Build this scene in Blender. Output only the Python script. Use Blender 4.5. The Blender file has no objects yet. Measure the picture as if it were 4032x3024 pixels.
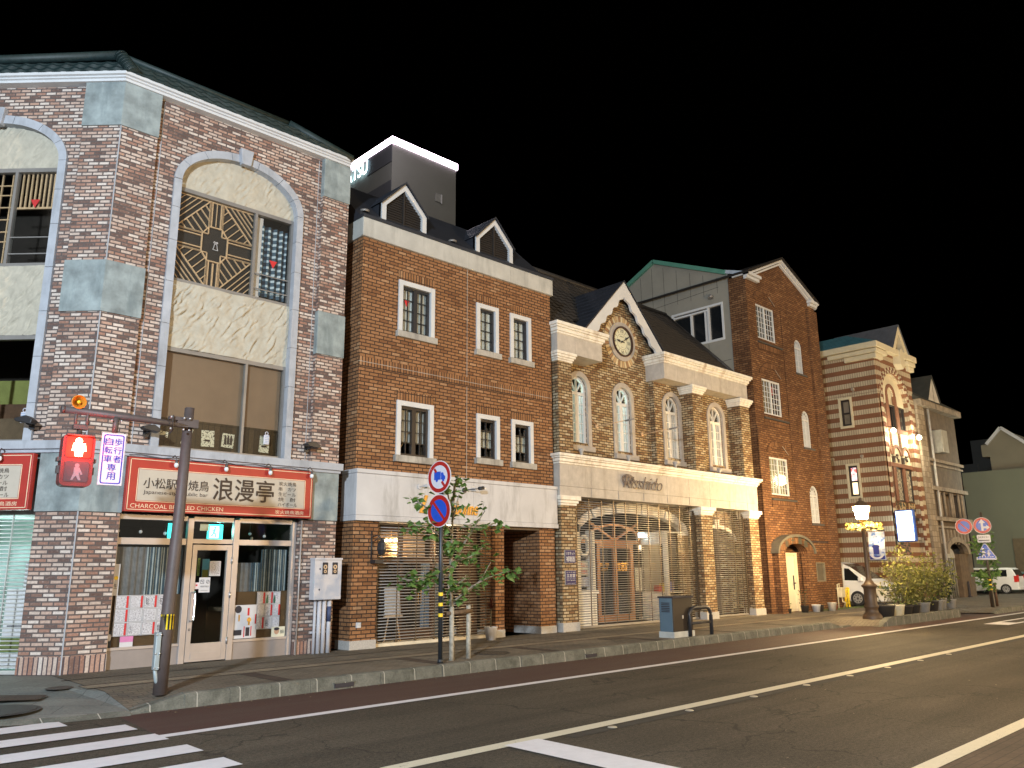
import bpy, bmesh, math, random
from mathutils import Vector, Matrix, noise
from mathutils.geometry import tessellate_polygon

R = math.radians
sc = bpy.context.scene
col = sc.collection
random.seed(11)

# ------------------------------------------------------------------ camera
cam = bpy.data.cameras.new("camera")
cam.sensor_width = 36.0
cam.lens = 28.27
cam.clip_end = 2000
camo = bpy.data.objects.new("camera", cam)
col.objects.link(camo)
yaw, pitch, roll = R(43.74), R(13.006), R(-0.514)
fw = Vector((math.sin(yaw) * math.cos(pitch), math.cos(yaw) * math.cos(pitch), math.sin(pitch)))
rt = Vector((math.cos(yaw), -math.sin(yaw), 0))
up = rt.cross(fw)
r2 = rt * math.cos(roll) + up * math.sin(roll)
u2 = up * math.cos(roll) - rt * math.sin(roll)
camo.matrix_world = Matrix(((r2.x, u2.x, -fw.x, 0), (r2.y, u2.y, -fw.y, 0), (r2.z, u2.z, -fw.z, 1.8), (0, 0, 0, 1)))
sc.camera = camo

# ------------------------------------------------------------------ night sky, weak fill sun, street light
sc.view_settings.view_transform = 'Standard'
sc.view_settings.look = 'None'
sc.view_settings.exposure = 1.5
sc.view_settings.gamma = 1.0
world = bpy.data.worlds.new("World")
sc.world = world
world.use_nodes = True
nt = world.node_tree
sky = nt.nodes.new('ShaderNodeTexSky')
sky.sky_type = 'NISHITA'
sky.sun_disc = False
sky.sun_elevation = R(-6)
sky.sun_rotation = R(200)
nt.links.new(sky.outputs[0], nt.nodes['Background'].inputs[0])
nt.nodes['Background'].inputs[1].default_value = 0.05


def light(name, kind, loc, power, color, size=0.3, rot=None, angle=None):
    d = bpy.data.lights.new(name, kind)
    d.energy = power
    d.color = color
    if kind == 'SUN':
        d.angle = angle
    else:
        d.shadow_soft_size = size
    o = bpy.data.objects.new(name, d)
    o.location = loc
    if rot is not None:
        o.rotation_euler = rot
    col.objects.link(o)
    return o


def aim(d):
    return Vector(d).to_track_quat('-Z', 'Y').to_euler()


WARM = (1.0, 0.68, 0.34)
# wide soft sun added as ambient fill under the black sky
light("fill_sun", 'SUN', (0, 0, 40), 0.42, (1.0, 0.90, 0.76), rot=aim((0.45, 1.0, -0.40)), angle=R(100))
# cool mercury lamp at the crossing, warm lamps along the near pavement (all behind the camera)
light("crossing_lamp_light", 'POINT', (-9.0, -3.0, 8.0), 9000, (0.72, 0.86, 1.0), 0.35)
light("near_lamp_light", 'POINT', (15.5, -2.5, 5.0), 2000, WARM, 0.3)
light("near_lamp_light", 'POINT', (38.0, -2.0, 5.0), 2100, WARM, 0.3)

# ------------------------------------------------------------------ mesh helpers
Z3 = Vector((0, 0, 1))


class Fr:
    """facade frame: u along the wall, v outward, z up"""
    def __init__(s, o, u, n):
        s.o = Vector(o); s.u = Vector(u).normalized(); s.n = Vector(n).normalized()

    def p(s, u, v, z):
        return s.o + s.u * u + s.n * v + Z3 * z


F0 = Fr((0, 15.1, 0), (1, 0, 0), (0, -1, 0))            # street front line
W = Fr((0, 0, 0), (1, 0, 0), (0, 1, 0))                 # plain world
S2 = math.sqrt(0.5)
CH = Fr((4.2, 15.1, 0), (S2, -S2, 0), (-S2, -S2, 0))    # chamfered corner of the bar


def SIDE(x, y0=0.0):                                    # wall facing -X; u = y
    return Fr((x, y0, 0), (0, 1, 0), (-1, 0, 0))


OFF = {}


class MB:
    def __init__(s, fr=F0):
        s.v = []; s.f = []; s.mi = []; s.uv = []; s.sm = []; s.fr = fr

    def face(s, pts, mi=0, uv=None, sm=False, fr=None):
        fr = fr or s.fr
        pts = [Vector(p) for p in pts]
        if uv is None:
            n = Vector((0, 0, 0))
            for i in range(len(pts)):
                a = pts[i]; b = pts[(i + 1) % len(pts)]
                n += Vector(((a.y - b.y) * (a.z + b.z), (a.z - b.z) * (a.x + b.x), (a.x - b.x) * (a.y + b.y)))
            ax, ay, az = abs(n.x), abs(n.y), abs(n.z)
            if ay >= ax and ay >= az * 0.6:
                uv = [(p.x, p.z) for p in pts]
            elif ax >= az * 0.6:
                uv = [(p.y, p.z) for p in pts]
            else:
                uv = [(p.x, p.y) for p in pts]
        i0 = len(s.v)
        s.v += [fr.p(*p) for p in pts]
        s.f.append(tuple(range(i0, i0 + len(pts))))
        s.mi.append(mi); s.uv.append(uv); s.sm.append(sm)

    def box(s, u0, u1, v0, v1, z0, z1, mi=0, skip=''):
        if u0 > u1: u0, u1 = u1, u0
        if v0 > v1: v0, v1 = v1, v0
        if z0 > z1: z0, z1 = z1, z0
        F = s.face
        if 'f' not in skip: F([(u0, v1, z0), (u1, v1, z0), (u1, v1, z1), (u0, v1, z1)], mi)
        if 'b' not in skip: F([(u1, v0, z0), (u0, v0, z0), (u0, v0, z1), (u1, v0, z1)], mi)
        if 'l' not in skip: F([(u0, v0, z0), (u0, v1, z0), (u0, v1, z1), (u0, v0, z1)], mi)
        if 'r' not in skip: F([(u1, v1, z0), (u1, v0, z0), (u1, v0, z1), (u1, v1, z1)], mi)
        if 't' not in skip: F([(u0, v1, z1), (u1, v1, z1), (u1, v0, z1), (u0, v0, z1)], mi)
        if 'd' not in skip: F([(u0, v0, z0), (u1, v0, z0), (u1, v1, z0), (u0, v1, z0)], mi)
        return s

    def prism(s, poly, v0, v1, holes=(), mi=0, ms=None, back=True):
        """poly and holes are (u, z) outlines; front face at v1"""
        ms = mi if ms is None else ms
        rings = [list(poly)] + [list(h) for h in holes]
        flat = [p for r in rings for p in r]
        tris = tessellate_polygon([[Vector((p[0], p[1], 0)) for p in r] for r in rings])
        for t in tris:
            a, b, c = [flat[i] for i in t]
            if (b[0] - a[0]) * (c[1] - a[1]) - (b[1] - a[1]) * (c[0] - a[0]) < 0:
                b, c = c, b
            s.face([(q[0], v1, q[1]) for q in (a, b, c)], mi)
            if back:
                s.face([(q[0], v0, q[1]) for q in (a, c, b)], mi)
        for r in rings:
            for i in range(len(r)):
                a = r[i]; b = r[(i + 1) % len(r)]
                s.face([(a[0], v0, a[1]), (b[0], v0, b[1]), (b[0], v1, b[1]), (a[0], v1, a[1])], ms)
        return s

    def tube(s, pts, r, n=8, mi=0, caps=True, sm=True):
        P = [Vector(p) for p in pts]
        rr = r if isinstance(r, (list, tuple)) else [r] * len(P)
        rings = []
        for i, p in enumerate(P):
            d = (P[min(i + 1, len(P) - 1)] - P[max(i - 1, 0)]).normalized()
            a = d.orthogonal().normalized() if abs(d.z) > 0.99 else d.cross(Z3).normalized()
            if abs(d.z) > 0.99: a = Vector((1, 0, 0))
            b = d.cross(a).normalized()
            rings.append([p + (a * math.cos(t) + b * math.sin(t)) * rr[i] for t in [2 * math.pi * k / n for k in range(n)]])
        for i in range(len(P) - 1):
            for k in range(n):
                k2 = (k + 1) % n
                s.face([rings[i][k], rings[i][k2], rings[i + 1][k2], rings[i + 1][k]], mi, sm=sm)
        if caps:
            s.face(rings[0][::-1], mi); s.face(rings[-1], mi)
        return s

    def lathe(s, prof, c=(0, 0), n=20, mi=0, sm=True):
        """profile (r, z) turned round the vertical through (u, v)"""
        for i in range(len(prof) - 1):
            (r0, z0), (r1, z1) = prof[i], prof[i + 1]
            for k in range(n):
                a0, a1 = 2 * math.pi * k / n, 2 * math.pi * (k + 1) / n
                q = [(c[0] + r0 * math.cos(a0), c[1] + r0 * math.sin(a0), z0), (c[0] + r0 * math.cos(a1), c[1] + r0 * math.sin(a1), z0),
                     (c[0] + r1 * math.cos(a1), c[1] + r1 * math.sin(a1), z1), (c[0] + r1 * math.cos(a0), c[1] + r1 * math.sin(a0), z1)]
                if r0 < 1e-6: q = q[1:]
                elif r1 < 1e-6: q = q[:3]
                s.face(q, mi, sm=sm)
        return s

    def disc(s, cu, cz, r, v, n=32, mi=0, r0=0.0, a0=0.0, a1=2 * math.pi, rz=None):
        """flat disc or ring facing outward"""
        k_ = (rz or r) / r
        for k in range(n):
            b0 = a0 + (a1 - a0) * k / n; b1 = a0 + (a1 - a0) * (k + 1) / n
            o0 = (cu + r * math.cos(b0), v, cz + r * k_ * math.sin(b0)); o1 = (cu + r * math.cos(b1), v, cz + r * k_ * math.sin(b1))
            if r0 > 0:
                i0 = (cu + r0 * math.cos(b0), v, cz + r0 * k_ * math.sin(b0)); i1 = (cu + r0 * math.cos(b1), v, cz + r0 * k_ * math.sin(b1))
                s.face([i0, o0, o1, i1], mi)
            else:
                s.face([(cu, v, cz), o0, o1], mi)
        return s

    def ball(s, c, r, n=12, mi=0, sq=1.0):
        prof = [(r * math.sin(math.pi * i / (n // 2)), c[2] - r * sq * math.cos(math.pi * i / (n // 2))) for i in range(n // 2 + 1)]
        prof[0] = (0, prof[0][1]); prof[-1] = (0, prof[-1][1])
        return s.lathe(prof, (c[0], c[1]), n, mi)

    def bar(s, a, b, w, v0, v1, mi=0):
        """flat bar on the wall between (u, z) points a and b, width w"""
        a = Vector(a); b = Vector(b); d = (b - a).normalized(); n = Vector((-d.y, d.x)) * w / 2
        return s.prism([a - n, b - n, b + n, a + n], v0, v1, mi=mi)

    def arc(s, cu, cz, ri, ro, a0, a1, v0, v1, n=24, mi=0, ei=1.0, eo=1.0, ms=None):
        """arched band; ei, eo squash the inner and outer curve"""
        for k in range(n):
            b0 = a0 + (a1 - a0) * k / n; b1 = a0 + (a1 - a0) * (k + 1) / n
            q = [(cu + ri * math.cos(b0), cz + ri * ei * math.sin(b0)), (cu + ro * math.cos(b0), cz + ro * eo * math.sin(b0)),
                 (cu + ro * math.cos(b1), cz + ro * eo * math.sin(b1)), (cu + ri * math.cos(b1), cz + ri * ei * math.sin(b1))]
            s.face([(p[0], v1, p[1]) for p in q], mi)
            for (i, j) in ((1, 2), (3, 0)):
                s.face([(q[i][0], v1, q[i][1]), (q[i][0], v0, q[i][1]), (q[j][0], v0, q[j][1]), (q[j][0], v1, q[j][1])], mi if ms is None else ms)
            if k == 0: s.face([(q[0][0], v0, q[0][1]), (q[1][0], v0, q[1][1]), (q[1][0], v1, q[1][1]), (q[0][0], v1, q[0][1])], mi)
            if k == n - 1: s.face([(q[3][0], v0, q[3][1]), (q[2][0], v0, q[2][1]), (q[2][0], v1, q[2][1]), (q[3][0], v1, q[3][1])], mi)
        return s

    def text(s, body, u0, u1, z0, z1, v, mi=0, bold=0.0, shear=0.0, depth=0.0, keep=False, space=1.0):
        """lettering fitted into the box (u0..u1, z0..z1) on the plane v"""
        if bold > 0:
            dd = bold * (z1 - z0) * .45 / max(1, body.count('\n') + 1)
            for du, dz in ((-dd, 0), (dd, 0), (0, dd), (0, -dd)):
                s.text(body, u0 + du, u1 + du, z0 + dz, z1 + dz, v + (.0004 if du else .0008) + (.0002 if du + dz > 0 else 0), mi, 0, shear, depth, keep, space)
            return s
        c = bpy.data.curves.new('lettering', 'FONT')
        c.body = body; c.offset = bold; c.shear = shear; c.resolution_u = 3; c.space_line = 1.0; c.space_character = space
        c.align_x = 'CENTER'
        o = bpy.data.objects.new('lettering', c)
        col.objects.link(o)
        bpy.context.view_layer.update()
        me = bpy.data.meshes.new_from_object(o.evaluated_get(bpy.context.evaluated_depsgraph_get()))
        xs = [p.co.x for p in me.vertices]; ys = [p.co.y for p in me.vertices]
        if xs:
            x0, x1, y0, y1 = min(xs), max(xs), min(ys), max(ys)
            ku = (u1 - u0) / max(x1 - x0, 1e-6); kz = (z1 - z0) / max(y1 - y0, 1e-6)
            if keep:
                k = min(abs(ku), kz); ku = k * (1 if ku > 0 else -1); kz = k
            cu = (u0 + u1) / 2; cz = (z0 + z1) / 2; mx = (x0 + x1) / 2; my = (y0 + y1) / 2
            loc = [(cu + (p.co.x - mx) * ku, cz + (p.co.y - my) * kz) for p in me.vertices]
            edges = {}
            for p in me.polygons:
                vs = list(p.vertices)
                s.face([(loc[i][0], v, loc[i][1]) for i in vs], mi)
                if depth:
                    for a, b in zip(vs, vs[1:] + vs[:1]):
                        k = (min(a, b), max(a, b)); edges[k] = edges.get(k, 0) + 1
            if depth:
                for (a, b), cnt in edges.items():
                    if cnt == 1:
                        s.face([(loc[a][0], v, loc[a][1]), (loc[b][0], v, loc[b][1]), (loc[b][0], v - depth, loc[b][1]), (loc[a][0], v - depth, loc[a][1])], mi)
        bpy.data.objects.remove(o); bpy.data.curves.remove(c); bpy.data.meshes.remove(me)
        return s

    def build(s, name, mats, parent=None, loc=None, bevel=0.0, sub=0, recalc=True, weld=False):
        off = OFF[parent.name] if parent is not None else Vector(loc or (0, 0, 0))
        me = bpy.data.meshes.new(name)
        me.from_pydata([p - off for p in s.v], [], s.f)
        for m in (mats if isinstance(mats, (list, tuple)) else [mats]):
            me.materials.append(m)
        ul = me.uv_layers.new(name='UVMap')
        k = 0
        for p, mi, uv, sm in zip(me.polygons, s.mi, s.uv, s.sm):
            p.material_index = mi; p.use_smooth = sm
            for q in uv:
                ul.data[k].uv = q; k += 1
        bm = bmesh.new(); bm.from_mesh(me)
        bmesh.ops.remove_doubles(bm, verts=bm.verts, dist=0.0004)
        if recalc: bmesh.ops.recalc_face_normals(bm, faces=bm.faces)
        bm.to_mesh(me); bm.free()
        o = bpy.data.objects.new(name, me)
        col.objects.link(o)
        if parent is not None:
            o.parent = parent
        else:
            o.location = off
        OFF[o.name] = off
        if bevel:
            b = o.modifiers.new('bevel', 'BEVEL'); b.width = bevel; b.segments = 2; b.limit_method = 'ANGLE'
        if sub:
            b = o.modifiers.new('smooth', 'SUBSURF'); b.levels = sub; b.render_levels = sub
        return o


def tag(o, label, cat, group=None):
    o['label'] = label; o['category'] = cat
    if group: o['group'] = group
    return o


def thing(name, label, cat, loc, group=None):
    o = bpy.data.objects.new(name, None)
    o.empty_display_size = 0.3
    o.location = loc
    col.objects.link(o)
    OFF[o.name] = Vector(loc)
    return tag(o, label, cat, group)


def struct(mb, name, mats, **k):
    o = mb.build(name, mats, **k); o['kind'] = 'structure'
    return o


def dup(root, loc, label, rz=0.0, scale=None):
    """copy of a thing with copies of its parts and sub-parts"""
    def rec(o, par):
        c = o.copy(); col.objects.link(c)
        if par is not None: c.parent = par
        for ch in [x for x in KIDS.get(o.name, [])]:
            rec(ch, c)
        return c
    KIDS = {}
    for x in bpy.data.objects:
        if x.parent is not None: KIDS.setdefault(x.parent.name, []).append(x)
    c = rec(root, None)
    c.location = loc; c.rotation_euler = (0, 0, rz)
    if scale: c.scale = scale
    c['label'] = label
    OFF[c.name] = Vector(loc)
    return c


def arch_pts(u0, u1, z0, zs, rise, n=16):
    """outline of an arched opening, counter-clockwise"""
    c = (u0 + u1) / 2; r = (u1 - u0) / 2
    return [(u0, z0), (u1, z0)] + [(c + r * math.cos(math.pi * k / n), zs + rise * math.sin(math.pi * k / n)) for k in range(n + 1)]


def rect(u0, u1, z0, z1):
    return [(u0, z0), (u1, z0), (u1, z1), (u0, z1)]
# ------------------------------------------------------------------ materials
def newmat(name):
    m = bpy.data.materials.new(name); m.use_nodes = True
    return m, m.node_tree.nodes, m.node_tree.links, m.node_tree.nodes['Principled BSDF']


def coords(N, L, kind='Object', scale=1.0):
    t = N.new('ShaderNodeTexCoord')
    return t.outputs[kind]


def noise_node(N, L, vec, scale, detail=6, rough=0.6):
    n = N.new('ShaderNodeTexNoise'); n.inputs['Scale'].default_value = scale
    n.inputs['Detail'].default_value = detail; n.inputs['Roughness'].default_value = rough
    L.new(vec, n.inputs['Vector'])
    return n.outputs['Fac']


def ramp(N, L, fac, stops, interp='LINEAR'):
    r = N.new('ShaderNodeValToRGB'); r.color_ramp.interpolation = interp
    e = r.color_ramp.elements
    while len(e) < len(stops): e.new(0.5)
    for x, (p, c) in zip(e, stops):
        x.position = p; x.color = (*c, 1) if len(c) == 3 else c
    L.new(fac, r.inputs[0])
    return r.outputs[0]


def mixc(N, L, fac, a, b, mode='MIX'):
    m = N.new('ShaderNodeMix'); m.data_type = 'RGBA'; m.blend_type = mode
    for sock, val in ((0, fac), (6, a), (7, b)):
        if isinstance(val, (int, float)): m.inputs[sock].default_value = val
        elif isinstance(val, tuple): m.inputs[sock].default_value = (*val, 1)
        else: L.new(val, m.inputs[sock])
    return m.outputs[2]


def bump(N, L, B, h, strength=0.3, dist=0.01):
    b = N.new('ShaderNodeBump'); b.inputs['Strength'].default_value = strength; b.inputs['Distance'].default_value = dist
    L.new(h, b.inputs['Height']); L.new(b.outputs[0], B.inputs['Normal'])


def plain(name, c, rough=0.6, metal=0.0, var=0.18, scale=3.0, bmp=0.0, spec=None, fine=0.0, dark=None):
    """one colour with soft blotches and optional fine grain or dark weather stains"""
    m, N, L, B = newmat(name)
    v = coords(N, L)
    f = noise_node(N, L, v, scale)
    lo = tuple(x * (1 - var) for x in c); hi = tuple(min(1, x * (1 + var)) for x in c)
    cc = ramp(N, L, f, [(0.3, lo), (0.7, hi)])
    if dark:
        mp = N.new('ShaderNodeMapping'); mp.inputs['Scale'].default_value = (1.0, 1.0, 0.22)
        L.new(v, mp.inputs[0])
        d = noise_node(N, L, mp.outputs[0], 2.6, 8, 0.7)
        cc = mixc(N, L, ramp(N, L, d, [(0.5, (0, 0, 0)), (0.72, (0.75, 0.75, 0.75))]), cc, dark)
    L.new(cc, B.inputs['Base Color'])
    B.inputs['Roughness'].default_value = rough; B.inputs['Metallic'].default_value = metal
    if spec is not None: B.inputs['Specular IOR Level'].default_value = spec
    if bmp:
        bump(N, L, B, noise_node(N, L, v, fine or 60.0, 4), bmp, 0.01)
    return m


def emit(name, c, strength):
    m, N, L, B = newmat(name)
    B.inputs['Base Color'].default_value = (*[x * 0.5 for x in c], 1)
    B.inputs['Emission Color'].default_value = (*c, 1); B.inputs['Emission Strength'].default_value = strength
    return m


def brick(name, stops, mortar, bw=0.22, rh=0.075, ms=0.007, smear=None, off=0.5, swap=False, rough=0.85, seed=0.0, b=0.5, grime=0.25):
    """running-bond brick in wall metres, each brick picking its own tone"""
    m, N, L, B = newmat(name)
    uv = coords(N, L, 'UV')
    mp = N.new('ShaderNodeMapping'); mp.inputs['Location'].default_value = (seed, seed * 0.6, 0)
    L.new(uv, mp.inputs[0])
    v = mp.outputs[0]
    # a small wobble so courses are not ruler straight
    nz = N.new('ShaderNodeTexNoise'); nz.inputs['Scale'].default_value = 9.0; L.new(uv, nz.inputs['Vector'])
    sb = N.new('ShaderNodeVectorMath'); sb.operation = 'MULTIPLY_ADD'
    L.new(nz.outputs['Color'], sb.inputs[0]); sb.inputs[1].default_value = (0.012, 0.006, 0); L.new(v, sb.inputs[2])
    t = N.new('ShaderNodeTexBrick'); t.offset = off
    t.inputs['Scale'].default_value = 1.0
    t.inputs['Color1'].default_value = (0, 0, 0, 1); t.inputs['Color2'].default_value = (1, 1, 1, 1); t.inputs['Mortar'].default_value = (0.5, 0.5, 0.5, 1)
    t.inputs['Mortar Size'].default_value = ms; t.inputs['Mortar Smooth'].default_value = 0.1
    t.inputs['Brick Width'].default_value = bw; t.inputs['Row Height'].default_value = rh
    L.new(sb.outputs[0], t.inputs['Vector'])
    c = ramp(N, L, t.outputs['Color'], stops, 'CONSTANT')
    g = noise_node(N, L, uv, 26.0, 6, 0.7)
    c = mixc(N, L, ramp(N, L, g, [(0.35, (0.72, 0.72, 0.72)), (0.65, (1.18, 1.18, 1.18))]), (0, 0, 0), c, 'MIX') if False else mixc(N, L, 1.0, c, ramp(N, L, g, [(0.3, (0.68, 0.68, 0.68)), (0.7, (1.2, 1.2, 1.2))]), 'MULTIPLY')
    if smear:
        mp2 = N.new('ShaderNodeMapping'); mp2.inputs['Scale'].default_value = (1.0, 1.6, 1.0); L.new(uv, mp2.inputs[0])
        s_ = noise_node(N, L, mp2.outputs[0], 16.0, 5, 0.65)
        c = mixc(N, L, ramp(N, L, s_, [(0.56, (0, 0, 0)), (0.74, (0.6, 0.6, 0.6))]), c, smear)
    big = noise_node(N, L, uv, 0.9, 5, 0.6)
    c = mixc(N, L, 1.0, c, ramp(N, L, big, [(0.3, (1 - grime,) * 3), (0.7, (1.08,) * 3)]), 'MULTIPLY')
    c = mixc(N, L, t.outputs['Fac'], c, mortar)
    L.new(c, B.inputs['Base Color']); B.inputs['Roughness'].default_value = rough
    B.inputs['Specular IOR Level'].default_value = 0.25
    inv = N.new('ShaderNodeMath'); inv.operation = 'MULTIPLY_ADD'; inv.inputs[1].default_value = -1.0
    L.new(t.outputs['Fac'], inv.inputs[0])
    sm = N.new('ShaderNodeMath'); sm.operation = 'MULTIPLY'; sm.inputs[1].default_value = 0.5; L.new(g, sm.inputs[0])
    L.new(sm.outputs[0], inv.inputs[2])
    bump(N, L, B, inv.outputs[0], b, 0.012)
    return m


BAR_STOPS = [(0.0, (0.165, 0.105, 0.088)), (0.10, (0.24, 0.145, 0.115)), (0.19, (0.37, 0.205, 0.15)), (0.31, (0.46, 0.285, 0.215)), (0.46, (0.53, 0.375, 0.30)), (0.63, (0.60, 0.475, 0.40)), (0.82, (0.68, 0.58, 0.51))]
M = {}
M['bar_brick'] = brick('bar_brick', BAR_STOPS, (0.115, 0.092, 0.085), 0.20, 0.071, 0.013, smear=(0.68, 0.57, 0.49))
M['bar_soldier'] = brick('bar_soldier', BAR_STOPS, (0.085, 0.065, 0.07), 0.08, 0.30, 0.012, smear=(0.62, 0.50, 0.45), off=0.0, seed=0.19)
B2S = [(0.0, (0.225, 0.103, 0.045)), (0.10, (0.295, 0.143, 0.063)), (0.40, (0.33, 0.163, 0.073)), (0.70, (0.355, 0.18, 0.085)), (0.93, (0.42, 0.24, 0.125))]
M['b2_brick'] = brick('b2_brick', B2S, (0.05, 0.030, 0.02), 0.24, 0.083, 0.012, grime=.15)
M['b2_soldier'] = brick('b2_soldier', B2S, (0.05, 0.030, 0.02), 0.082, 0.235, 0.012, off=0.0, seed=0.0)
CKS = [(0.0, (0.22, 0.125, 0.063)), (0.12, (0.29, 0.18, 0.092)), (0.28, (0.36, 0.245, 0.13)), (0.55, (0.43, 0.325, 0.19)), (0.8, (0.51, 0.41, 0.27))]
M['ck_brick'] = brick('ck_brick', CKS, (0.07, 0.047, 0.027), 0.22, 0.08, 0.013, grime=.15)
B4S = [(0.0, (0.175, 0.082, 0.037)), (0.25, (0.215, 0.104, 0.047)), (0.55, (0.255, 0.127, 0.058)), (0.88, (0.31, 0.165, 0.08))]
M['b4_brick'] = brick('b4_brick', B4S, (0.05, 0.024, 0.014), 0.25, 0.085, 0.011, b=0.8, grime=0.4)
M['b4_soldier'] = brick('b4_soldier', B4S, (0.05, 0.024, 0.014), 0.085, 0.24, 0.011, off=0.0)
M['conc'] = plain('conc', (0.26, 0.30, 0.30), 0.85, var=0.38, scale=2.8, bmp=0.25, dark=(0.12, 0.155, 0.165))
M['trim_stone'] = plain('trim_stone', (0.40, 0.42, 0.46), 0.8, var=0.12, scale=4, bmp=0.1, dark=(0.22, 0.23, 0.25))
M['plaster'] = plain('plaster', (0.47, 0.43, 0.345), 0.9, var=0.12, scale=5, bmp=0.4, fine=24)
M['white_paint'] = plain('white_paint', (0.60, 0.61, 0.62), 0.6, var=0.06, scale=2)
M['fascia_white'] = plain('fascia_white', (0.56, 0.56, 0.575), 0.75, var=0.08, scale=1.5, bmp=0.05, dark=(0.29, 0.285, 0.28))
M['parapet_conc'] = plain('parapet_conc', (0.47, 0.465, 0.43), 0.85, var=0.12, scale=2.0, bmp=0.1, dark=(0.30, 0.295, 0.27))
M['sill_stone'] = plain('sill_stone', (0.40, 0.38, 0.34), 0.9, var=0.2, scale=5, bmp=0.2, dark=(0.08, 0.075, 0.07))
M['granite'] = plain('granite', (0.44, 0.42, 0.39), 0.7, var=0.2, scale=40, bmp=0.1)
M['ck_stone'] = plain('ck_stone', (0.48, 0.44, 0.39), 0.85, var=0.12, scale=5, bmp=0.25, fine=90, dark=(0.30, 0.26, 0.21))
M['ck_white'] = plain('ck_white', (0.80, 0.76, 0.67), 0.7, var=0.10, scale=6, bmp=0.1, dark=(0.38, 0.25, 0.13))
M['ck_greystone'] = plain('ck_greystone', (0.40, 0.36, 0.32), 0.85, var=0.12, scale=6, bmp=0.2)
M['black_metal'] = plain('black_metal', (0.025, 0.025, 0.028), 0.45, var=0.2, spec=0.5)
M['dark_frame'] = plain('dark_frame', (0.030, 0.022, 0.018), 0.5, var=0.2)
M['grey_frame'] = plain('grey_frame', (0.26, 0.245, 0.23), 0.5, metal=0.3, var=0.1)
M['alu'] = plain('alu', (0.46, 0.41, 0.385), 0.45, metal=0.35, var=0.1, scale=2)
M['pole_brown'] = plain('pole_brown', (0.085, 0.066, 0.062), 0.55, var=0.15, scale=8, bmp=0.1)
M['roof_bar'] = plain('roof_bar', (0.012, 0.026, 0.026), 0.55, var=0.35, scale=9, bmp=0.1)
M['roof_black'] = plain('roof_black', (0.022, 0.019, 0.017), 0.5, var=0.3, scale=8)
M['roof_metal'] = plain('roof_metal', (0.03, 0.033, 0.042), 0.45, var=0.15)
M['roof_blue'] = plain('roof_blue', (0.05, 0.15, 0.18), 0.5, var=0.15, scale=2)
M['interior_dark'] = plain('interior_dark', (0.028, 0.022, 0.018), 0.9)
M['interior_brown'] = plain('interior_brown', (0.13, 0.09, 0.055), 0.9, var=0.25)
M['wood_light'] = plain('wood_light', (0.62, 0.43, 0.26), 0.7, var=0.15, scale=14)
M['wood_dark'] = plain('wood_dark', (0.10, 0.05, 0.025), 0.6, var=0.3, scale=8)
M['wood_orange'] = plain('wood_orange', (0.42, 0.19, 0.075), 0.5, var=0.2, scale=10)
M['blind'] = plain('blind', (0.25, 0.17, 0.11), 0.9, var=0.06, scale=3)
M['paper'] = plain('paper', (0.60, 0.59, 0.60), 0.8, var=0.05, scale=6)
M['paper_cream'] = plain('paper_cream', (0.70, 0.66, 0.50), 0.8, var=0.08, scale=6)
M['ink'] = plain('ink', (0.035, 0.03, 0.035), 0.8)
M['ink_brown'] = plain('ink_brown', (0.045, 0.028, 0.02), 0.6)
M['red_paper'] = plain('red_paper', (0.58, 0.03, 0.03), 0.7, var=0.1)
M['pink_paper'] = plain('pink_paper', (0.62, 0.22, 0.42), 0.8)
M['sign_red'] = plain('sign_red', (0.40, 0.030, 0.020), 0.5, var=0.1)
M['sign_cream'] = plain('sign_cream', (0.50, 0.44, 0.36), 0.6, var=0.06)
M['sign_line'] = plain('sign_line', (0.78, 0.62, 0.42), 0.6)
M['gold'] = plain('gold', (0.80, 0.45, 0.10), 0.35, metal=0.6)
M['sig_white'] = plain('sig_white', (0.62, 0.61, 0.66), 0.5, var=0.03)
M['sig_blue'] = plain('sig_blue', (0.035, 0.02, 0.42), 0.4)
M['sign_blue'] = plain('sign_blue', (0.010, 0.075, 0.50), 0.4, var=0.05)
M['sign_rim_red'] = plain('sign_rim_red', (0.40, 0.012, 0.008), 0.4, var=0.05)
M['plate_blue'] = plain('plate_blue', (0.014, 0.008, 0.10), 0.6)
M['yellow'] = plain('yellow', (0.82, 0.58, 0.03), 0.5, var=0.06)
M['horn'] = plain('horn', (0.55, 0.22, 0.02), 0.45)
M['meter_white'] = plain('meter_white', (0.55, 0.54, 0.57), 0.5, var=0.05)
M['pipe_blue'] = plain('pipe_blue', (0.05, 0.07, 0.15), 0.6)
M['rod_metal'] = plain('rod_metal', (0.30, 0.275, 0.24), 0.45, metal=0.35, var=0.1)
M['rod_dark'] = plain('rod_dark', (0.15, 0.11, 0.07), 0.4, metal=0.5)
M['rod_pale'] = plain('rod_pale', (0.66, 0.66, 0.62), 0.4, metal=0.4)
M['car_white'] = plain('car_white', (0.80, 0.80, 0.79), 0.25, var=0.02, spec=0.6)
M['rubber'] = plain('rubber', (0.02, 0.02, 0.02), 0.8)
M['hub'] = plain('hub', (0.55, 0.55, 0.54), 0.35, metal=0.6)
M['car_glass'] = plain('car_glass', (0.012, 0.014, 0.016), 0.08, spec=0.7)
M['lamp_glass'] = plain('lamp_glass', (0.7, 0.75, 0.78), 0.1)
M['tail_red'] = plain('tail_red', (0.6, 0.03, 0.02), 0.3)
M['terracotta'] = plain('terracotta', (0.32, 0.11, 0.05), 0.8)
M['pot_grey'] = plain('pot_grey', (0.32, 0.31, 0.29), 0.8)
M['pot_dark'] = plain('pot_dark', (0.04, 0.035, 0.03), 0.7)
M['bark'] = plain('bark', (0.25, 0.22, 0.17), 0.9, var=0.4, scale=20, bmp=0.3)
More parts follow.
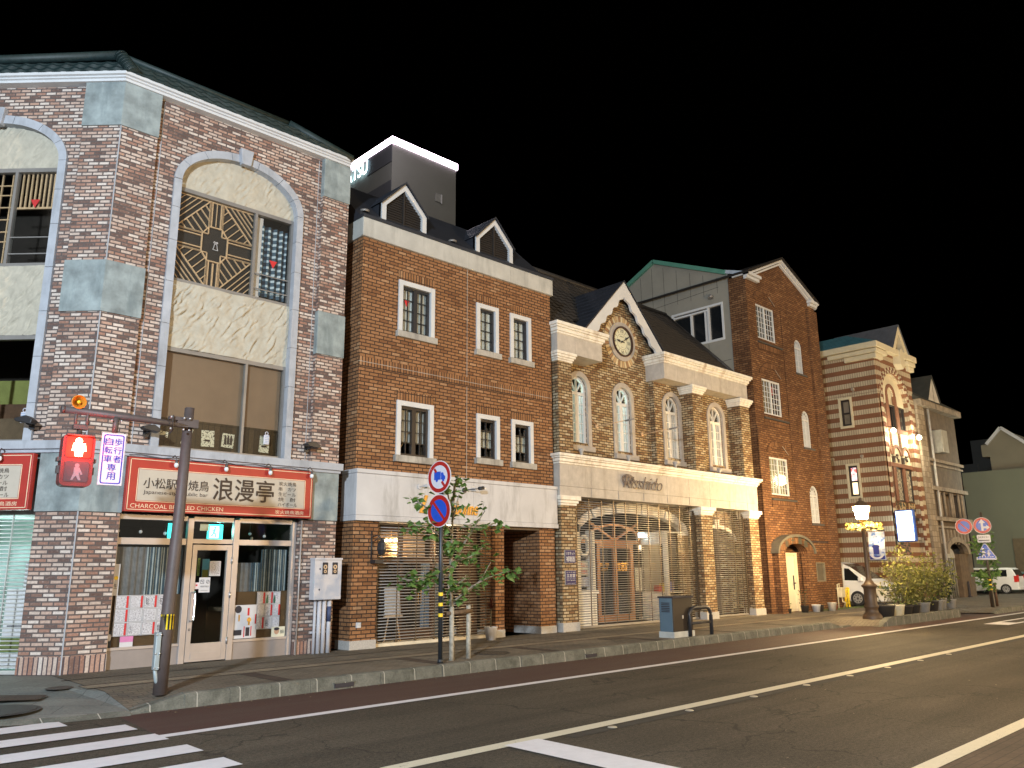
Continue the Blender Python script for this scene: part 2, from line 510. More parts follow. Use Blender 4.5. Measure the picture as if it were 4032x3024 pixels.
M['stake'] = plain('stake', (0.36, 0.33, 0.27), 0.9, var=0.35, scale=16, bmp=0.2)
M['twig'] = plain('twig', (0.12, 0.10, 0.06), 0.9)
M['cabinet_dark'] = plain('cabinet_dark', (0.026, 0.019, 0.014), 0.5, var=0.1)
M['cabinet_blue'] = plain('cabinet_blue', (0.10, 0.155, 0.20), 0.5, var=0.1)
M['b6_wall'] = plain('b6_wall', (0.13, 0.10, 0.07), 0.9, var=0.2, scale=2.5, bmp=0.2, dark=(0.08, 0.06, 0.045))
M['b6_tile'] = brick('b6_tile', [(0.0, (0.30, 0.24, 0.17)), (0.5, (0.36, 0.29, 0.21)), (0.8, (0.40, 0.33, 0.25))], (0.16, 0.12, 0.08), 0.30, 0.27, 0.012, off=0.0)
M['far_wall'] = plain('far_wall', (0.22, 0.20, 0.145), 0.9, var=0.08, scale=0.6)
M['far_block'] = plain('far_block', (0.055, 0.06, 0.06), 0.9, var=0.1, scale=0.5)
M['far_green'] = plain('far_green', (0.15, 0.155, 0.11), 0.9, var=0.06, scale=0.4)
M['hotel_wall'] = plain('hotel_wall', (0.13, 0.13, 0.12), 0.9, var=0.08, scale=0.3)
M['hotel_dark'] = plain('hotel_dark', (0.05, 0.052, 0.06), 0.9, var=0.08, scale=0.3)
M['led'] = emit('led', (1.0, 0.80, 0.97), 4.0)
M['sign_lit'] = emit('sign_lit', (0.80, 0.97, 1.0), 2.5)
M['hotel_letters'] = emit('hotel_letters', (0.62, 0.92, 1.0), 2.2)
M['red_light'] = emit('red_light', (1.0, 0.02, 0.01), 0.9)
M['red_figure'] = emit('red_figure', (1.0, 0.78, 0.42), 9.0)
M['exit_green'] = emit('exit_green', (0.05, 0.95, 0.90), 1.0)
M['exit_white'] = emit('exit_white', (0.55, 1.0, 0.98), 0.75)
M['exit_figure'] = plain('exit_figure', (0.0, 0.12, 0.12), 0.6)
M['globe'] = emit('globe', (1.0, 0.70, 0.35), 440.0)
M['bulb_warm'] = emit('bulb_warm', (1.0, 0.72, 0.35), 6.0)
M['window_lit'] = emit('window_lit', (0.74, 0.97, 0.82), 0.9)
M['window_fan'] = emit('window_fan', (0.80, 1.0, 0.80), 0.4)
M['flood_white'] = emit('flood_white', (1.0, 0.93, 0.68), 9.0)
M['warm_glow'] = emit('warm_glow', (1.0, 0.75, 0.38), 0.3)


def glass(name, tint=(0.95, 0.95, 0.93), refl=0.10, haze=0.0):
    m, N, L, B = newmat(name)
    out = N['Material Output']
    tr = N.new('ShaderNodeBsdfTransparent'); tr.inputs[0].default_value = (*tint, 1)
    gl = N.new('ShaderNodeBsdfGlossy'); gl.inputs['Roughness'].default_value = 0.05
    lw = N.new('ShaderNodeLayerWeight'); lw.inputs[0].default_value = 0.35
    mr = N.new('ShaderNodeMath'); mr.operation = 'MULTIPLY_ADD'; mr.inputs[1].default_value = 0.16; mr.inputs[2].default_value = refl * 0.15
    L.new(lw.outputs['Fresnel'], mr.inputs[0])
    mx = N.new('ShaderNodeMixShader')
    L.new(mr.outputs[0], mx.inputs[0]); L.new(tr.outputs[0], mx.inputs[1]); L.new(gl.outputs[0], mx.inputs[2])
    L.new(mx.outputs[0], out.inputs['Surface'])
    return m


M['glass'] = glass('glass')


def stripes_uv(name, c1, c2, period, duty=0.5, axis='X', rough=0.9, c3=None):
    """cloth stripes along the wall"""
    m, N, L, B = newmat(name)
    v = coords(N, L, 'UV')
    sp = N.new('ShaderNodeSeparateXYZ'); L.new(v, sp.inputs[0])
    md = N.new('ShaderNodeMath'); md.operation = 'FLOORED_MODULO'; md.inputs[1].default_value = period; L.new(sp.outputs[axis], md.inputs[0])
    lt = N.new('ShaderNodeMath'); lt.operation = 'LESS_THAN'; lt.inputs[1].default_value = period * duty; L.new(md.outputs[0], lt.inputs[0])
    n = noise_node(N, L, v, 8.0)
    cc = mixc(N, L, lt.outputs[0], c1, c2)
    cc = mixc(N, L, 1.0, cc, ramp(N, L, n, [(0.3, (0.75,) * 3), (0.7, (1.1,) * 3)]), 'MULTIPLY')
    L.new(cc, B.inputs['Base Color']); B.inputs['Roughness'].default_value = rough
    return m


M['curtain_stripe'] = stripes_uv('curtain_stripe', (0.055, 0.09, 0.12), (0.42, 0.47, 0.48), 0.05, 0.35)
M['curtain_grey'] = stripes_uv('curtain_grey', (0.15, 0.15, 0.155), (0.22, 0.22, 0.225), 0.02, 0.5)
M['corrugated'] = stripes_uv('corrugated', (0.04, 0.10, 0.14), (0.06, 0.16, 0.2), 0.18, 0.15, 'Y')


def plaid():
    m, N, L, B = newmat('plaid')
    v = coords(N, L, 'UV'); sp = N.new('ShaderNodeSeparateXYZ'); L.new(v, sp.inputs[0])
    o = []
    for ax, p in (('X', 0.14), ('Y', 0.14)):
        w = N.new('ShaderNodeMath'); w.operation = 'PINGPONG'; w.inputs[1].default_value = p / 2; L.new(sp.outputs[ax], w.inputs[0])
        g = N.new('ShaderNodeMath'); g.operation = 'GREATER_THAN'; g.inputs[1].default_value = p * 0.31; L.new(w.outputs[0], g.inputs[0]); o.append(g.outputs[0])
    a = N.new('ShaderNodeMath'); a.operation = 'ADD'; L.new(o[0], a.inputs[0]); L.new(o[1], a.inputs[1])
    h = N.new('ShaderNodeMath'); h.operation = 'MULTIPLY'; h.inputs[1].default_value = 0.5; L.new(a.outputs[0], h.inputs[0])
    L.new(ramp(N, L, h.outputs[0], [(0.0, (0.012, 0.02, 0.035)), (0.5, (0.06, 0.11, 0.16)), (1.0, (0.55, 0.65, 0.72))]), B.inputs['Base Color'])
    B.inputs['Roughness'].default_value = 0.9
    return m


M['plaid'] = plaid()


def printed(name, base, ink, sx, sy, th=0.55, rough=0.8):
    """rows of small unreadable print"""
    m, N, L, B = newmat(name)
    v = coords(N, L, 'UV'); mp = N.new('ShaderNodeMapping'); mp.inputs['Scale'].default_value = (sx, sy, 1); L.new(v, mp.inputs[0])
    n = noise_node(N, L, mp.outputs[0], 1.0, 2, 0.6)
    L.new(mixc(N, L, ramp(N, L, n, [(th - 0.02, (0, 0, 0)), (th + 0.02, (1, 1, 1))]), base, ink), B.inputs['Base Color'])
    B.inputs['Roughness'].default_value = rough
    return m


M['print'] = printed('print', (0.60, 0.59, 0.61), (0.22, 0.20, 0.22), 45, 90)
M['print_cream'] = printed('print_cream', (0.68, 0.65, 0.50), (0.12, 0.10, 0.07), 28, 30, 0.56)
M['stained'] = printed('stained', (0.75, 0.62, 0.62), (0.35, 0.05, 0.05), 12, 16, 0.5)


def asphalt():
    m, N, L, B = newmat('asphalt')
    v = coords(N, L)
    a = noise_node(N, L, v, 70, 4, 0.7); b = noise_node(N, L, v, 0.35, 6, 0.6)
    vo = N.new('ShaderNodeTexVoronoi'); vo.inputs['Scale'].default_value = 48; L.new(v, vo.inputs['Vector'])
    c = ramp(N, L, a, [(0.3, (0.038, 0.032, 0.024)), (0.7, (0.108, 0.091, 0.068))])
    a2 = noise_node(N, L, v, 22, 5, 0.75); c = mixc(N, L, 1.0, c, ramp(N, L, a2, [(0.32, (0.55,) * 3), (0.68, (1.45,) * 3)]), 'MULTIPLY')
    mpt = N.new('ShaderNodeMapping'); mpt.inputs['Scale'].default_value = (0.06, 1.0, 1.0); L.new(v, mpt.inputs[0]); tr_ = noise_node(N, L, mpt.outputs[0], 1.6, 4, 0.6); c = mixc(N, L, 1.0, c, ramp(N, L, tr_, [(0.35, (0.78,) * 3), (0.65, (1.18,) * 3)]), 'MULTIPLY')
    c = mixc(N, L, 1.0, c, ramp(N, L, b, [(0.3, (0.72,) * 3), (0.7, (1.15,) * 3)]), 'MULTIPLY')
    c = mixc(N, L, ramp(N, L, vo.outputs['Distance'], [(0.0, (0.8, 0.8, 0.8)), (0.10, (0, 0, 0))]), c, (0.17, 0.15, 0.12))
    # faint hairline cracks
    cr = N.new('ShaderNodeTexVoronoi'); cr.feature = 'DISTANCE_TO_EDGE'; cr.inputs['Scale'].default_value = 0.28
    nz = N.new('ShaderNodeTexNoise'); nz.inputs['Scale'].default_value = 1.2; nz.inputs['Detail'].default_value = 5; L.new(v, nz.inputs['Vector'])
    ad = N.new('ShaderNodeVectorMath'); ad.operation = 'MULTIPLY_ADD'; L.new(nz.outputs['Color'], ad.inputs[0]); ad.inputs[1].default_value = (1.6, 1.6, 0); L.new(v, ad.inputs[2]); L.new(ad.outputs[0], cr.inputs['Vector'])
    c = mixc(N, L, ramp(N, L, cr.outputs['Distance'], [(0.0, (0.7, 0.7, 0.7)), (0.006, (0, 0, 0))]), c, (0.014, 0.012, 0.01))
    L.new(c, B.inputs['Base Color'])
    L.new(ramp(N, L, a, [(0.3, (0.92,) * 3), (0.8, (0.72,) * 3)]), B.inputs['Roughness']); B.inputs['Specular IOR Level'].default_value = 0.22
    bump(N, L, B, a, 0.55, 0.012)
    return m


def red_asphalt():
    m, N, L, B = newmat('red_asphalt')
    v = coords(N, L)
    a = noise_node(N, L, v, 60, 4, 0.7)
    mp = N.new('ShaderNodeMapping'); mp.inputs['Scale'].default_value = (0.35, 2.2, 1); L.new(v, mp.inputs[0])
    b = noise_node(N, L, mp.outputs[0], 1.0, 7, 0.65)
    c = ramp(N, L, a, [(0.3, (0.036, 0.015, 0.011)), (0.7, (0.080, 0.033, 0.024))])
    c = mixc(N, L, ramp(N, L, b, [(0.45, (0, 0, 0)), (0.75, (0.7, 0.7, 0.7))]), c, (0.075, 0.052, 0.040))
    L.new(c, B.inputs['Base Color']); B.inputs['Roughness'].default_value = 0.75
    bump(N, L, B, a, 0.4, 0.01)
    return m


def paving(name, c1, c2, mortar, bw, rh, ms=0.006, rot=0.0, grime=0.5):
    m, N, L, B = newmat(name)
    v = coords(N, L); mp = N.new('ShaderNodeMapping'); mp.inputs['Rotation'].default_value = (0, 0, rot); L.new(v, mp.inputs[0])
    t = N.new('ShaderNodeTexBrick'); t.inputs['Scale'].default_value = 1
    t.inputs['Brick Width'].default_value = bw; t.inputs['Row Height'].default_value = rh; t.inputs['Mortar Size'].default_value = ms
    t.inputs['Color1'].default_value = (*c1, 1); t.inputs['Color2'].default_value = (*c2, 1); t.inputs['Mortar'].default_value = (*mortar, 1)
    L.new(mp.outputs[0], t.inputs['Vector'])
    g = noise_node(N, L, v, 0.8, 7, 0.65); h = noise_node(N, L, v, 30, 4, 0.6)
    c = mixc(N, L, 1.0, t.outputs['Color'], ramp(N, L, g, [(0.3, (1 - grime,) * 3), (0.7, (1.15,) * 3)]), 'MULTIPLY')
    c = mixc(N, L, 1.0, c, ramp(N, L, h, [(0.3, (0.75,) * 3), (0.7, (1.15,) * 3)]), 'MULTIPLY')
    L.new(c, B.inputs['Base Color']); B.inputs['Roughness'].default_value = 0.8
    iv = N.new('ShaderNodeMath'); iv.operation = 'SUBTRACT'; iv.inputs[0].default_value = 1.0; L.new(t.outputs['Fac'], iv.inputs[1])
    bump(N, L, B, iv.outputs[0], 0.4, 0.006)
    return m


def kerb_mat():
    m, N, L, B = newmat('kerb_stone')
    v = coords(N, L)
    t = N.new('ShaderNodeSeparateXYZ'); L.new(v, t.inputs[0])
    md = N.new('ShaderNodeMath'); md.operation = 'FLOORED_MODULO'; md.inputs[1].default_value = 0.62; L.new(t.outputs['X'], md.inputs[0])
    j = N.new('ShaderNodeMath'); j.operation = 'LESS_THAN'; j.inputs[1].default_value = 0.014; L.new(md.outputs[0], j.inputs[0])
    a = noise_node(N, L, v, 3.0, 8, 0.7); b = noise_node(N, L, v, 50, 4)
    c = ramp(N, L, a, [(0.3, (0.065, 0.068, 0.052)), (0.5, (0.125, 0.125, 0.103)), (0.75, (0.20, 0.195, 0.165))])
    c = mixc(N, L, 1.0, c, ramp(N, L, b, [(0.3, (0.75,) * 3), (0.7, (1.15,) * 3)]), 'MULTIPLY')
    c = mixc(N, L, j.outputs[0], c, (0.36, 0.34, 0.29))
    L.new(c, B.inputs['Base Color']); B.inputs['Roughness'].default_value = 0.9
    bump(N, L, B, b, 0.35, 0.01)
    return m


def worn_paint(name, c, wear=0.52):
    m, N, L, B = newmat(name)
    v = coords(N, L)
    a = noise_node(N, L, v, 5.0, 10, 0.75); b = noise_node(N, L, v, 90, 3, 0.6)
    cc = ramp(N, L, a, [(0.3, tuple(x * 0.86 for x in c)), (0.6, c)])
    w = N.new('ShaderNodeMath'); w.operation = 'MULTIPLY'; L.new(a, w.inputs[0]); L.new(b, w.inputs[1])
    cc = mixc(N, L, ramp(N, L, w.outputs[0], [(wear * 0.62, (0, 0, 0)), (wear * 0.62 + 0.05, (0.85, 0.85, 0.85))]), cc, (0.10, 0.09, 0.075))
    L.new(cc, B.inputs['Base Color']); B.inputs['Roughness'].default_value = 0.65
    return m


M['asphalt'] = asphalt(); M['red_asphalt'] = red_asphalt()
M['paving'] = paving('paving', (0.155, 0.13, 0.095), (0.195, 0.165, 0.12), (0.075, 0.06, 0.045), 0.2, 0.1)
M['paving_dark'] = paving('paving_dark', (0.06, 0.04, 0.028), (0.08, 0.052, 0.036), (0.03, 0.022, 0.018), 0.2, 0.1)
M['paving_guide'] = paving('paving_guide', (0.26, 0.215, 0.15), (0.30, 0.245, 0.17), (0.10, 0.08, 0.055), 0.3, 0.3)
M['paving_corner'] = paving('paving_corner', (0.17, 0.18, 0.165), (0.20, 0.205, 0.185), (0.09, 0.09, 0.085), 0.9, 0.45, rot=0.6, grime=0.35)
M['kerb'] = kerb_mat()
M['mark_white'] = worn_paint('mark_white', (0.66, 0.65, 0.68), 0.60)
M['mark_cream'] = worn_paint('mark_cream', (0.58, 0.54, 0.42), 0.54)
M['earth'] = plain('earth', (0.05, 0.04, 0.03), 0.95, var=0.3, scale=3)


def leaf_mat(name, c1, c2):
    m, N, L, B = newmat(name)
    out = N['Material Output']
    oi = N.new('ShaderNodeObjectInfo'); v = coords(N, L)
    n = noise_node(N, L, v, 7.0, 3)
    c = ramp(N, L, n, [(0.3, c1), (0.7, c2)])
    L.new(c, B.inputs['Base Color']); B.inputs['Roughness'].default_value = 0.5
    tl = N.new('ShaderNodeBsdfTranslucent'); L.new(c, tl.inputs[0])
    mx = N.new('ShaderNodeMixShader'); mx.inputs[0].default_value = 0.25
    L.new(B.outputs[0], mx.inputs[1]); L.new(tl.outputs[0], mx.inputs[2]); L.new(mx.outputs[0], out.inputs['Surface'])
    return m


M['leaf'] = leaf_mat('leaf', (0.06, 0.14, 0.03), (0.18, 0.30, 0.075))
M['leaf_shrub'] = leaf_mat('leaf_shrub', (0.12, 0.13, 0.03), (0.28, 0.27, 0.075))
M['leaf_dark'] = leaf_mat('leaf_dark', (0.02, 0.035, 0.012), (0.05, 0.075, 0.02))
M['leaf_red'] = leaf_mat('leaf_red', (0.05, 0.012, 0.01), (0.10, 0.025, 0.015))
M['leaf_yellow'] = leaf_mat('leaf_yellow', (0.20, 0.17, 0.03), (0.34, 0.28, 0.06))


def banded():
    """cream tile bands and rough brown bands by height"""
    m, N, L, B = newmat('banded_tile')
    uv = coords(N, L, 'UV'); sp = N.new('ShaderNodeSeparateXYZ'); L.new(uv, sp.inputs[0])
    ad = N.new('ShaderNodeMath'); ad.operation = 'ADD'; ad.inputs[1].default_value = 0.335; L.new(sp.outputs['Y'], ad.inputs[0])
    md = N.new('ShaderNodeMath'); md.operation = 'FLOORED_MODULO'; md.inputs[1].default_value = 0.465; L.new(ad.outputs[0], md.inputs[0])
    lt = N.new('ShaderNodeMath'); lt.operation = 'LESS_THAN'; lt.inputs[1].default_value = 0.235; L.new(md.outputs[0], lt.inputs[0])
    t = N.new('ShaderNodeTexBrick'); t.offset = 0.0; t.inputs['Scale'].default_value = 1; t.inputs['Brick Width'].default_value = 0.115; t.inputs['Row Height'].default_value = 5.0
    t.inputs['Mortar Size'].default_value = 0.011; t.inputs['Color1'].default_value = (0.47, 0.39, 0.27, 1); t.inputs['Color2'].default_value = (0.56, 0.47, 0.33, 1); t.inputs['Mortar'].default_value = (0.20, 0.15, 0.10, 1)
    L.new(uv, t.inputs['Vector'])
    n = noise_node(N, L, uv, 14, 6, 0.7)
    br = ramp(N, L, n, [(0.3, (0.18, 0.078, 0.038)), (0.7, (0.25, 0.110, 0.054))])
    c = mixc(N, L, lt.outputs[0], br, t.outputs['Color'])
    g = noise_node(N, L, uv, 0.6, 5)
    c = mixc(N, L, 1.0, c, ramp(N, L, g, [(0.3, (0.8,) * 3), (0.7, (1.05,) * 3)]), 'MULTIPLY')
    L.new(c, B.inputs['Base Color']); B.inputs['Roughness'].default_value = 0.85
    bump(N, L, B, n, 0.4, 0.01)
    return m


M['banded'] = banded()
M['cream_trim'] = plain('cream_trim', (0.64, 0.57, 0.40), 0.7, var=0.08, scale=3)
M['b4_panel'] = plain('b4_panel', (0.27, 0.255, 0.215), 0.9, var=0.08, scale=1.5, bmp=0.2, fine=120)
M['roof_green'] = plain('roof_green', (0.09, 0.25, 0.19), 0.5, var=0.1)
M['brown_trim'] = plain('brown_trim', (0.20, 0.085, 0.045), 0.8, var=0.2, scale=12)
# ------------------------------------------------------------------ ground, road, pavement
b = MB(W); b.face([(-400, -400, -0.03), (700, -400, -0.03), (700, 700, -0.03), (-400, 700, -0.03)])
struct(b, 'ground', M['earth'])
b = MB(W); b.face([(-60, -14, 0), (160, -14, 0), (160, 11.6, 0), (-60, 11.6, 0)]); b.face([(-60, 11.6, 0), (4.0, 11.6, 0), (4.0, 60, 0), (-60, 60, 0)])
struct(b, 'road', M['asphalt'])
b = MB(W); b.face([(3.82, 9.84, .004), (120, 9.84, .004), (120, 11.6, .004), (3.95, 11.6, .004)])
struct(b, 'cycle_strip', M['red_asphalt'])
b = MB(W); b.face([(4.0, -0.6, .004), (120, -0.6, .004), (120, 3.06, .004), (4.0, 3.06, .004)])
struct(b, 'cycle_strip', M['paving_dark'])
for (x0, x1, y0, y1, m) in ((3.83, 120, 9.68, 9.85, 'mark_white'), (4.70, 120, 6.55, 6.75, 'mark_cream'), (4.0, 120, 3.07, 3.24, 'mark_cream')):
    b = MB(W); b.face([(x0, y0, .008), (x1, y0, .008), (x1, y1, .008), (x0, y1, .008)])
    struct(b, 'lane_line', M[m])
for (x0, x1, y) in ((0.2, 3.27, 11.22), (0.2, 3.79, 10.37), (0.2, 3.83, 9.53), (0.2, 3.85, 8.67), (0.2, 3.86, 7.80), (0.2, 3.86, 6.93)):
    b = MB(W); b.face([(x0, y, .012), (x1, y, .012), (x1, y + .43, .012), (x0, y + .43, .012)])
    struct(b, 'crossing_stripe', M['mark_white'])
b = MB(W); b.face([(6.13, 3.3, .012), (6.60, 3.3, .012), (6.66, 6.60, .012), (6.17, 6.62, .012)])
struct(b, 'stop_line', M['mark_white'])
b = MB(W)
b.face([(28.9, 8.15, .008), (30.2, 8.15, .008), (30.2, 8.85, .008), (28.9, 8.85, .008)])
b.face([(30.2, 8.72, .008), (34.0, 8.72, .008), (34.0, 8.85, .008), (30.2, 8.85, .008)])
b.face([(30.2, 8.15, .008), (34.0, 8.15, .008), (34.0, 8.28, .008), (30.2, 8.28, .008)])
struct(b, 'road_marking', M['mark_white'])
# dark asphalt seam beside the centre line
b = MB(W); b.face([(7.0, 6.36, .004), (60, 6.36, .004), (60, 6.52, .004), (7.0, 6.52, .004)])
struct(b, 'road_seam', plain('seam', (0.028, 0.025, 0.02), 0.9, var=0.3, scale=5))

KZ = 0.19
# pavement: flat part and the lowered corner
b = MB(W)
ST = [(4.10, .05), (4.80, KZ), (24.0, KZ), (24.8, .05), (26.0, .05), (33.6, .05), (90, KZ)]
for (xa, za), (xb, zb) in zip(ST, ST[1:]):
    b.face([(xa, 11.58, za), (xb, 11.58, zb), (xb, 12.6, KZ), (xa, 12.6, KZ)]); b.face([(xa, 12.6, KZ), (xb, 12.6, KZ), (xb, 15.3, KZ), (xa, 15.3, KZ)])
b.face([(26.2, 10.75, KZ), (32.7, 10.75, KZ), (34.0, 12.4, KZ + .002), (26.2, 12.4, KZ + .002)])
b.face([(34.3, 11.6, .03), (35.0, 10.35, .05), (36.0, 10.32, KZ), (36.0, 12.6, KZ + .002), (34.3, 12.6, KZ + .002)]); b.face([(36.0, 10.32, KZ), (90, 10.32, KZ), (90, 12.6, KZ + .004), (36.0, 12.6, KZ + .004)])
b.face([(25.7, 10.66, .02), (26.2, 10.75, KZ), (26.2, 12.4, KZ + .002), (25.4, 12.4, KZ - .02), (25.3, 11.5, .02)])
b.face([(32.8, 15.3, KZ - .02), (38.7, 15.3, KZ - .02), (38.7, 30, KZ - .02), (32.8, 30, KZ - .02)])
struct(b, 'pavement', M['paving'], recalc=False)
b = MB(W)
edge = [(4.10, 11.58), (3.35, 11.68), (2.7, 12.0), (1.8, 12.8), (0.6, 14.3), (-1.2, 16.6), (-2.4, 20)]
wall = [(4.10, 12.6), (3.80, 13.6), (3.45, 14.0), (2.9, 14.8), (2.2, 15.9), (0.6, 17.6), (-.4, 21)]
back = [(4.10, 15.3), (4.08, 15.3), (3.6, 15.8), (2.9, 16.4), (2.3, 17.2), (1.2, 18.6), (0.6, 21)]
for i in range(6):
    e0, e1, w0, w1, k0, k1 = edge[i], edge[i + 1], wall[i], wall[i + 1], back[i], back[i + 1]
    z0 = .05
    b.face([(*e0, z0), (*e1, .05), (*w1, KZ - .005), (*w0, KZ - .005)])
    b.face([(*w0, KZ - .005), (*w1, KZ - .005), (*k1, KZ - .005), (*k0, KZ - .005)])
struct(b, 'corner_pavement', M['paving_corner'], recalc=False)
b = MB(W)
for i in range(6):
    e0, e1 = edge[i], edge[i + 1]
    nd = lambda k: Vector((edge[min(k + 1, 6)][1] - edge[max(k - 1, 0)][1], -(edge[min(k + 1, 6)][0] - edge[max(k - 1, 0)][0]))).normalized() * -.14
    d, d1 = nd(i), nd(i + 1)
    b.face([(e0[0], e0[1], .052), (e1[0], e1[1], .052), (e1[0] + d1.x, e1[1] + d1.y, .004), (e0[0] + d.x, e0[1] + d.y, .004)])
struct(b, 'gutter', M['kerb'])
# coloured bands in the paving
b = MB(W)
for x in (6.40, 9.45, 12.40, 15.80, 19.0, 22.2):
    b.face([(x - .14, 11.72, KZ + .004), (x + .14, 11.72, KZ + .004), (x + .14, 13.0, KZ + .004), (x - .14, 13.0, KZ + .004)])
b.face([(4.0, 13.38, KZ + .004), (24.5, 13.38, KZ + .004), (24.5, 13.46, KZ + .004), (4.0, 13.46, KZ + .004)])
b.face([(4.0, 13.00, KZ + .004), (24.5, 13.00, KZ + .004), (24.5, 13.07, KZ + .004), (4.0, 13.07, KZ + .004)])
b.face([(4.0, 14.25, KZ + .004), (24.5, 14.25, KZ + .004), (24.5, 14.31, KZ + .004), (4.0, 14.31, KZ + .004)])
struct(b, 'paving_band', M['paving_dark'])
b = MB(W); b.face([(4.0, 13.07, KZ + .004), (36, 13.07, KZ + .004), (36, 13.38, KZ + .004), (4.0, 13.38, KZ + .004)])
struct(b, 'paving_guide', M['paving_guide'])
b = MB(W); b.face([(2.4, 13.25, .165), (3.3, 12.75, .152), (3.5, 13.0, .168), (2.7, 13.6, .186)])
struct(b, 'paving_band', M['paving_dark'])
# kerb stones
b = MB(W)
prof = [(11.5, 0.0), (11.52, .17), (11.55, .195), (11.66, .197), (11.66, 0)]
def kerb_run(x0, x1, oy=0.0):
    n = max(1, int((x1 - x0) / 0.62))
    for i in range(n):
        a = x0 + (x1 - x0) * i / n; c = x0 + (x1 - x0) * (i + 1) / n - .006
        dz = random.uniform(-.004, .004); dy = oy + random.uniform(-.006, .006)
        for j in range(3):
            (ya, za), (yb, zb) = prof[j], prof[j + 1]
            b.face([(a, ya + dy, za + (dz if za else 0)), (c, ya + dy, za + (dz if za else 0)), (c, yb + dy, zb + dz), (a, yb + dy, zb + dz)])
        for x in (a, c):
            b.face([(x, p[0] + dy, p[1] + (dz if p[1] else 0)) for p in prof])
kerb_run(4.80, 24.0); kerb_run(36.0, 70, -1.25)
for (xa, xb, yo) in ((4.80, 4.1, 0), (24.0, 24.8, 0), (36.0, 35.0, -1.25)):
    za = .19
    b.face([(xa, yo + 11.5, 0), (xb, yo + 11.5, 0), (xb, yo + 11.55, .03), (xa, yo + 11.54, za)]); b.face([(xa, yo + 11.54, za), (xb, yo + 11.55, .03), (xb, yo + 11.68, .06), (xa, yo + 11.68, za)])
b.box(24.8, 25.9, 11.5, 11.62, 0, .045)
struct(b, 'kerb', M['kerb'])
# car park beyond the old house
b = MB(W); b.face([(46, 15.3, .15), (70, 15.3, .15), (70, 40, .15), (46, 40, .15)])
for x in (50.3, 52.8, 55.3, 57.8):
    pass
struct(b, 'car_park', M['asphalt'])
b = MB(W)
for x in (51.0, 54.6, 58.2):
    b.face([(x, 15.5, .156), (x + .15, 15.5, .156), (x + .15, 20, .156), (x, 20, .156)])
struct(b, 'parking_line', M['mark_white'])

# ironwork and studs
def cover(x, y, r, label, rz=None, z=KZ):
    b = MB(W)
    b.lathe([(0, z + .010), (r * .80, z + .010), (r * .82, z + .006), (r * .88, z + .006), (r * .90, z + .010), (r, z + .010), (r + .01, z)], (x, y), 28, 0, False)
    for k in range(-4, 5):
        w = math.sqrt(max(0, (r * .7) ** 2 - (k * r * .16) ** 2))
        b.box(x - w, x + w, y + k * r * .16 - .012, y + k * r * .16 + .012, z + .009, z + .015)
    o = b.build('manhole_cover', plain('iron', (0.05, 0.042, 0.034), 0.6, metal=0.3, var=0.3, scale=20), loc=(x, y, z))
    tag(o, label, 'manhole cover')
cover(11.25, 12.4, .36, 'round iron manhole cover in the pavement right of the staked young tree')
cover(6.05, 14.3, .15, 'small round drain lid in the paving at the bar door step')
b = MB(W); b.lathe([(0, .112), (.46, .112), (.48, .104), (.52, .104)], (2.75, 12.45), 28, 0, False)
tag(b.build('manhole_cover', plain('iron_dark', (0.022, 0.022, 0.022), 0.6, var=0.3, scale=20), loc=(2.75, 12.45, .1)), 'big dark round manhole cover in the lowered corner pavement by the crossing', 'manhole cover')
b = MB(W); b.lathe([(0, .198), (.17, .198), (.19, .19)], (3.75, 13.45), 20, 0, False)
tag(b.build('manhole_cover', plain('iron_small', (0.05, 0.045, 0.04), 0.6), loc=(3.75, 13.45, .19)), 'small dark lid at the end of the guide strip by the brick corner pier', 'manhole cover')
b = MB(W); b.box(15.1, 15.8, 12.45, 12.95, KZ, KZ + .008)
tag(b.build('inspection_cover', plain('iron_sq', (0.06, 0.045, 0.032), 0.7), loc=(15.4, 12.7, KZ)), 'rectangular dark cover in the paving left of the dark street cabinet', 'cover')
for i, x in enumerate((7.3, 13.2)):
    b = MB(W); b.box(x - .17, x + .17, 11.484, 11.56, .03, .095)
    b.box(x - .19, x + .19, 11.478, 11.50, .095, .11, 1)
    o = b.build('kerb_drain', [M['ink'], M['kerb']], loc=(x, 11.5, 0))
    tag(o, ('dark slot drain in the kerb right of the signal pole', 'dark slot drain in the kerb right of the young tree stakes')[i], 'drain', 'slot drains in the kerb')
stud0 = None
for i, x in enumerate((7.75, 9.31, 10.91, 12.49, 14.03, 15.59, 17.15, 18.7)):
    if stud0 is None:
        b = MB(W); b.lathe([(0, .016), (.03, .015), (.05, .011), (.058, .004)], (x, 6.46), 14)
        stud0 = b.build('road_stud', plain('stud', (0.62, 0.56, 0.44), 0.35, metal=0.5), loc=(x, 6.46, 0))
        tag(stud0, 'small round metal stud beside the centre line of the road', 'road stud', 'road studs along the centre line')
    else:
        dup(stud0, (x, 6.46, 0), 'small round metal stud beside the centre line of the road')
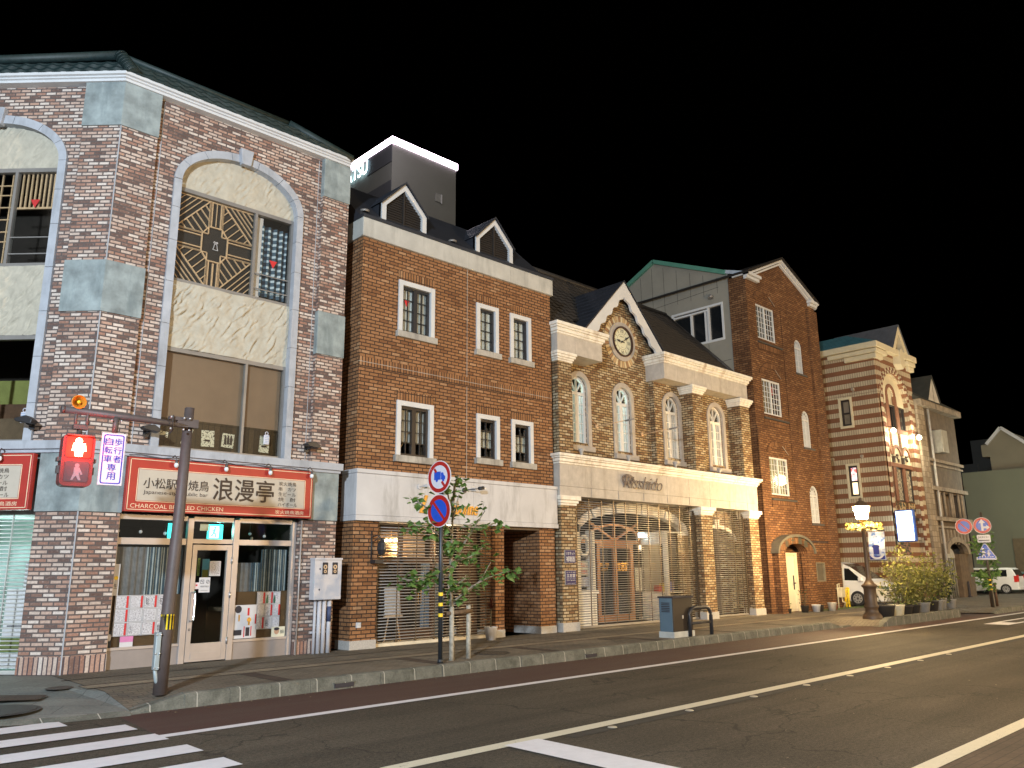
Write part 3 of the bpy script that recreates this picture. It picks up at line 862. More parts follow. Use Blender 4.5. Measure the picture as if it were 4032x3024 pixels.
# scattered leaf litter and grit along the gutter
b = MB(W)
rg = random.Random(4)
for k in range(260):
    x = rg.uniform(4.5, 34); y = 11.47 - abs(rg.gauss(0, .12)); s_ = rg.uniform(.008, .03); a = rg.uniform(0, 6.3)
    z = .007 + rg.uniform(0, .006)
    b.face([(x + s_ * math.cos(a), y + s_ * math.sin(a), z), (x + s_ * .6 * math.cos(a + 1.8), y + s_ * .6 * math.sin(a + 1.8), z + .006), (x - s_ * math.cos(a), y - s_ * math.sin(a), z), (x - s_ * .6 * math.cos(a + 1.8), y - s_ * .6 * math.sin(a + 1.8), z + .004)], k % 2)
for k in range(110):
    x = rg.uniform(7, 30); y = rg.uniform(3.4, 6.4); s_ = rg.uniform(.006, .022); a = rg.uniform(0, 6.3)
    b.face([(x + s_ * math.cos(a + q), y + s_ * math.sin(a + q) * .8, .006 + (q % 2) * .003) for q in (0, 1.6, 3.1, 4.6)], k % 2)
o = b.build('leaf_litter', [plain('litter_pale', (0.26, 0.22, 0.15), 0.9), plain('litter_dark', (0.16, 0.10, 0.05), 0.9)], recalc=False)
o['kind'] = 'stuff'
# ------------------------------------------------------------------ corner bar
bar = thing('bar_building', 'corner bar of mottled red and white brick with arched windows and green tiled roof', 'building', (6.7, 15.1, KZ))


def relief(name, outline, u0, u1, z0, z1, v, fr, parent, seed, amp=.05):
    """hand-trowelled plaster with diagonal ridges"""
    nu, nz = 120, max(26, int(120 * (z1 - z0) / (u1 - u0)))
    g = MB(fr)
    rr = random.Random(int(seed * 100))
    ST = []
    for k in range(int(34 * (u1 - u0) * (z1 - z0))):
        a = R(rr.uniform(42, 68)); ST.append((rr.uniform(u0, u1), rr.uniform(z0, z1), math.cos(a), math.sin(a), rr.uniform(.06, .24), rr.uniform(.014, .034), rr.uniform(.3, 1.0), rr.uniform(-.35, .35)))
    def h(u, z):
        r = 0.0
        for (cu, cz, ca, sa, hl, w, st, bend) in ST:
            du, dz = u - cu, z - cz
            if abs(du) > .3 or abs(dz) > .3: continue
            al = du * ca + dz * sa
            if abs(al) > hl: continue
            t = (-du * sa + dz * ca + bend * al * al / hl) / w
            if abs(t) < 3: r += st * t * math.exp(-t * t) * (1 - (al / hl) ** 2)
        n = noise.fractal(Vector((u * 1.6 + seed, z * 1.6, seed)), 0.8, 2.0, 4); f = noise.noise(Vector((u * 14, z * 14, seed)))
        return amp * (.55 * r + .35 * n + .06 * f)
    P = [[(u0 + (u1 - u0) * i / nu, v + h(u0 + (u1 - u0) * i / nu, z0 + (z1 - z0) * j / nz), z0 + (z1 - z0) * j / nz) for j in range(nz + 1)] for i in range(nu + 1)]
    for i in range(nu):
        for j in range(nz):
            cu, cz = (P[i][j][0] + P[i + 1][j][0]) / 2, (P[i][j][2] + P[i][j + 1][2]) / 2
            if outline is None or outline(cu, cz):
                g.face([P[i][j], P[i + 1][j], P[i + 1][j + 1], P[i][j + 1]], 0, sm=True)
    return g.build(name, M['plaster'], parent, recalc=False)


def lattice(fr, u0, u1, z0, z1, v, parent):
    """wooden screen: octagon in the middle, hatched triangles in the corners"""
    g = MB(fr)
    w, h = u1 - u0, z1 - z0
    def B(a, b_, t=.022, d=0.0): g.bar((u0 + a[0] * w, z0 + a[1] * h), (u0 + b_[0] * w, z0 + b_[1] * h), t, v - .02 + d, v + .012 + d)
    o, q = .17, .20          # half octagon width and height
    k = .085
    oc = [(.5 - k, .5 + q), (.5 + k, .5 + q), (.5 + o, .5 + k * 1.2), (.5 + o, .5 - k * 1.2), (.5 + k, .5 - q), (.5 - k, .5 - q), (.5 - o, .5 - k * 1.2), (.5 - o, .5 + k * 1.2)]
    for i in range(8): B(oc[i], oc[(i + 1) % 8], .026, .004)
    for s_ in (-1, 1):
        for x in (.085, .06): B((.5 + s_ * x, .5 + q), (.5 + s_ * x, 1)); B((.5 + s_ * x, 0), (.5 + s_ * x, .5 - q))
        for y in (.105, .07): B((.5 + o, .5 + s_ * y), (1, .5 + s_ * y)); B((0, .5 + s_ * y), (.5 - o, .5 + s_ * y))
    B((.5, 0), (.5, .28), .03); B((.5, .72), (.5, 1), .012)
    for sx in (-1, 1):
        for sy in (-1, 1):
            X = lambda x: .5 + sx * (.5 - x); Y = lambda y: .5 + sy * (.5 - y)
            # corner at (0,0) of the quadrant; box to (.41,.39)
            a, c = .41, .39
            B((X(0), Y(c)), (X(a), Y(0)), .026, .006)
            for f in (.22, .42, .60, .78): B((X(0), Y(c * f)), (X(a * f), Y(0)), .018, .002)
            B((X(a), Y(0)), (X(a), Y(c)), .02); B((X(0), Y(c)), (X(a), Y(c)), .02)
            for f in (.14, .28, .42, .56, .70, .84):
                # from the diagonal towards the inner edges, perpendicular to it
                p = (a * f, c * (1 - f)); 
                t = min((a - p[0]) / a, (c - p[1]) / c)
                B((X(p[0]), Y(p[1])), (X(p[0] + a * t), Y(p[1] + c * t)), .018, .002)
    g.box(u0, u1, v - .02, v + .01, z0, z0 + .02); g.box(u0, u1, v - .02, v + .01, z1 - .02, z1)
    g.build('lattice', M['wood_light'], parent)
    g = MB(fr); g.box(u0, u1, v - .05, v - .035, z0, z1)
    g.build('screen_board', M['interior_dark'], parent)


def drape(fr, u0, u1, z0, z1, v, mat, parent, name='curtain', folds=8, amp=.03):
    g = MB(fr); n = folds * 8
    for i in range(n):
        a, c = i / n, (i + 1) / n
        va = v + amp * math.sin(a * folds * 2 * math.pi + .6 * math.sin(a * 9)); vc = v + amp * math.sin(c * folds * 2 * math.pi + .6 * math.sin(c * 9))
        ua, uc = u0 + (u1 - u0) * a, u0 + (u1 - u0) * c
        g.face([(ua, va, z0), (uc, vc, z0), (uc, vc, z1), (ua, va, z1)], 0, [(ua, z0), (uc, z0), (uc, z1), (ua, z1)], True)
    return g.build(name, mat, parent, recalc=False)


def bay(fr, c, side):
    """tall arched bay centred on u = c: brick wall, stone arch, two windows and plaster panels"""
    wl, wr = c - 1.87, c + 1.87
    zs = 9.45
    hole = arch_pts(c - 1.34, c + 1.34, 4.05, zs, .87, 24)
    g = MB(fr); g.prism(rect(wl, wr, 4.04, 11.1), -.42, -.10, [hole])
    g.build('brick_wall', M['bar_brick'], bar)
    g = MB(fr)
    for s_ in (-1, 1):
        z = 4.05
        for zz in (4.75, 5.6, 6.45, 7.3, 8.15, 8.85, zs):
            g.box(c + s_ * 1.27, c + s_ * 1.42, -.36, -.045, z, zz - .008); z = zz
    n = 7
    for k in range(n):
        a0, a1 = math.pi * k / n, math.pi * (k + 1) / n - .008
        g.arc(c, zs, 1.27, 1.42, a0, a1, -.36, -.045, 6, 0, .80 / 1.27, .97 / 1.42)
    g.build('stone_arch', M['trim_stone'], bar)
    g = MB(fr); g.prism([(c - .10, 10.20), (c + .10, 10.20), (c + .145, 10.55), (c - .145, 10.55)], -.1, .03)
    g.build('keystone', M['trim_stone'], bar, bevel=.012)
    relief('plaster_tympanum', lambda u, z: ((u - c) / 1.30) ** 2 + ((z - zs) / .84) ** 2 < 1 or z < zs, c - 1.3, c + 1.3, 9.37, 10.3, -.22, fr, bar, 11.7 + c, .075)
    relief('plaster_panel', None, c - 1.29, c + 1.29, 6.04, 7.38, -.19, fr, bar, 14.1 + c, .125)
    # upper window
    win = MB(fr)
    m_ = c + .40
    for (a, b_) in ((c - 1.27, c - 1.22), (c + 1.22, c + 1.27), (m_ - .025, m_ + .03)): win.box(a, b_, -.30, -.20, 7.38, 9.37)
    win.box(c - 1.22, c + 1.22, -.302, -.198, 9.29, 9.37); win.box(c - 1.22, c + 1.22, -.302, -.198, 7.38, 7.44)
    w1 = win.build('upper_window', M['grey_frame'], bar)
    g = MB(fr); g.box(c - 1.22, c + 1.22, -.256, -.25, 7.44, 9.29); g.build('pane', M['glass'], w1)
    g = MB(fr)
    for z in (7.62, 7.95): g.box(m_ + .03, c + 1.22, -.235, -.215, z, z + .022)
    g.build('guard_rail', M['grey_frame'], w1)
    g = MB(fr); t = c + (.86 if side == 'front' else .80); zt = 8.26 if side == 'front' else 8.66
    g.prism([(t - .09, zt + .08), (t, zt - .09), (t + .09, zt + .08)], -.247, -.244)
    g.build('red_triangle', M['red_paper'], w1)
    if side == 'front':
        lattice(fr, c - 1.22, m_ - .03, 7.44, 9.29, -.30, bar)
        drape(fr, c + .60, c + 1.20, 7.52, 9.12, -.34, M['plaid'], bar, 'plaid_curtain', 4, .035)
        g = MB(fr); g.box(m_ + .04, c + .62, -.36, -.33, 7.46, 9.28); g.build('white_screen', M['paper'], bar)
        # bell sticker in the middle of the screen
        g = MB(fr); bc = (c - .42, 8.32)
        pts = [(-.055, -.08), (-.035, -.03), (-.028, .03), (0, .055), (.028, .03), (.035, -.03), (.055, -.08)]
        for p, q in zip(pts, pts[1:] + pts[:1]): g.bar((bc[0] + p[0], bc[1] + p[1]), (bc[0] + q[0], bc[1] + q[1]), .009, -.246, -.244)
        g.disc(bc[0] - .025, bc[1] + .08, .022, -.245, 12, 0, .012); g.disc(bc[0] + .025, bc[1] + .08, .022, -.245, 12, 0, .012)
        g.build('bell_sticker', M['paper'], w1)
    else:
        g = MB(fr)
        n = 9
        for k in range(n): u = m_ + .08 + (c + 1.18 - m_ - .08) * k / (n - 1); g.box(u - .016, u + .016, -.33, -.30, 8.60, 9.29)
        g.box(m_ + .03, c + 1.22, -.335, -.295, 8.57, 8.61)
        for z in (7.9, 8.1, 8.35, 8.6, 8.85, 9.05): g.box(m_ - .5, m_ - .03, -.33, -.30, z, z + .024)
        for u in (m_ - .14, m_ - .34): g.box(u, u + .024, -.335, -.305, 7.44, 9.29)
        g.build('lattice', M['wood_light'], bar)
        g = MB(fr); g.box(m_, c + 1.22, -1.6, -1.55, 8.1, 8.75); g.build('green_room_wall', plain('room_green', (0.07, 0.19, 0.13), 0.9), bar)
    # lower window
    win = MB(fr)
    for (a, b_) in ((c - 1.27, c - 1.23), (c + 1.23, c + 1.27), (m_ - .02, m_ + .03)): win.box(a, b_, -.30, -.20, 4.05, 6.04)
    win.box(c - 1.23, c + 1.23, -.302, -.198, 5.96, 6.04); win.box(c - 1.23, c + 1.23, -.302, -.198, 4.05, 4.12)
    w2 = win.build('lower_window', M['grey_frame'], bar)
    g = MB(fr); g.box(c - 1.23, c + 1.23, -.256, -.25, 4.12, 5.96); g.build('pane', M['glass'], w2)
    if side == 'front':
        g = MB(fr); g.box(c - 1.23, c + 1.23, -.33, -.32, 4.68, 5.96); g.build('roller_blind', M['blind'], w2)
        g = MB(fr); g.box(c - 1.23, c + 1.23, -.34, -.325, 4.12, 4.66); g.box(c - 1.23, c + 1.23, -.33, -.31, 4.64, 4.68)
        g.build('plank_board', brick('planks', [(0, (0.07, 0.045, 0.02)), (.5, (0.10, 0.065, 0.03))], (0.03, 0.02, 0.01), .12, 5, .004, off=0), w2)
    else:
        g = MB(fr); g.box(c - 1.23, c + 1.23, -1.3, -1.28, 4.9, 5.45); g.build('green_room_wall', plain('room_olive', (0.22, 0.24, 0.07), 0.9), w2)
        g = MB(fr); g.box(c - 1.23, c + 1.23, -.5, -.47, 4.12, 4.55); g.box(c - 1.23, c + 1.23, -1.0, -.97, 4.55, 4.92, 1); g.build('plank_board', [M['interior_brown'], M['wood_dark']], w2)
    return w1, w2


CB, CF = -2.43, 6.715
bw1, bw2 = bay(CH, CB, 'corner')
fw1, fw2 = bay(F0, CF, 'front')
# dark rooms behind the upper windows
g = MB(F0); g.box(5.0, 8.45, -2.4, -.44, 4.1, 9.9, skip='f'); g.box(5.0, 8.45, -2.4, -.44, 6.6, 6.8)
g.build('room', M['interior_brown'], bar)
g = MB(CH); g.box(-4.2, -.75, -2.4, -.44, 4.1, 9.9, skip='f'); g.box(-4.2, -.75, -2.4, -.44, 6.6, 6.8)
g.build('room', M['interior_dark'], bar)
# piers
def pier(fr, u0, u1, z0, z1, nm='brick_pier', v=0.0, back=-.4):
    g = MB(fr); g.box(u0, u1, back, v, z0, z1); g.build(nm, M['bar_brick'] if nm == 'brick_pier' else M['conc'], bar, bevel=0 if nm == 'brick_pier' else .01)
def corner(z0, z1, nm, out=0.0):
    """pier wrapping the obtuse corner at (4.2, 15.1)"""
    t = math.tan(R(22.5)) * out
    P = [CH.p(-.74 - (out and .01), out, 0), CH.p(t, out, 0), F0.p(4.88 + (out and .01), out, 0), F0.p(4.88, -.4, 0), CH.p(-.74, -.4, 0)]
    q = MB(W)
    for a in range(5):
        p0, p1 = P[a], P[(a + 1) % 5]
        Lw = (p1 - p0).length
        q.face([(p0.x, p0.y, z0), (p1.x, p1.y, z0), (p1.x, p1.y, z1), (p0.x, p0.y, z1)], 0, [(a * .97, z0), (a * .97 + Lw, z0), (a * .97 + Lw, z1), (a * .97, z1)])
    q.face([(p.x, p.y, z1) for p in P]); q.face([(p.x, p.y, z0) for p in P])
    q.build(nm, {'brick_pier': M['bar_brick'], 'soldier_course': M['bar_soldier']}.get(nm, M['conc']), bar)
for (z0, z1, nm, o_) in ((.19, .47, 'soldier_course', .004), (.47, 2.84, 'brick_pier', 0), (2.84, 3.86, 'concrete_block', .03), (4.04, 6.41, 'brick_pier', 0), (6.41, 7.39, 'concrete_block', .035), (7.39, 10.12, 'brick_pier', 0), (10.12, 11.07, 'concrete_block', .035)):
    corner(z0, z1, nm, o_)
g = MB(F0); g.box(8.40, 9.24, -.4, .004, .19, .44); g.build('soldier_course', M['bar_soldier'], bar)
pier(F0, 8.40, 9.24, .44, 2.84)
pier(F0, 8.56, 9.25, 2.84, 3.86, 'concrete_block', .03)
pier(F0, 8.57, 9.24, 4.04, 6.41); pier(F0, 8.56, 9.25, 6.41, 7.38, 'concrete_block', .035); pier(F0, 8.57, 9.24, 7.38, 10.11); pier(F0, 8.56, 9.25, 10.11, 11.06, 'concrete_block', .035)
pier(CH, -5.0, -4.3, .19, 11.06)
# white joint line on the corner arris
g = MB(W); P = CH.p(0, 0, 0)
for (z0, z1) in ((.19, 2.84), (4.04, 6.41), (7.39, 10.12)): g.box(P.x - .012, P.x + .006, P.y - .012, P.y + .01, z0, z1)
g.build('corner_joint', M['trim_stone'], bar)
for u in (4.98, 8.48):
    g = MB(F0); g.box(u, u + .012, -.1, -.094, 4.06, 11); g.build('wall_joint', M['trim_stone'], bar)
# ledge above the shop signs
g = MB(F0); g.box(4.2, 9.3, -.3, .12, 3.90, 4.05); g.box(4.2, 9.27, -.3, .07, 3.84, 3.90); g.build('ledge', M['trim_stone'], bar, bevel=.01)
g = MB(CH); g.box(-5, 0.05, -.3, .12, 3.90, 4.05); g.box(-5, 0.03, -.3, .07, 3.84, 3.90); g.build('ledge', M['trim_stone'], bar, bevel=.01)
# body behind
g = MB(W)
g.face([(9.24, 15.1, .19), (9.24, 26, .19), (9.24, 26, 11.1), (9.24, 15.1, 11.1)]); g.face([(0.3, 19.0, .1), (0.3, 30, .1), (0.3, 30, 11.1), (0.3, 19.0, 11.1)])
g.face([(.3, 26, .1), (9.24, 26, .1), (9.24, 26, 11.1), (.3, 26, 11.1)])
g.build('side_wall', M['bar_brick'], bar)
# eaves and mansard roof
g = MB(W)
def eave_run(P, prof):
    """sweep an (out, z) profile along the two front edges with a mitre at the corner"""
    pts = []
    for (o_, z) in prof:
        t = math.tan(R(22.5)) * o_
        pts.append([CH.p(-6, o_, z), CH.p(t, o_, z), F0.p(9.20 + o_ * .1, o_, z)])
    for i in range(len(prof) - 1):
        for k in range(2):
            a, b_, c_, d = pts[i][k], pts[i][k + 1], pts[i + 1][k + 1], pts[i + 1][k]
            P.face([a, b_, c_, d], 0)
    P.face([p[2] for p in pts]); 
eave_run(g, [(-.3, 11.03), (.08, 11.03), (.08, 11.08), (.12, 11.09), (.12, 11.12), (.17, 11.13), (.17, 11.19), (-.1, 11.21)])
g.build('eave', M['white_paint'], bar, recalc=False)
def tiles(fr, uA, uB, rows, prof, mat, parent, pitch=.27, amp=.028, name='roof', hipA=0.0, hipB=0.0, step=.03):
    """pantiles: waves along u, small steps along the slope; prof maps t in 0..1 to (v, z)"""
    g = MB(fr)
    nu = int((uB - uA) / pitch) * 6
    def pt(i, t, up=0.0):
        a = uA + hipA * t; c = uB - hipB * t
        u = a + (c - a) * i / nu
        v, z = prof(t); v2, z2 = prof(min(1, t + .01)); d = Vector((v2 - v, z2 - z)).normalized(); n = Vector((d.y, -d.x))
        if n.x < 0 and n.y < 0: n = -n
        if n.y < 0: n = -n
        ph = (u / pitch) % 1.0
        w = amp * (math.sin(ph * 2 * math.pi) if ph < .5 else .35 * math.sin(ph * 2 * math.pi)) + up
        return (u, v + n.x * w, z + n.y * w)
    for r in range(rows):
        t0, t1 = r / rows, (r + 1) / rows
        for i in range(nu):
            g.face([pt(i, t0, step), pt(i + 1, t0, step), pt(i + 1, t1, 0), pt(i, t1, 0)], 0, sm=True)
            if r: g.face([pt(i, t0, 0), pt(i + 1, t0, 0), pt(i + 1, t0, step), pt(i, t0, step)], 0)
            else: g.face([pt(i, t0, -.05), pt(i + 1, t0, -.05), pt(i + 1, t0, step), pt(i, t0, step)], 0)
    return g.build(name, mat, parent, recalc=False)
MP = lambda t: (.15 - .37 * t, 11.17 + .50 * t)
tiles(F0, 4.31, 9.24, 3, MP, M['roof_bar'], bar, hipA=-.19, hipB=1.52)
tiles(CH, -6.0, .10, 3, MP, M['roof_bar'], bar, hipB=.19)
g = MB(W); a, c_ = F0.p(4.27, .16, 11.20), F0.p(4.11, -.22, 11.70)
g.tube([a, a.lerp(c_, .5), c_], .115, 10)
for k in range(7):
    q = a.lerp(c_, k / 7 + .03); q2 = a.lerp(c_, k / 7 + .10); g.tube([q, q2], .13, 10)
a, c_ = F0.p(9.20, .15, 11.20), F0.p(7.74, -.22, 11.69)
g.tube([a, a.lerp(c_, .5), c_], .09, 8)
g.tube([F0.p(4.11, -.22, 11.70), F0.p(7.74, -.22, 11.69)], .06, 8); g.tube([F0.p(4.11, -.22, 11.70), CH.p(-6, -.22, 11.70)], .09, 8)
g.build('ridge_tile', M['roof_bar'], bar)
g = MB(W); P1, P2, P3 = CH.p(-6, -.23, 11.66), F0.p(4.11, -.23, 11.66), F0.p(7.74, -.23, 11.66)
g.face([P1, P2, P3, (7.74, 26, 11.66), (.2, 26, 11.66)]); g.face([(9.22, 14.95, 11.17), (9.22, 26, 11.17), (7.74, 26, 11.68), (7.74, 15.33, 11.68)])
g.build('roof_top', M['roof_bar'], bar, recalc=False)

# ---- shop front of the bar
sf = MB(F0)
V0, V1 = -.22, -.14
for (a, b_, z0, z1) in ((4.88, 4.93, .19, 2.80), (6.15, 6.26, .19, 2.80), (7.05, 7.17, .19, 2.80), (8.30, 8.39, .19, 2.80)): sf.box(a, b_, V0, V1 + .02, z0, z1)
for (a, b_, z0, z1) in ((4.93, 6.15, 2.30, 2.42), (6.26, 7.05, 2.33, 2.42), (7.17, 8.30, 2.31, 2.42), (4.93, 6.15, 2.74, 2.84), (6.26, 7.05, 2.74, 2.84), (7.17, 8.30, 2.74, 2.84), (4.93, 6.15, .50, .55), (7.17, 8.30, .50, .55)): sf.box(a, b_, V0, V1, z0, z1)
sf.build('shopfront_frame', M['alu'], bar, bevel=.006)
g = MB(F0); g.box(4.93, 6.15, V0, V1 - .02, .19, .50); KM = plain('kick', (0.30, 0.265, 0.25), 0.55, metal=.2, var=.08); g.build('kick_panel', KM, bar)
g = MB(F0); g.box(7.17, 8.30, V0, V1 - .02, .19, .50); g.build('kick_panel', KM, bar)
g = MB(F0)
for (a, b_, z0, z1) in ((4.93, 6.15, 2.42, 2.74), (6.26, 7.05, 2.42, 2.74), (7.17, 8.30, 2.42, 2.74), (4.93, 6.15, .55, 2.30), (7.17, 8.30, .55, 2.30)): g.box(a, b_, -.192, -.187, z0, z1)
g.build('shop_glass', M['glass'], bar)
# film and curtains behind the glass
g = MB(F0); g.box(4.93, 6.15, -.23, -.225, .55, 1.42); g.box(7.17, 8.30, -.23, -.225, .55, 1.43); g.build('brown_film', plain('film', (0.105, 0.062, 0.028), 0.7, var=.15), bar)
drape(F0, 4.94, 5.52, 1.42, 2.26, -.28, M['curtain_grey'], bar, 'grey_curtain', 5, .015)
drape(F0, 5.50, 6.14, 1.42, 2.26, -.27, M['curtain_stripe'], bar, 'striped_curtain', 6, .02)
drape(F0, 7.72, 8.28, 1.43, 2.24, -.27, M['curtain_stripe'], bar, 'striped_curtain', 6, .02)
drape(F0, 7.52, 7.75, 1.43, 1.98, -.265, M['curtain_stripe'], bar, 'striped_curtain', 3, .02)
drape(F0, 7.18, 7.56, 1.43, 1.98, -.29, M['curtain_grey'], bar, 'grey_curtain', 3, .012)
# door
g = MB(F0)
g.box(6.27, 6.36, -.20, -.12, .21, 2.31); g.box(6.945, 7.04, -.20, -.12, .21, 2.31); g.box(6.36, 6.945, -.198, -.122, 2.21, 2.31); g.box(6.36, 6.945, -.198, -.122, .21, .53)
g.box(6.37, 6.935, -.122, -.116, .25, .37)
dr = g.build('door', M['alu'], bar, bevel=.005)
g = MB(F0); g.box(6.36, 6.945, -.165, -.16, .53, 2.21); g.build('pane', M['glass'], dr)
g = MB(F0); g.tube([(6.315, -.12, 1.44), (6.33, -.03, 1.44), (6.345, -.02, 1.42), (6.345, -.02, .96), (6.33, -.03, .93), (6.315, -.12, .93)], .017, 8); g.build('handle', plain('chrome', (0.7, 0.7, 0.7), .15, metal=1), dr)
g = MB(F0)
for z in (2.02, 1.38, .55): g.tube([(7.045, -.115, z - .06), (7.045, -.115, z + .06)], .017, 8)
g.build('hinge', plain('steel', (0.5, 0.5, 0.52), .3, metal=.8), dr)
g = MB(F0); g.disc(6.315, .78, .022, -.115, 14, 0, .012); g.build('keyhole', M['ink'], dr)
# dark room with hanging bulbs and an exit light
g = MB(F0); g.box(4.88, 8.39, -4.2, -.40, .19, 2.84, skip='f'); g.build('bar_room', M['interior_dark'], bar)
g = MB(F0); g.box(7.2, 8.3, -1.4, -.9, 1.05, 1.12); g.box(6.5, 6.95, -2.6, -2.5, .9, 1.95); g.build('bar_counter', M['interior_brown'], bar)
for i, (u, v, z) in enumerate(((7.35, -.7, 2.52), (7.47, -.9, 2.49), (7.66, -.7, 2.56), (7.80, -.9, 2.48), (7.98, -.7, 2.52), (5.10, -.7, 2.56), (5.50, -.7, 2.55), (5.95, -.7, 2.53))):
    g = MB(F0); g.tube([(u, v, 2.8), (u, v, z + .06)], .005, 5, 1); g.tube([(u, v, z + .03), (u, v, z + .07)], .018, 8, 1); g.ball((u, v, z), .034, 10, 0)
    o = g.build('hanging_bulb', [M['paper'], M['ink']], loc=F0.p(u, v, z))
    tag(o, ('unlit white bulb hanging behind the transom right of the bar door' if u > 7 else 'unlit white bulb hanging behind the transom left of the bar door'), 'light bulb', 'bulbs hanging right of the bar door' if u > 7 else 'bulbs hanging left of the bar door')
t = thing('exit_sign', 'glowing green emergency exit sign with a running figure above the bar door', 'exit sign', F0.p(6.88, -.62, 2.46))
g = MB(F0); g.box(6.73, 7.03, -.62, -.58, 2.44, 2.72); g.build('sign_box', M['exit_green'], t)
g = MB(F0); g.box(6.76, 6.95, -.58, -.575, 2.455, 2.69); g.build('sign_face', M['exit_white'], t)
g = MB(F0); c0 = (6.855, 2.57)
g.disc(c0[0] + .012, c0[1] + .085, .020, -.572, 12)
for a, b_, w_ in (((.01, .06), (-.012, -.01), .034), ((-.012, -.005), (-.035, -.055), .022), ((-.035, -.055), (-.07, -.08), .018), ((-.01, -.01), (.035, -.035), .022), ((.035, -.035), (.03, -.09), .018), ((.008, .055), (-.045, .03), .016), ((.012, .055), (.055, .03), .016)):
    g.bar((c0[0] + a[0], c0[1] + a[1]), (c0[0] + b_[0], c0[1] + b_[1]), w_, -.573, -.571)
g.build('running_figure', M['exit_figure'], t)
light('exit_light', 'POINT', F0.p(6.9, -.5, 2.6), 2.5, (.3, 1, .95), .05)
g = MB(F0); g.box(5.98, 6.08, -.66, -.6, 2.42, 2.72); tag(g.build('exit_lamp', M['exit_green'], loc=F0.p(6.0, -.63, 2.4)), 'glowing cyan strip behind the transom beside the signal pole', 'lamp')

# corner side shop front: shutter with a white lit room behind
g = MB(CH); g.box(-4.3, -.74, -.5, -.2, 2.80, 3.86); g.build('shutter_head', M['conc'], bar)
g = MB(CH)
z = .24
while z < 2.78:
    g.tube([(-4.3, -.16, z), (-.75, -.16, z)], .011, 6); z += .068
for u in (-1.2, -1.9, -2.6): g.box(u - .008, u + .008, -.18, -.14, .2, 2.8)
g.box(-4.3, -.75, -.2, -.12, .19, .24)
g.build('roller_shutter', M['rod_pale'], bar)
g = MB(CH); g.box(-4.3, -.74, -2.0, -.5, .19, 2.8, skip='f'); g.build('shop_room', plain('shop_teal', (0.35, 0.45, 0.42), .8), bar)
g = MB(CH); g.box(-1.5, -.8, -.75, -.7, .75, 1.55); g.box(-1.5, -.8, -.75, -.7, .22, .48); g.box(-1.25, -1.0, -.8, -.74, 1.55, 2.0); g.build('white_board', M['paper'], bar)
g = MB(CH); g.text('一番', -1.42, -.86, .82, 1.02, -.69); g.box(-1.5, -.8, -.72, -.69, .49, .72, 1); g.build('lettering', [M['ink'], plain('olive', (0.15, 0.18, 0.05), .8)], bar)
light('shop_light', 'POINT', CH.p(-1.6, -.9, 2.4), 15, (.72, 1, .92), .2)

# ---- signs, lamps and papers hung on the bar
def shop_sign(fr, u0, u1, label, full=True):
    t = thing('shop_sign', label, 'shop sign', fr.p((u0 + u1) / 2, 0, 2.86))
    g = MB(fr); g.box(u0, u1, 0.035, .16, 2.86, 3.82); g.build('sign_board', M['sign_red'], t, bevel=.008)
    g = MB(fr); a, c = u0 + .17, u1 - .17
    for (p, q, r_, s_) in ((u0 + .03, u1 - .03, 2.89, 3.79), (a, c, 3.04, 3.63)):
        for (x0, x1, z0, z1) in ((p, q, r_, r_ + .012), (p, q, s_ - .012, s_), (p, p + .012, r_, s_), (q - .012, q, r_, s_)): g.box(x0, x1, .158, .165, z0, z1)
    g.build('border_line', M['sign_line'], t)
    g = MB(fr); g.box(a + .02, c - .02, .158, .163, 3.06, 3.61); g.build('cream_field', M['sign_cream'], t)
    k = lambda x: u1 - (8.555 - x)
    g = MB(fr)
    if full:
        g.text('小松駅前焼鳥', 5.17, 6.36, 3.28, 3.47, .168, 0, .02); g.text('Japanese-style public bar', 5.18, 6.35, 3.16, 3.245, .168, 0, .004)
        g.text('浪漫亭', 6.45, 7.69, 3.13, 3.56, .168, 0, .03)
    for i, s_ in enumerate(('炭火焼鳥', '串　カツ', '生ビール', '焼　酎', 'ハイボール')):
        g.text(s_, k(7.79), k(8.21 if len(s_) > 4 else 8.17), 3.485 - i * .103, 3.565 - i * .103, .168, 0, .004)
    g.build('lettering', M['ink_brown'], t)
    g = MB(fr)
    if full: g.text('CHARCOAL BROILED CHICKEN', 4.98, 6.67, 2.925, 3.0, .162, 0, -.004); g.build('pale_lettering', M['sign_line'], t); g = MB(fr)
    g.text('炭火焼鳥酒房', k(7.74), k(8.37), 2.925, 3.0, .162)
    g.build('pale_lettering', M['sign_line'], t)
    return t
shop_sign(F0, 4.89, 8.555, 'wide red and cream bar sign with big black Japanese lettering over the bar door')
shop_sign(CH, -4.40, -.79, 'red and cream bar sign cut by the left picture edge, left of the corner pier', False)
def gooseneck(fr, u, label, z=3.74):
    g = MB(fr); g.tube([(u - .02, .1, z + .13), (u - .02, .2, z + .16), (u, .25, z + .11), (u, .25, z + .05)], .009, 6, 1)
    g.tube([(u, .25, z + .07), (u, .25, z + .02)], .028, 10, 1); g.ball((u, .25, z - .02), .042, 12, 0, 1.2)
    o = g.build('sign_bulb', [M['lamp_glass'], M['pole_brown']], loc=fr.p(u, .25, z))
    tag(o, label, 'light bulb', 'unlit bulbs along the bar signs')
for u, w_ in ((5.69, 'first unlit clear bulb from the left over the wide red bar sign'), (6.64, 'unlit clear bulb over the red bar sign just right of the signal pole'), (7.55, 'unlit clear bulb over the big black last character of the red bar sign'), (8.47, 'unlit clear bulb at the right end of the red bar sign')):
    gooseneck(F0, u, w_)
gooseneck(CH, -1.32, 'unlit clear bulb over the red sign left of the corner pier')
g = MB(F0); pts = [(4.9 + i * .2, .1 + .02 * math.sin(i), 3.86 + .018 * math.sin(i * 1.7)) for i in range(19)]
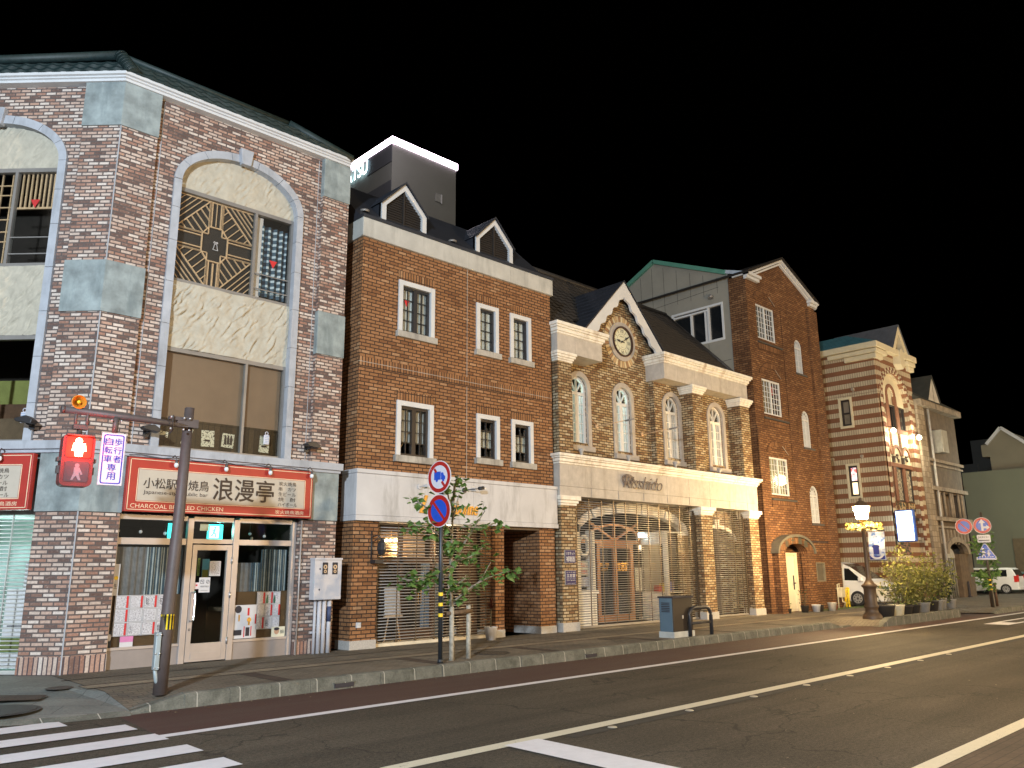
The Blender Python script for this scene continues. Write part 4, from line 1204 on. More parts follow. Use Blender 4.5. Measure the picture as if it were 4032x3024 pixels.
g.tube(pts, .006, 5); tag(g.build('cable', M['ink'], loc=F0.p(6.7, .1, 3.85)), 'thin black cable looping along the ledge above the wide red bar sign', 'cable')
def flood(fr, u, z, label):
    t = thing('floodlight', label, 'floodlight', fr.p(u, 0, z))
    g = MB(fr); g.tube([(u, .0, z), (u, .16, z + .02)], .02, 8); g.box(u - .05, u + .05, 0, .02, z - .06, z + .06); g.build('bracket', M['black_metal'], t)
    g = MB(fr); P = [(-.16, .12, .05), (.05, .12, .10), (.17, .12, .02), (.15, .12, -.04), (-.13, .12, .0)]
    g.prism([(u + p[0], z + .04 + p[2]) for p in P], .12, .30); g.build('lamp_head', M['black_metal'], t, bevel=.015)
flood(F0, 8.45, 4.30, 'black floodlight on the brick at the right end of the bar front')
flood(F0, 5.18, 4.28, 'black floodlight behind the signal arm left of the lower bar window')
flood(CH, -.98, 4.32, 'black floodlight above the horn side, left of the traffic signal')

# papers, posters
def sheet(fr, u0, u1, z0, z1, v, label, mats, extra=None, cat='poster', rot=0.0, nm='poster'):
    t = thing(nm, label, cat, fr.p((u0 + u1) / 2, v, z0))
    g = MB(fr); c = Vector(((u0 + u1) / 2, (z0 + z1) / 2)); w, h = (u1 - u0) / 2, (z1 - z0) / 2
    q = [(c.x + x * math.cos(rot) - y * math.sin(rot), c.y + x * math.sin(rot) + y * math.cos(rot)) for x, y in ((-w, -h), (w, -h), (w, h), (-w, h))]
    g.prism(q, v - .003, v); g.build('paper', mats[0], t)
    if extra:
        for k, (mt, fn) in enumerate(extra):
            g = MB(fr); fn(g, v + .003); g.build('print', mt, t)
    return t
PV = -.180
def menu(u0, u1, z0, z1, n, m_, seed):
    rg = random.Random(seed)
    def text_blocks(g, v):
        for i in range(n):
            for j in range(m_):
                a, c = u0 + (u1 - u0) * i / n, u0 + (u1 - u0) * (i + 1) / n; p, q = z0 + (z1 - z0) * j / m_, z0 + (z1 - z0) * (j + 1) / m_
                g.box(a + .02, c - .03, v - .002, v, p + .025, q - .025)
    def reds(g, v):
        for i in range(n):
            for j in range(m_):
                if rg.random() < .55:
                    a = u0 + (u1 - u0) * (i + .78) / n; p, q = z0 + (z1 - z0) * j / m_, z0 + (z1 - z0) * (j + 1) / m_
                    g.box(a, a + .035, v, v + .001, p + .015, q - .015)
    def dark(g, v):
        for i in range(n):
            for j in range(m_):
                a, c = u0 + (u1 - u0) * i / n, u0 + (u1 - u0) * (i + 1) / n; p, q = z0 + (z1 - z0) * j / m_, z0 + (z1 - z0) * (j + 1) / m_
                for (x0, x1, y0, y1) in ((a + .008, c - .008, p + .008, p + .013), (a + .008, c - .008, q - .013, q - .008), (a + .008, a + .012, p + .01, q - .01), (c - .012, c - .008, p + .01, q - .01)): g.box(x0, x1, v, v + .001, y0, y1)
                if rg.random() < .4: g.text(rg.choice(('串焼', 'とりふ', '炭火', '焼鳥', '旬')), a + .03, a + .09, p + .05, q - .05, v + .002)
    return [(M['print'], text_blocks), (M['red_paper'], reds), (M['ink'], dark)]
sheet(F0, 5.0, 5.97, .73, 1.42, PV, 'large sheet of menu cards with red strips behind the signal pole', [M['paper']], menu(5.0, 5.97, .73, 1.42, 4, 3, 3), 'menu', nm='menu_sheet')
sheet(F0, 5.14, 5.36, .54, .725, PV, 'pink and white leaflet hanging under the big menu sheet', [M['paper']], [(M['pink_paper'], lambda g, v: g.box(5.14, 5.36, v - .002, v, .63, .725))], 'leaflet', nm='leaflet')
sheet(F0, 4.93, 5.0, .55, .83, PV, 'dark blue poster with a pale figure low beside the corner pier', [plain('navy', (0.015, 0.02, 0.035), .6)], [(M['paper'], lambda g, v: g.disc(4.965, .72, .025, v, 12, 0, rz=.06))])
sheet(F0, 4.93, 5.03, 1.42, 1.96, PV, 'tall white drink poster at the left end of the bar glass', [M['paper']], [(M['yellow'], lambda g, v: g.disc(4.98, 1.72, .035, v, 14)), (M['ink'], lambda g, v: g.text('生', 4.95, 5.01, 1.54, 1.62, v))])
sheet(F0, 7.17, 7.66, .56, 1.18, PV, 'white food poster with bottles and dishes right of the bar door', [M['paper']], [
    (M['ink'], lambda g, v: (g.disc(7.27, 1.10, .07, v, 16), g.box(7.20, 7.36, v - .002, v, .62, .72), g.box(7.44, 7.52, v - .002, v, .60, .76))),
    (M['red_paper'], lambda g, v: (g.box(7.46, 7.50, v, v + .001, .98, 1.12), g.box(7.40, 7.42, v, v + .001, .58, .78), g.box(7.54, 7.56, v, v + .001, .60, .78), g.box(7.62, 7.65, v, v + .001, .82, 1.0))),
    (M['gold'], lambda g, v: (g.box(7.28, 7.31, v, v + .001, .88, 1.0), g.disc(7.50, .90, .045, v + .001, 14), g.box(7.48, 7.52, v, v + .001, .80, .86)))])
sheet(F0, 7.64, 8.14, .71, 1.42, PV + .004, 'white sake menu with red strips on the right bar window', [M['paper']], menu(7.64, 8.14, .71, 1.42, 3, 3, 8) + [(plain('bottle_green', (0.02, 0.13, 0.08), .4), lambda g, v: (g.prism([(7.83, 1.2), (7.88, 1.2), (7.88, 1.28), (7.86, 1.36), (7.85, 1.36), (7.83, 1.28)], v, v + .002), g.prism([(7.99, 1.2), (8.03, 1.2), (8.03, 1.28), (8.015, 1.35), (8.005, 1.35), (7.99, 1.28)], v, v + .002)))], 'menu', nm='menu_sheet')
def ad(g, v): g.disc(8.09, .66, .055, v, 16, 0, rz=.065)
sheet(F0, 7.98, 8.27, .55, .74, PV + .008, 'small yellowish poster with a face low at the right end of the bar glass', [M['paper_cream']], [(plain('skin_print', (0.55, 0.32, 0.2), .8), ad), (M['ink'], lambda g, v: (g.disc(8.09, .70, .058, v + .001, 14, 0, rz=.03), g.text('無料', 8.17, 8.25, .60, .68, v)))])
DV = -.152
sheet(F0, 6.63, 6.845, 1.735, 2.01, DV, 'white handwritten notice on the glass of the bar door', [M['paper']], [(M['print'], lambda g, v: g.box(6.655, 6.82, v - .002, v, 1.76, 1.985))], 'notice', nm='notice')
def nosmoke(g, v):
    for (u, z, r_) in ((6.615, 1.63, .034),): g.disc(u, z, r_, v, 18, 0, r_ * .8); g.bar((u - .022, z - .022), (u + .022, z + .022), .008, v - .001, v)
    for (x0, x1, z0, z1) in ((6.475, 6.54, 1.595, 1.602), (6.475, 6.54, 1.66, 1.667), (6.475, 6.482, 1.595, 1.667), (6.533, 6.54, 1.595, 1.667)): g.box(x0, x1, v - .001, v, z0, z1)
    g.bar((6.49, 1.65), (6.52, 1.62), .01, v - .001, v); g.text('喫煙可能店', 6.48, 6.64, 1.53, 1.56, v); g.box(6.49, 6.62, v - .001, v, 1.47, 1.474)
sheet(F0, 6.45, 6.66, 1.435, 1.71, DV, 'white smoking sign with two pictograms on the bar door', [M['paper']], [(M['ink'], nosmoke)], 'sign', nm='smoking_sign')
sheet(F0, 6.36, 6.45, 1.50, 1.62, DV, 'small pale pink sticker next to the smoking sign on the bar door', [plain('pinkish', (0.72, 0.62, 0.64), .7)], [(M['red_paper'], lambda g, v: g.box(6.39, 6.42, v - .001, v, 1.555, 1.585))], 'sticker', nm='sticker')
sheet(F0, 6.50, 6.545, 1.74, 2.07, -.40, 'long green paper strip inside the bar door', [plain('green_strip', (0.30, 0.40, 0.08), .8)], [(M['ink'], lambda g, v: g.text('営\n業\n中', 6.51, 6.535, 1.77, 2.04, v))], 'paper strip', nm='paper_strip')
sheet(F0, 6.45, 6.62, 2.58, 2.71, -.30, 'plain cream card behind the transom over the bar door', [M['paper_cream']], None, 'card', nm='card')
sheet(F0, 6.76, 6.90, 1.48, 2.06, -.8, 'beer poster with golden glass inside the bar door', [plain('pale_blue', (0.35, 0.48, 0.55), .7)], [(M['gold'], lambda g, v: g.box(6.77, 6.89, v - .002, v, 1.5, 1.85))])
for i, (u, w_, h_, r_, lb) in enumerate(((5.60, .20, .11, -.1, 'torn dark and white picture at the left end of the plank board'), (6.06, .16, .33, -.22, 'tilted picture sheet with dark figures just right of the signal pole'), (6.47, .26, .32, .03, 'pale printed sheet with torn foot on the plank board'), (6.88, .25, .28, -.06, 'picture of three dark bottles on the plank board'), (7.66, .22, .34, -.05, 'hourglass shaped sheet behind the small white lantern'))):
    sheet(F0, u - w_ / 2, u + w_ / 2, 4.36 - h_ / 2, 4.36 + h_ / 2, -.312, lb, [M['print_cream'] if i != 1 else M['paper_cream']], [(M['ink_brown'], (lambda g, v, u=u, i=i: [g.prism([(u - .08 + k * .06, 4.28), (u - .03 + k * .06, 4.28), (u - .03 + k * .06, 4.40), (u - .045 + k * .06, 4.47), (u - .065 + k * .06, 4.47), (u - .08 + k * .06, 4.40)], v, v + .001) for k in range(3)] if i == 3 else g.box(u - .06, u + .05, v - .001, v, 4.30, 4.34)))], 'picture', r_, 'picture')
def charm(fr, u, z, label):
    t = thing('paper_lantern', label, 'paper lantern', fr.p(u, -.24, z - .1))
    g = MB(fr); g.box(u - .06, u + .06, -.248, -.215, z - .10, z + .10); g.build('body', M['sig_white'], t, bevel=.015)
    g = MB(fr)
    for k in range(5): g.box(u - .045, u + .045, -.214, -.212, z - .07 + k * .034, z - .06 + k * .034)
    g.build('stripe', plain('sky_blue', (0.22, 0.36, 0.55), .6), t)
    g = MB(fr); g.tube([(u + .03 * math.cos(a), -.23, z + .13 + .035 * math.sin(a)) for a in [k * .52 for k in range(13)]], .008, 6); g.build('hook', M['sig_white'], t)
charm(F0, 7.66, 4.45, 'small white and blue lantern in the lower bar window above the shop sign')
charm(CH, -1.30, 4.52, 'small white and blue lantern in the window at the left picture edge')
# meter box with conduits
t = thing('meter_box', 'white meter box with two dark dials and conduits on the right bar pier', 'meter box', F0.p(8.97, 0, 1.2))
g = MB(F0); g.box(8.66, 9.29, .03, .21, 1.24, 2.05); g.box(8.65, 9.30, .02, .23, 2.03, 2.07); g.box(8.67, 9.28, .208, .214, 1.25, 1.64); g.build('box', M['meter_white'], t, bevel=.008)
for u in (8.90, 9.13):
    g = MB(F0); g.box(u - .062, u + .062, .205, .216, 1.74, 1.98); g.lathe([(0, 0)], (0, 0)) if False else None
    w_ = g.build('window', M['ink'], t)
    g = MB(F0); g.disc(u, 1.89, .045, .219, 18, 0, .02); g.disc(u, 1.80, .035, .219, 18, 0, .015); g.build('dial', M['wood_light'], w_)
g = MB(F0); g.disc(8.78, 1.85, .018, .217, 12); g.disc(8.78, 1.44, .018, .217, 12); g.build('lock', M['ink'], t)
for u in (8.78, 8.88, 8.99, 9.11):
    g = MB(F0); r_ = .03 if u < 8.8 else .043
    g.tube([(u, .08, .19), (u, .08, 1.24)], r_, 10)
    p = g.build('conduit', M['meter_white'], t)
    if u > 9.1:
        g = MB(F0); g.tube([(u, .08, .80), (u, .08, 1.10)], .046, 10); g.build('sleeve', M['pipe_blue'], p)
g = MB(F0); g.box(8.72, 9.2, .02, .05, .58, .62); g.build('clamp', M['meter_white'], t)
# drain pipe beside the pier and dark door in the gap
g = MB(F0); g.tube([(8.42, .03, .19), (8.42, .03, 2.82)], .018, 8); tag(g.build('drain_pipe', M['alu'], loc=F0.p(8.42, .03, .19)), 'thin grey pipe on the brick right of the bar shop window', 'pipe')
g = MB(F0); g.box(9.26, 9.64, -.9, -.85, .19, 2.35); g.box(9.27, 9.60, -.845, -.83, .3, 2.25)
tag(g.build('gap_gate', plain('gate_dark', (0.012, 0.013, 0.015), .5), loc=F0.p(9.45, -.88, .19)), 'dark metal gate closing the narrow gap right of the bar', 'gate')
# ------------------------------------------------------------------ brown brick shop house with dormers
bs = thing('brick_shop_house', 'plain orange brown brick house with white bands, black windows and two dormers', 'building', (12.8, 15.1, KZ))
UL, UR = 9.67, 15.98
WINS = [(10.70, 11.79, 7.36, 8.64, 2), (13.17, 13.95, 7.35, 8.62, 1), (14.38, 15.17, 7.34, 8.60, 1),
        (10.72, 11.80, 4.39, 5.68, 2), (13.18, 13.97, 4.54, 5.67, 1), (14.40, 15.20, 4.54, 5.67, 1)]
g = MB(F0)
g.prism(rect(UL, UR, 3.99, 9.45), -.22, 0.0, [rect(a + .11, b_ - .11, z0, z1 - .11) for a, b_, z0, z1, k in WINS])
g.build('brick_front', M['b2_brick'], bs)
g = MB(F0)
g.box(UL, UL + .2, -10, -.22, 3.99, 9.45, skip='f'); g.box(UR - .2, UR, -10, -.22, .19, 9.45)
g.box(UL, UR, -10.2, -10, .19, 9.45); g.box(UL, UL + .2, -10, -.55, .19, 3.99)
g.build('side_wall', M['b2_brick'], bs)
g = MB(F0)
for (a, b_, z0, z1, k) in WINS: g.box(a, b_, 0, .006, z1, z1 + .235)
g.box(UL - .004, UR + .004, -.03, .006, 6.325, 6.437); g.box(UL - .004, UR + .004, -.03, .006, 6.449, 6.56)
g.build('soldier_course', M['b2_soldier'], bs)
g = MB(F0); g.box(UL - .005, UR + .005, -.02, .008, 6.437, 6.449)
g.box(12.863, 12.875, 0, .006, 3.99, 6.32); g.box(12.863, 12.875, 0, .006, 6.57, 9.45)
g.build('joint_line', M['sill_stone'], bs)
for i, (a, b_, z0, z1, k) in enumerate(WINS):
    g = MB(F0); g.prism(rect(a, b_, z0, z1), -.05, .045, [rect(a + .115, b_ - .115, z0 - .001, z1 - .115)] if False else [])if False else None
    g.box(a, a + .12, -.1, .045, z0, z1); g.box(b_ - .12, b_, -.1, .045, z0, z1); g.box(a + .12, b_ - .12, -.1, .043, z1 - .12, z1)
    w_ = g.build('window', M['white_paint'], bs, bevel=.006)
    g = MB(F0); g.box(a - .05, b_ + .06, -.06, .10, z0 - .155, z0); g.build('sill', M['sill_stone'], w_, bevel=.012)
    fr_ = M['black_metal'] if i < 3 else M['dark_frame']
    ia, ib, za, zb = a + .125, b_ - .125, z0 + .005, z1 - .125
    g = MB(F0); t = .055
    panes = [(ia, ib)] if k == 1 else [(ia, (ia + ib) / 2), ((ia + ib) / 2, ib)]
    for (p, q) in panes:
        g.box(p, p + t, -.12, -.03, za, zb); g.box(q - t, q, -.12, -.03, za, zb); g.box(p + t, q - t, -.121, -.031, za, za + t); g.box(p + t, q - t, -.121, -.031, zb - t, zb)
        m_ = (p + q) / 2; g.box(m_ - .009, m_ + .009, -.10, -.06, za + t, zb - t)
        for f in (.25, .5, .75): zz = za + t + (zb - za - 2 * t) * f; g.box(p + t, q - t, -.098, -.062, zz - .009, zz + .009)
    g.build('frame', fr_, w_)
    g = MB(F0); g.box(ia + .02, ib - .02, -.088, -.083, za + .02, zb - .02); g.build('pane', M['glass'], w_)
    g = MB(F0); g.box(a, b_, -1.2, -.23, z0 - .1, z1 + .1, skip='f'); g.build('room', M['interior_brown'], w_)
    if i < 3: drape(F0, ia, ib, za, zb, -.15, plain('lace', (0.72, 0.76, 0.76), .9, var=.06), w_, 'curtain', 7, .02)
    elif i == 3:
        drape(F0, ia, ib - .02, za + .36, zb, -.19, plain('lace_grey', (0.6, 0.6, 0.58), .9, var=.1), w_, 'curtain', 6, .02)
        g = MB(F0); g.bar((ia + .33, za + .55), (ia + .45, za + .66), .02, -.17, -.16); g.tube([(ia + .1, -.3, za + .05), (ia + .35, -.3, za + .4)], .015, 6); g.tube([(ia + .22, -.3, za), (ia + .22, -.3, za + .35)], .012, 6); g.build('chair_back', M['wood_light'], w_)
    else:
        drape(F0, ia, ib, za + .30, zb - .28, -.19, plain('cafe', (0.66, 0.66, 0.6), .9, var=.1), w_, 'curtain', 6, .02)
    if i == 0:
        g = MB(F0); g.prism([(10.93, 8.20), (11.01, 8.03), (11.09, 8.20)], -.082, -.079); g.build('red_triangle', M['red_paper'], w_)
# white bands
g = MB(F0); g.box(UL - .06, UR + .06, -10, .07, 9.45, 9.92); g.build('parapet', M['parapet_conc'], bs, bevel=.01)
g = MB(F0)
for u in (12.86, 14.36): g.box(u, u + .008, .07, .0725, 9.46, 9.91)
g.box(UL - .065, UR + .065, .0, .0735, 9.455, 9.466)
g.build('parapet_joint', M['sill_stone'], bs)
g = MB(F0); g.box(UL - .02, UR + .02, -.5, .11, 2.99, 3.89); g.box(UL - .03, UR + .03, -.5, .13, 3.90, 3.99); g.box(UL - .03, UR + .03, -.5, .13, 2.87, 2.98); g.box(UL - .01, UR + .01, -.45, .095, 2.98, 3.90)
g.build('fascia', M['fascia_white'], bs, bevel=.006)
g = MB(F0)
for u in (11.6, 13.0, 14.45): g.box(u, u + .006, .11, .112, 2.99, 3.89)
g.build('fascia_joint', plain('fj', (0.45, 0.45, 0.45), .9), bs)
# ground floor piers
for (a, b_, bk) in ((UL, 10.32, -.55), (13.82, 14.12, -1.9), (15.40, 15.98, -1.0)):
    g = MB(F0); g.box(a, b_, bk, 0, .37, 2.90); p = g.build('brick_pier', M['b2_brick'], bs)
    g = MB(F0); g.box(a - .01, b_ + .01, bk, .02, .18, .37); g.build('plinth', M['granite'], p, bevel=.008)
# recessed entry
g = MB(F0); g.box(14.12, 15.9, -2.0, -1.9, .19, 2.9); g.box(15.40, 15.98, -2.0, -1.0, .19, 2.9); g.build('entry_wall', M['b2_brick'], bs)
g = MB(F0); g.box(14.12, 15.4, -2.0, .0, 2.80, 2.86); g.build('entry_ceiling', M['interior_brown'], bs)
g = MB(F0); g.box(14.2, 14.32, -1.6, -.6, .19, 2.4); g.build('entry_door', M['black_metal'], bs)
g = MB(F0); g.lathe([(0, 2.76), (.1, 2.77), (.14, 2.80)], (14.62, 15.1 + .9 - 15.1), 14) if False else g.box(14.5, 14.74, -.8, -.6, 2.765, 2.80); g.build('entry_light', M['paper'], bs, bevel=.01)
for z0, lb in ((1.64, 'upper of two grey meter boxes inside the dark brick entry'), (1.13, 'lower of two grey meter boxes inside the dark brick entry')):
    g = MB(F0); g.box(15.46, 15.80, -1.9, -1.80, z0 + (.0), z0 + .52 if z0 > 1.5 else z0 + .47)
    t = g.build('entry_meter', plain('meter_grey', (0.30, 0.36, 0.36), .5), loc=F0.p(15.6, -1.85, z0)); tag(t, lb, 'meter box', 'grey meter boxes in the brick entry')
    if z0 > 1.5:
        for u in (15.52, 15.68): g = MB(F0); g.box(u, u + .09, -1.802, -1.795, 1.82, 2.08); g.build('window', M['ink'], t)
# shop behind the shutter
SHU0, SHU1 = 10.33, 13.82
g = MB(F0)
z = .33
while z < 2.86:
    g.tube([(SHU0, -.18, z), (SHU1, -.18, z)], .013, 6); z += .0655
for k in range(7):
    u = SHU0 + .12 + k * .535; g.box(u - .007, u + .007, -.195, -.165, .26, 2.86, 1); g.box(u - .03, u + .03, -.2, -.16, .27, .33, 1)
g.build('roller_shutter', [M['rod_metal'], M['rod_dark']], bs)
g = MB(F0); g.box(SHU0, SHU1, -.55, -.16, .19, .255); g.build('shutter_sill', plain('sill_pale', (0.70, 0.62, 0.47), .6), bs)
g = MB(F0); g.box(SHU0, SHU1, -3.4, -.56, .19, 2.86, skip='f'); g.build('shop_room', M['interior_brown'], bs)
g = MB(F0)
for (a, b_) in ((10.34, 10.72), (11.40, 11.48), (12.35, 12.45), (13.2, 13.8)): g.box(a, b_, -.75, -.66, .2, 2.86)
g.box(10.34, 13.8, -.76, -.66, 1.98, 2.08); g.box(10.34, 12.4, -.76, -.66, 2.72, 2.86); g.box(11.48, 12.35, -.74, -.68, .2, .5)
g.build('shop_timber', M['wood_dark'], bs)
g = MB(F0); g.box(12.5, 13.15, -1.3, -1.2, .2, 2.0); g.box(12.3, 12.5, -.9, -.85, .2, 1.9); g.build('blue_panel', plain('bluegrey', (0.18, 0.23, 0.29), .7), bs)
g = MB(F0)
for k in range(16): z = 2.12 + k * .04; g.box(10.74, 12.34, -.95, -.93, z, z + .018)
g.build('wood_blind', M['wood_light'], bs)
g = MB(F0); g.tube([(11.92, -.62, 1.05), (11.92, -.62, 1.62)], .012, 8); g.tube([(12.0, -.62, 1.05), (12.0, -.62, 1.62)], .012, 8); g.build('door_pull', M['gold'], bs)
t = thing('chandelier', 'small glowing warm chandelier behind the shutter of the brown brick shop', 'lamp', F0.p(11.45, -1.1, 2.45))
g = MB(F0)
for k in range(8):
    a = k * .785; g.ball((11.45 + .13 * math.cos(a), -1.1 + .13 * math.sin(a), 2.50), .035, 8, 0, 1.6)
g.build('bulb', M['bulb_warm'], t)
g = MB(F0); g.tube([(11.45, -1.1, 2.84), (11.45, -1.1, 2.55)], .012, 6); g.lathe([(.02, 2.44), (.14, 2.46), (.16, 2.47), (.05, 2.5)], (11.45, -1.1), 14); g.build('arm', M['gold'], t)
light('chandelier_light', 'POINT', F0.p(11.45, -.9, 2.3), 16, (1.0, .72, .4), .12)
light('shop_downlight', 'POINT', F0.p(12.6, -.45, 2.75), 9, (1.0, .8, .5), .06)
t = thing('menu_stand', 'white menu board on a wooden stand behind the shop shutter', 'menu board', F0.p(11.0, -.4, .26))
g = MB(F0); g.prism([(10.86, .84), (11.30, .80), (11.24, 1.42), (10.84, 1.42)], -.47, -.44); g.build('board', M['paper'], t)
g = MB(F0); g.tube([(10.86, -.45, .26), (10.98, -.46, .84)], .018, 6); g.tube([(11.3, -.45, .26), (11.18, -.46, .84)], .018, 6); g.box(10.84, 11.32, -.48, -.40, .78, .82); g.build('stand', M['wood_light'], t)
g = MB(F0); g.ball((10.42, -.45, 1.5), .07, 10); g.tube([(10.42, -.45, 1.45), (10.46, -.45, .9)], [.1, .17], 10); tag(g.build('white_figurine', M['paper'], loc=F0.p(10.42, -.45, .9)), 'pale cloth shape at the left edge inside the shop shutter', 'ornament')
# letters, lamps on the fascia
t = thing('shop_sign', 'gold italic shop lettering on the white fascia behind the round signs', 'shop sign', F0.p(12.3, .12, 3.1))
g = MB(F0)
g.text('L', 11.34, 11.66, 3.10, 3.50, .15, 0, .02, .32, .03); g.text('a', 11.66, 11.84, 3.10, 3.26, .15, 0, .02, .32, .03); g.text('Sorbonne', 12.0, 13.12, 3.10, 3.42, .15, 0, .02, .32, .03)
g.build('lettering', M['gold'], t)
for i, (u, mt, lb) in enumerate(((12.70, 'black_metal', 'black spot lamp on a short arm on the white fascia right of the round signs'), (11.35, 'fascia_white', 'white spot lamp on the white fascia left of the round signs'))):
    t = thing('spot_lamp', lb, 'spot lamp', F0.p(u, .11, 3.69))
    g = MB(F0); g.tube([(u, .10, 3.69), (u, .14, 3.69)], .06, 14); g.tube([(u, .14, 3.69), (u + .28 * (1 - i * .3), .36, 3.73)], .013, 6); g.build('arm', M[mt], t)
    g = MB(F0); g.tube([(u + .26 * (1 - i * .3), .36, 3.73), (u + .40 * (1 - i * .3), .38, 3.75)], .045, 10); g.build('lamp_head', M[mt], t)
t = thing('wall_lantern', 'black wrought iron lantern sign on the left pier of the brown brick shop', 'lantern', F0.p(10.2, .05, 2.2))
g = MB(F0); g.tube([(10.14, .02, 1.98), (10.14, .02, 2.66)], .016, 6); g.tube([(10.14, .02, 2.52), (10.2, .16, 2.56), (10.24, .26, 2.46)], .012, 6); g.tube([(10.14, .02, 2.4), (10.19, .12, 2.46), (10.22, .2, 2.56)], .01, 6)
g.box(10.12, 10.34, .02, .2, 1.96, 2.04); g.build('bracket', M['black_metal'], t)
g = MB(F0); g.lathe([(0, 2.12), (.06, 2.14), (.10, 2.25), (.09, 2.38), (.03, 2.46), (0, 2.5)], (10.24, .26), 8, 0, False); g.build('lamp_body', M['black_metal'], t)
g = MB(F0); g.box(9.81, 9.92, 0, .05, .63, .74); g.box(9.83, 9.90, .05, .07, .69, .74); tag(g.build('outlet_box', M['paper'], loc=F0.p(9.86, 0, .63), bevel=.008), 'little white outlet box low on the left pier of the brown shop', 'outlet box')
# mansard and dormers
g = MB(F0)
g.face([(UL - .02, -.02, 9.92), (UR + .02, -.02, 9.92), (UR + .02, -1.75, 11.58), (UL - .02, -1.75, 11.58)]); g.face([(UL - .02, -1.75, 11.58), (UR + .02, -1.75, 11.58), (UR + .02, -10, 11.6), (UL - .02, -10, 11.6)])
g.face([(UL - .02, -.02, 9.92), (UL - .02, -1.75, 11.58), (UL - .02, -10, 11.6), (UL - .02, -10, 9.92)]); g.face([(UR + .02, -.02, 9.92), (UR + .02, -1.75, 11.58), (UR + .02, -10, 11.6), (UR + .02, -10, 9.92)])
g.box(UL - .08, UR + .08, -.3, .10, 9.92, 9.99)
g.build('roof', M['roof_metal'], bs)
g = MB(F0)
for u in (9.95, 12.7): g.lathe([(.10, 10.30), (.12, 10.34), (0, 10.36)], (u, -.42), 12)
g.build('roof_vent', M['grey_frame'], bs)
for c in (11.12, 14.21):
    w2, v = .69, -.42
    out = [(c - w2, 10.02), (c + w2, 10.02), (c + w2, 10.72), (c, 11.42), (c - w2, 10.72)]
    inn = [(c - w2 + .13, 10.02), (c + w2 - .13, 10.02), (c + w2 - .13, 10.68), (c, 11.24), (c - w2 + .13, 10.68)]
    g = MB(F0); pts_o = [out[1], out[2], out[3], out[4], out[0]]; pts_i = [inn[1], inn[2], inn[3], inn[4], inn[0]]
    for k in range(4):
        q = [pts_o[k], pts_o[k + 1], pts_i[k + 1], pts_i[k]]
        g.prism(q, v - .1, v + .03)
    d = g.build('dormer', M['white_paint'], bs)
    g = MB(F0); g.prism(inn, v - .12, v - .06)
    for k in range(17):
        z = 10.06 + k * .065; hw = min(w2 - .14, (11.22 - z) * .99)
        if hw > .04: g.face([(c - hw, v - .06, z + .05), (c + hw, v - .06, z + .05), (c + hw, v - .015, z), (c - hw, v - .015, z)])
    g.box(c - .018, c + .018, v - .05, v + .0, 10.02, 11.2); g.build('louvre', M['interior_dark'], d)
    g = MB(F0)
    for s_ in (-1, 1):
        e = [(c + s_ * (w2 + .05), 10.70), (c, 11.47)]
        for k in range(7):
            a = Vector(e[0]).lerp(Vector(e[1]), k / 7); b2 = Vector(e[0]).lerp(Vector(e[1]), (k + 1) / 7)
            g.face([(a.x, v + .08, a.y + .02), (b2.x, v + .08, b2.y), (b2.x, v - 2.0, b2.y), (a.x, v - 2.0, a.y + .02)], 0); g.face([(a.x, v + .08, a.y), (a.x, v + .08, a.y + .02), (a.x, v - 2.0, a.y + .02), (a.x, v - 2.0, a.y)], 0)
        g.face([(c + s_ * w2, v - .02, 9.95), (c + s_ * w2, v - .02, 10.72), (c + s_ * w2, v - 2, 10.72), (c + s_ * w2, v - 2, 9.95)])
        for (p, q) in ((e[0], e[1]),):
            g.face([(p[0], v + .08, p[1] - .05), (q[0], v + .08, q[1] - .05), (q[0], v + .08, q[1] + .01), (p[0], v + .08, p[1] + .01)])
    g.build('dormer_roof', M['roof_metal'], d, recalc=False)
# pot plant at the door
t = thing('pot_plant', 'red leaved spiky plant in a tall white pot beside the shop shutter', 'potted plant', (13.32, 14.72, KZ))
g = MB(W); g.lathe([(.09, KZ), (.11, KZ), (.16, .47), (.165, .49), (.145, .49), (.13, .44), (0, .44)], (13.32, 14.72), 20); g.build('pot', M['paper'], t)
g = MB(W); g.tube([(13.32, 14.72, .44), (13.33, 14.72, .95)], .014, 6); g.build('stem', M['twig'], t)
g = MB(W); rg = random.Random(3)
for k in range(46):
    a = rg.uniform(0, 6.28); el = rg.uniform(.05, 1.3); L_ = rg.uniform(.16, .28); z0 = rg.uniform(.88, 1.0)
    d = Vector((math.cos(a) * math.cos(el), math.sin(a) * math.cos(el), math.sin(el))); s_ = d.cross(Z3).normalized() * .012; p = Vector((13.33, 14.72, z0)); m_ = p + d * L_ * .6; e = p + d * L_ - Z3 * .05
    g.face([p - s_, p + s_, m_ + s_, m_ - s_]); g.face([m_ - s_, m_ + s_, e])
g.build('leaves', M['leaf_red'], t, recalc=False)
# ------------------------------------------------------------------ clock house
ck = thing('clock_house', 'cream and brown brick shop with steep white edged clock gable and arched windows', 'building', (21.3, 15.1, KZ))
GV, RV = -.60, -.40                     # gable wall and right wall planes
CL, CR = 16.14, 26.5
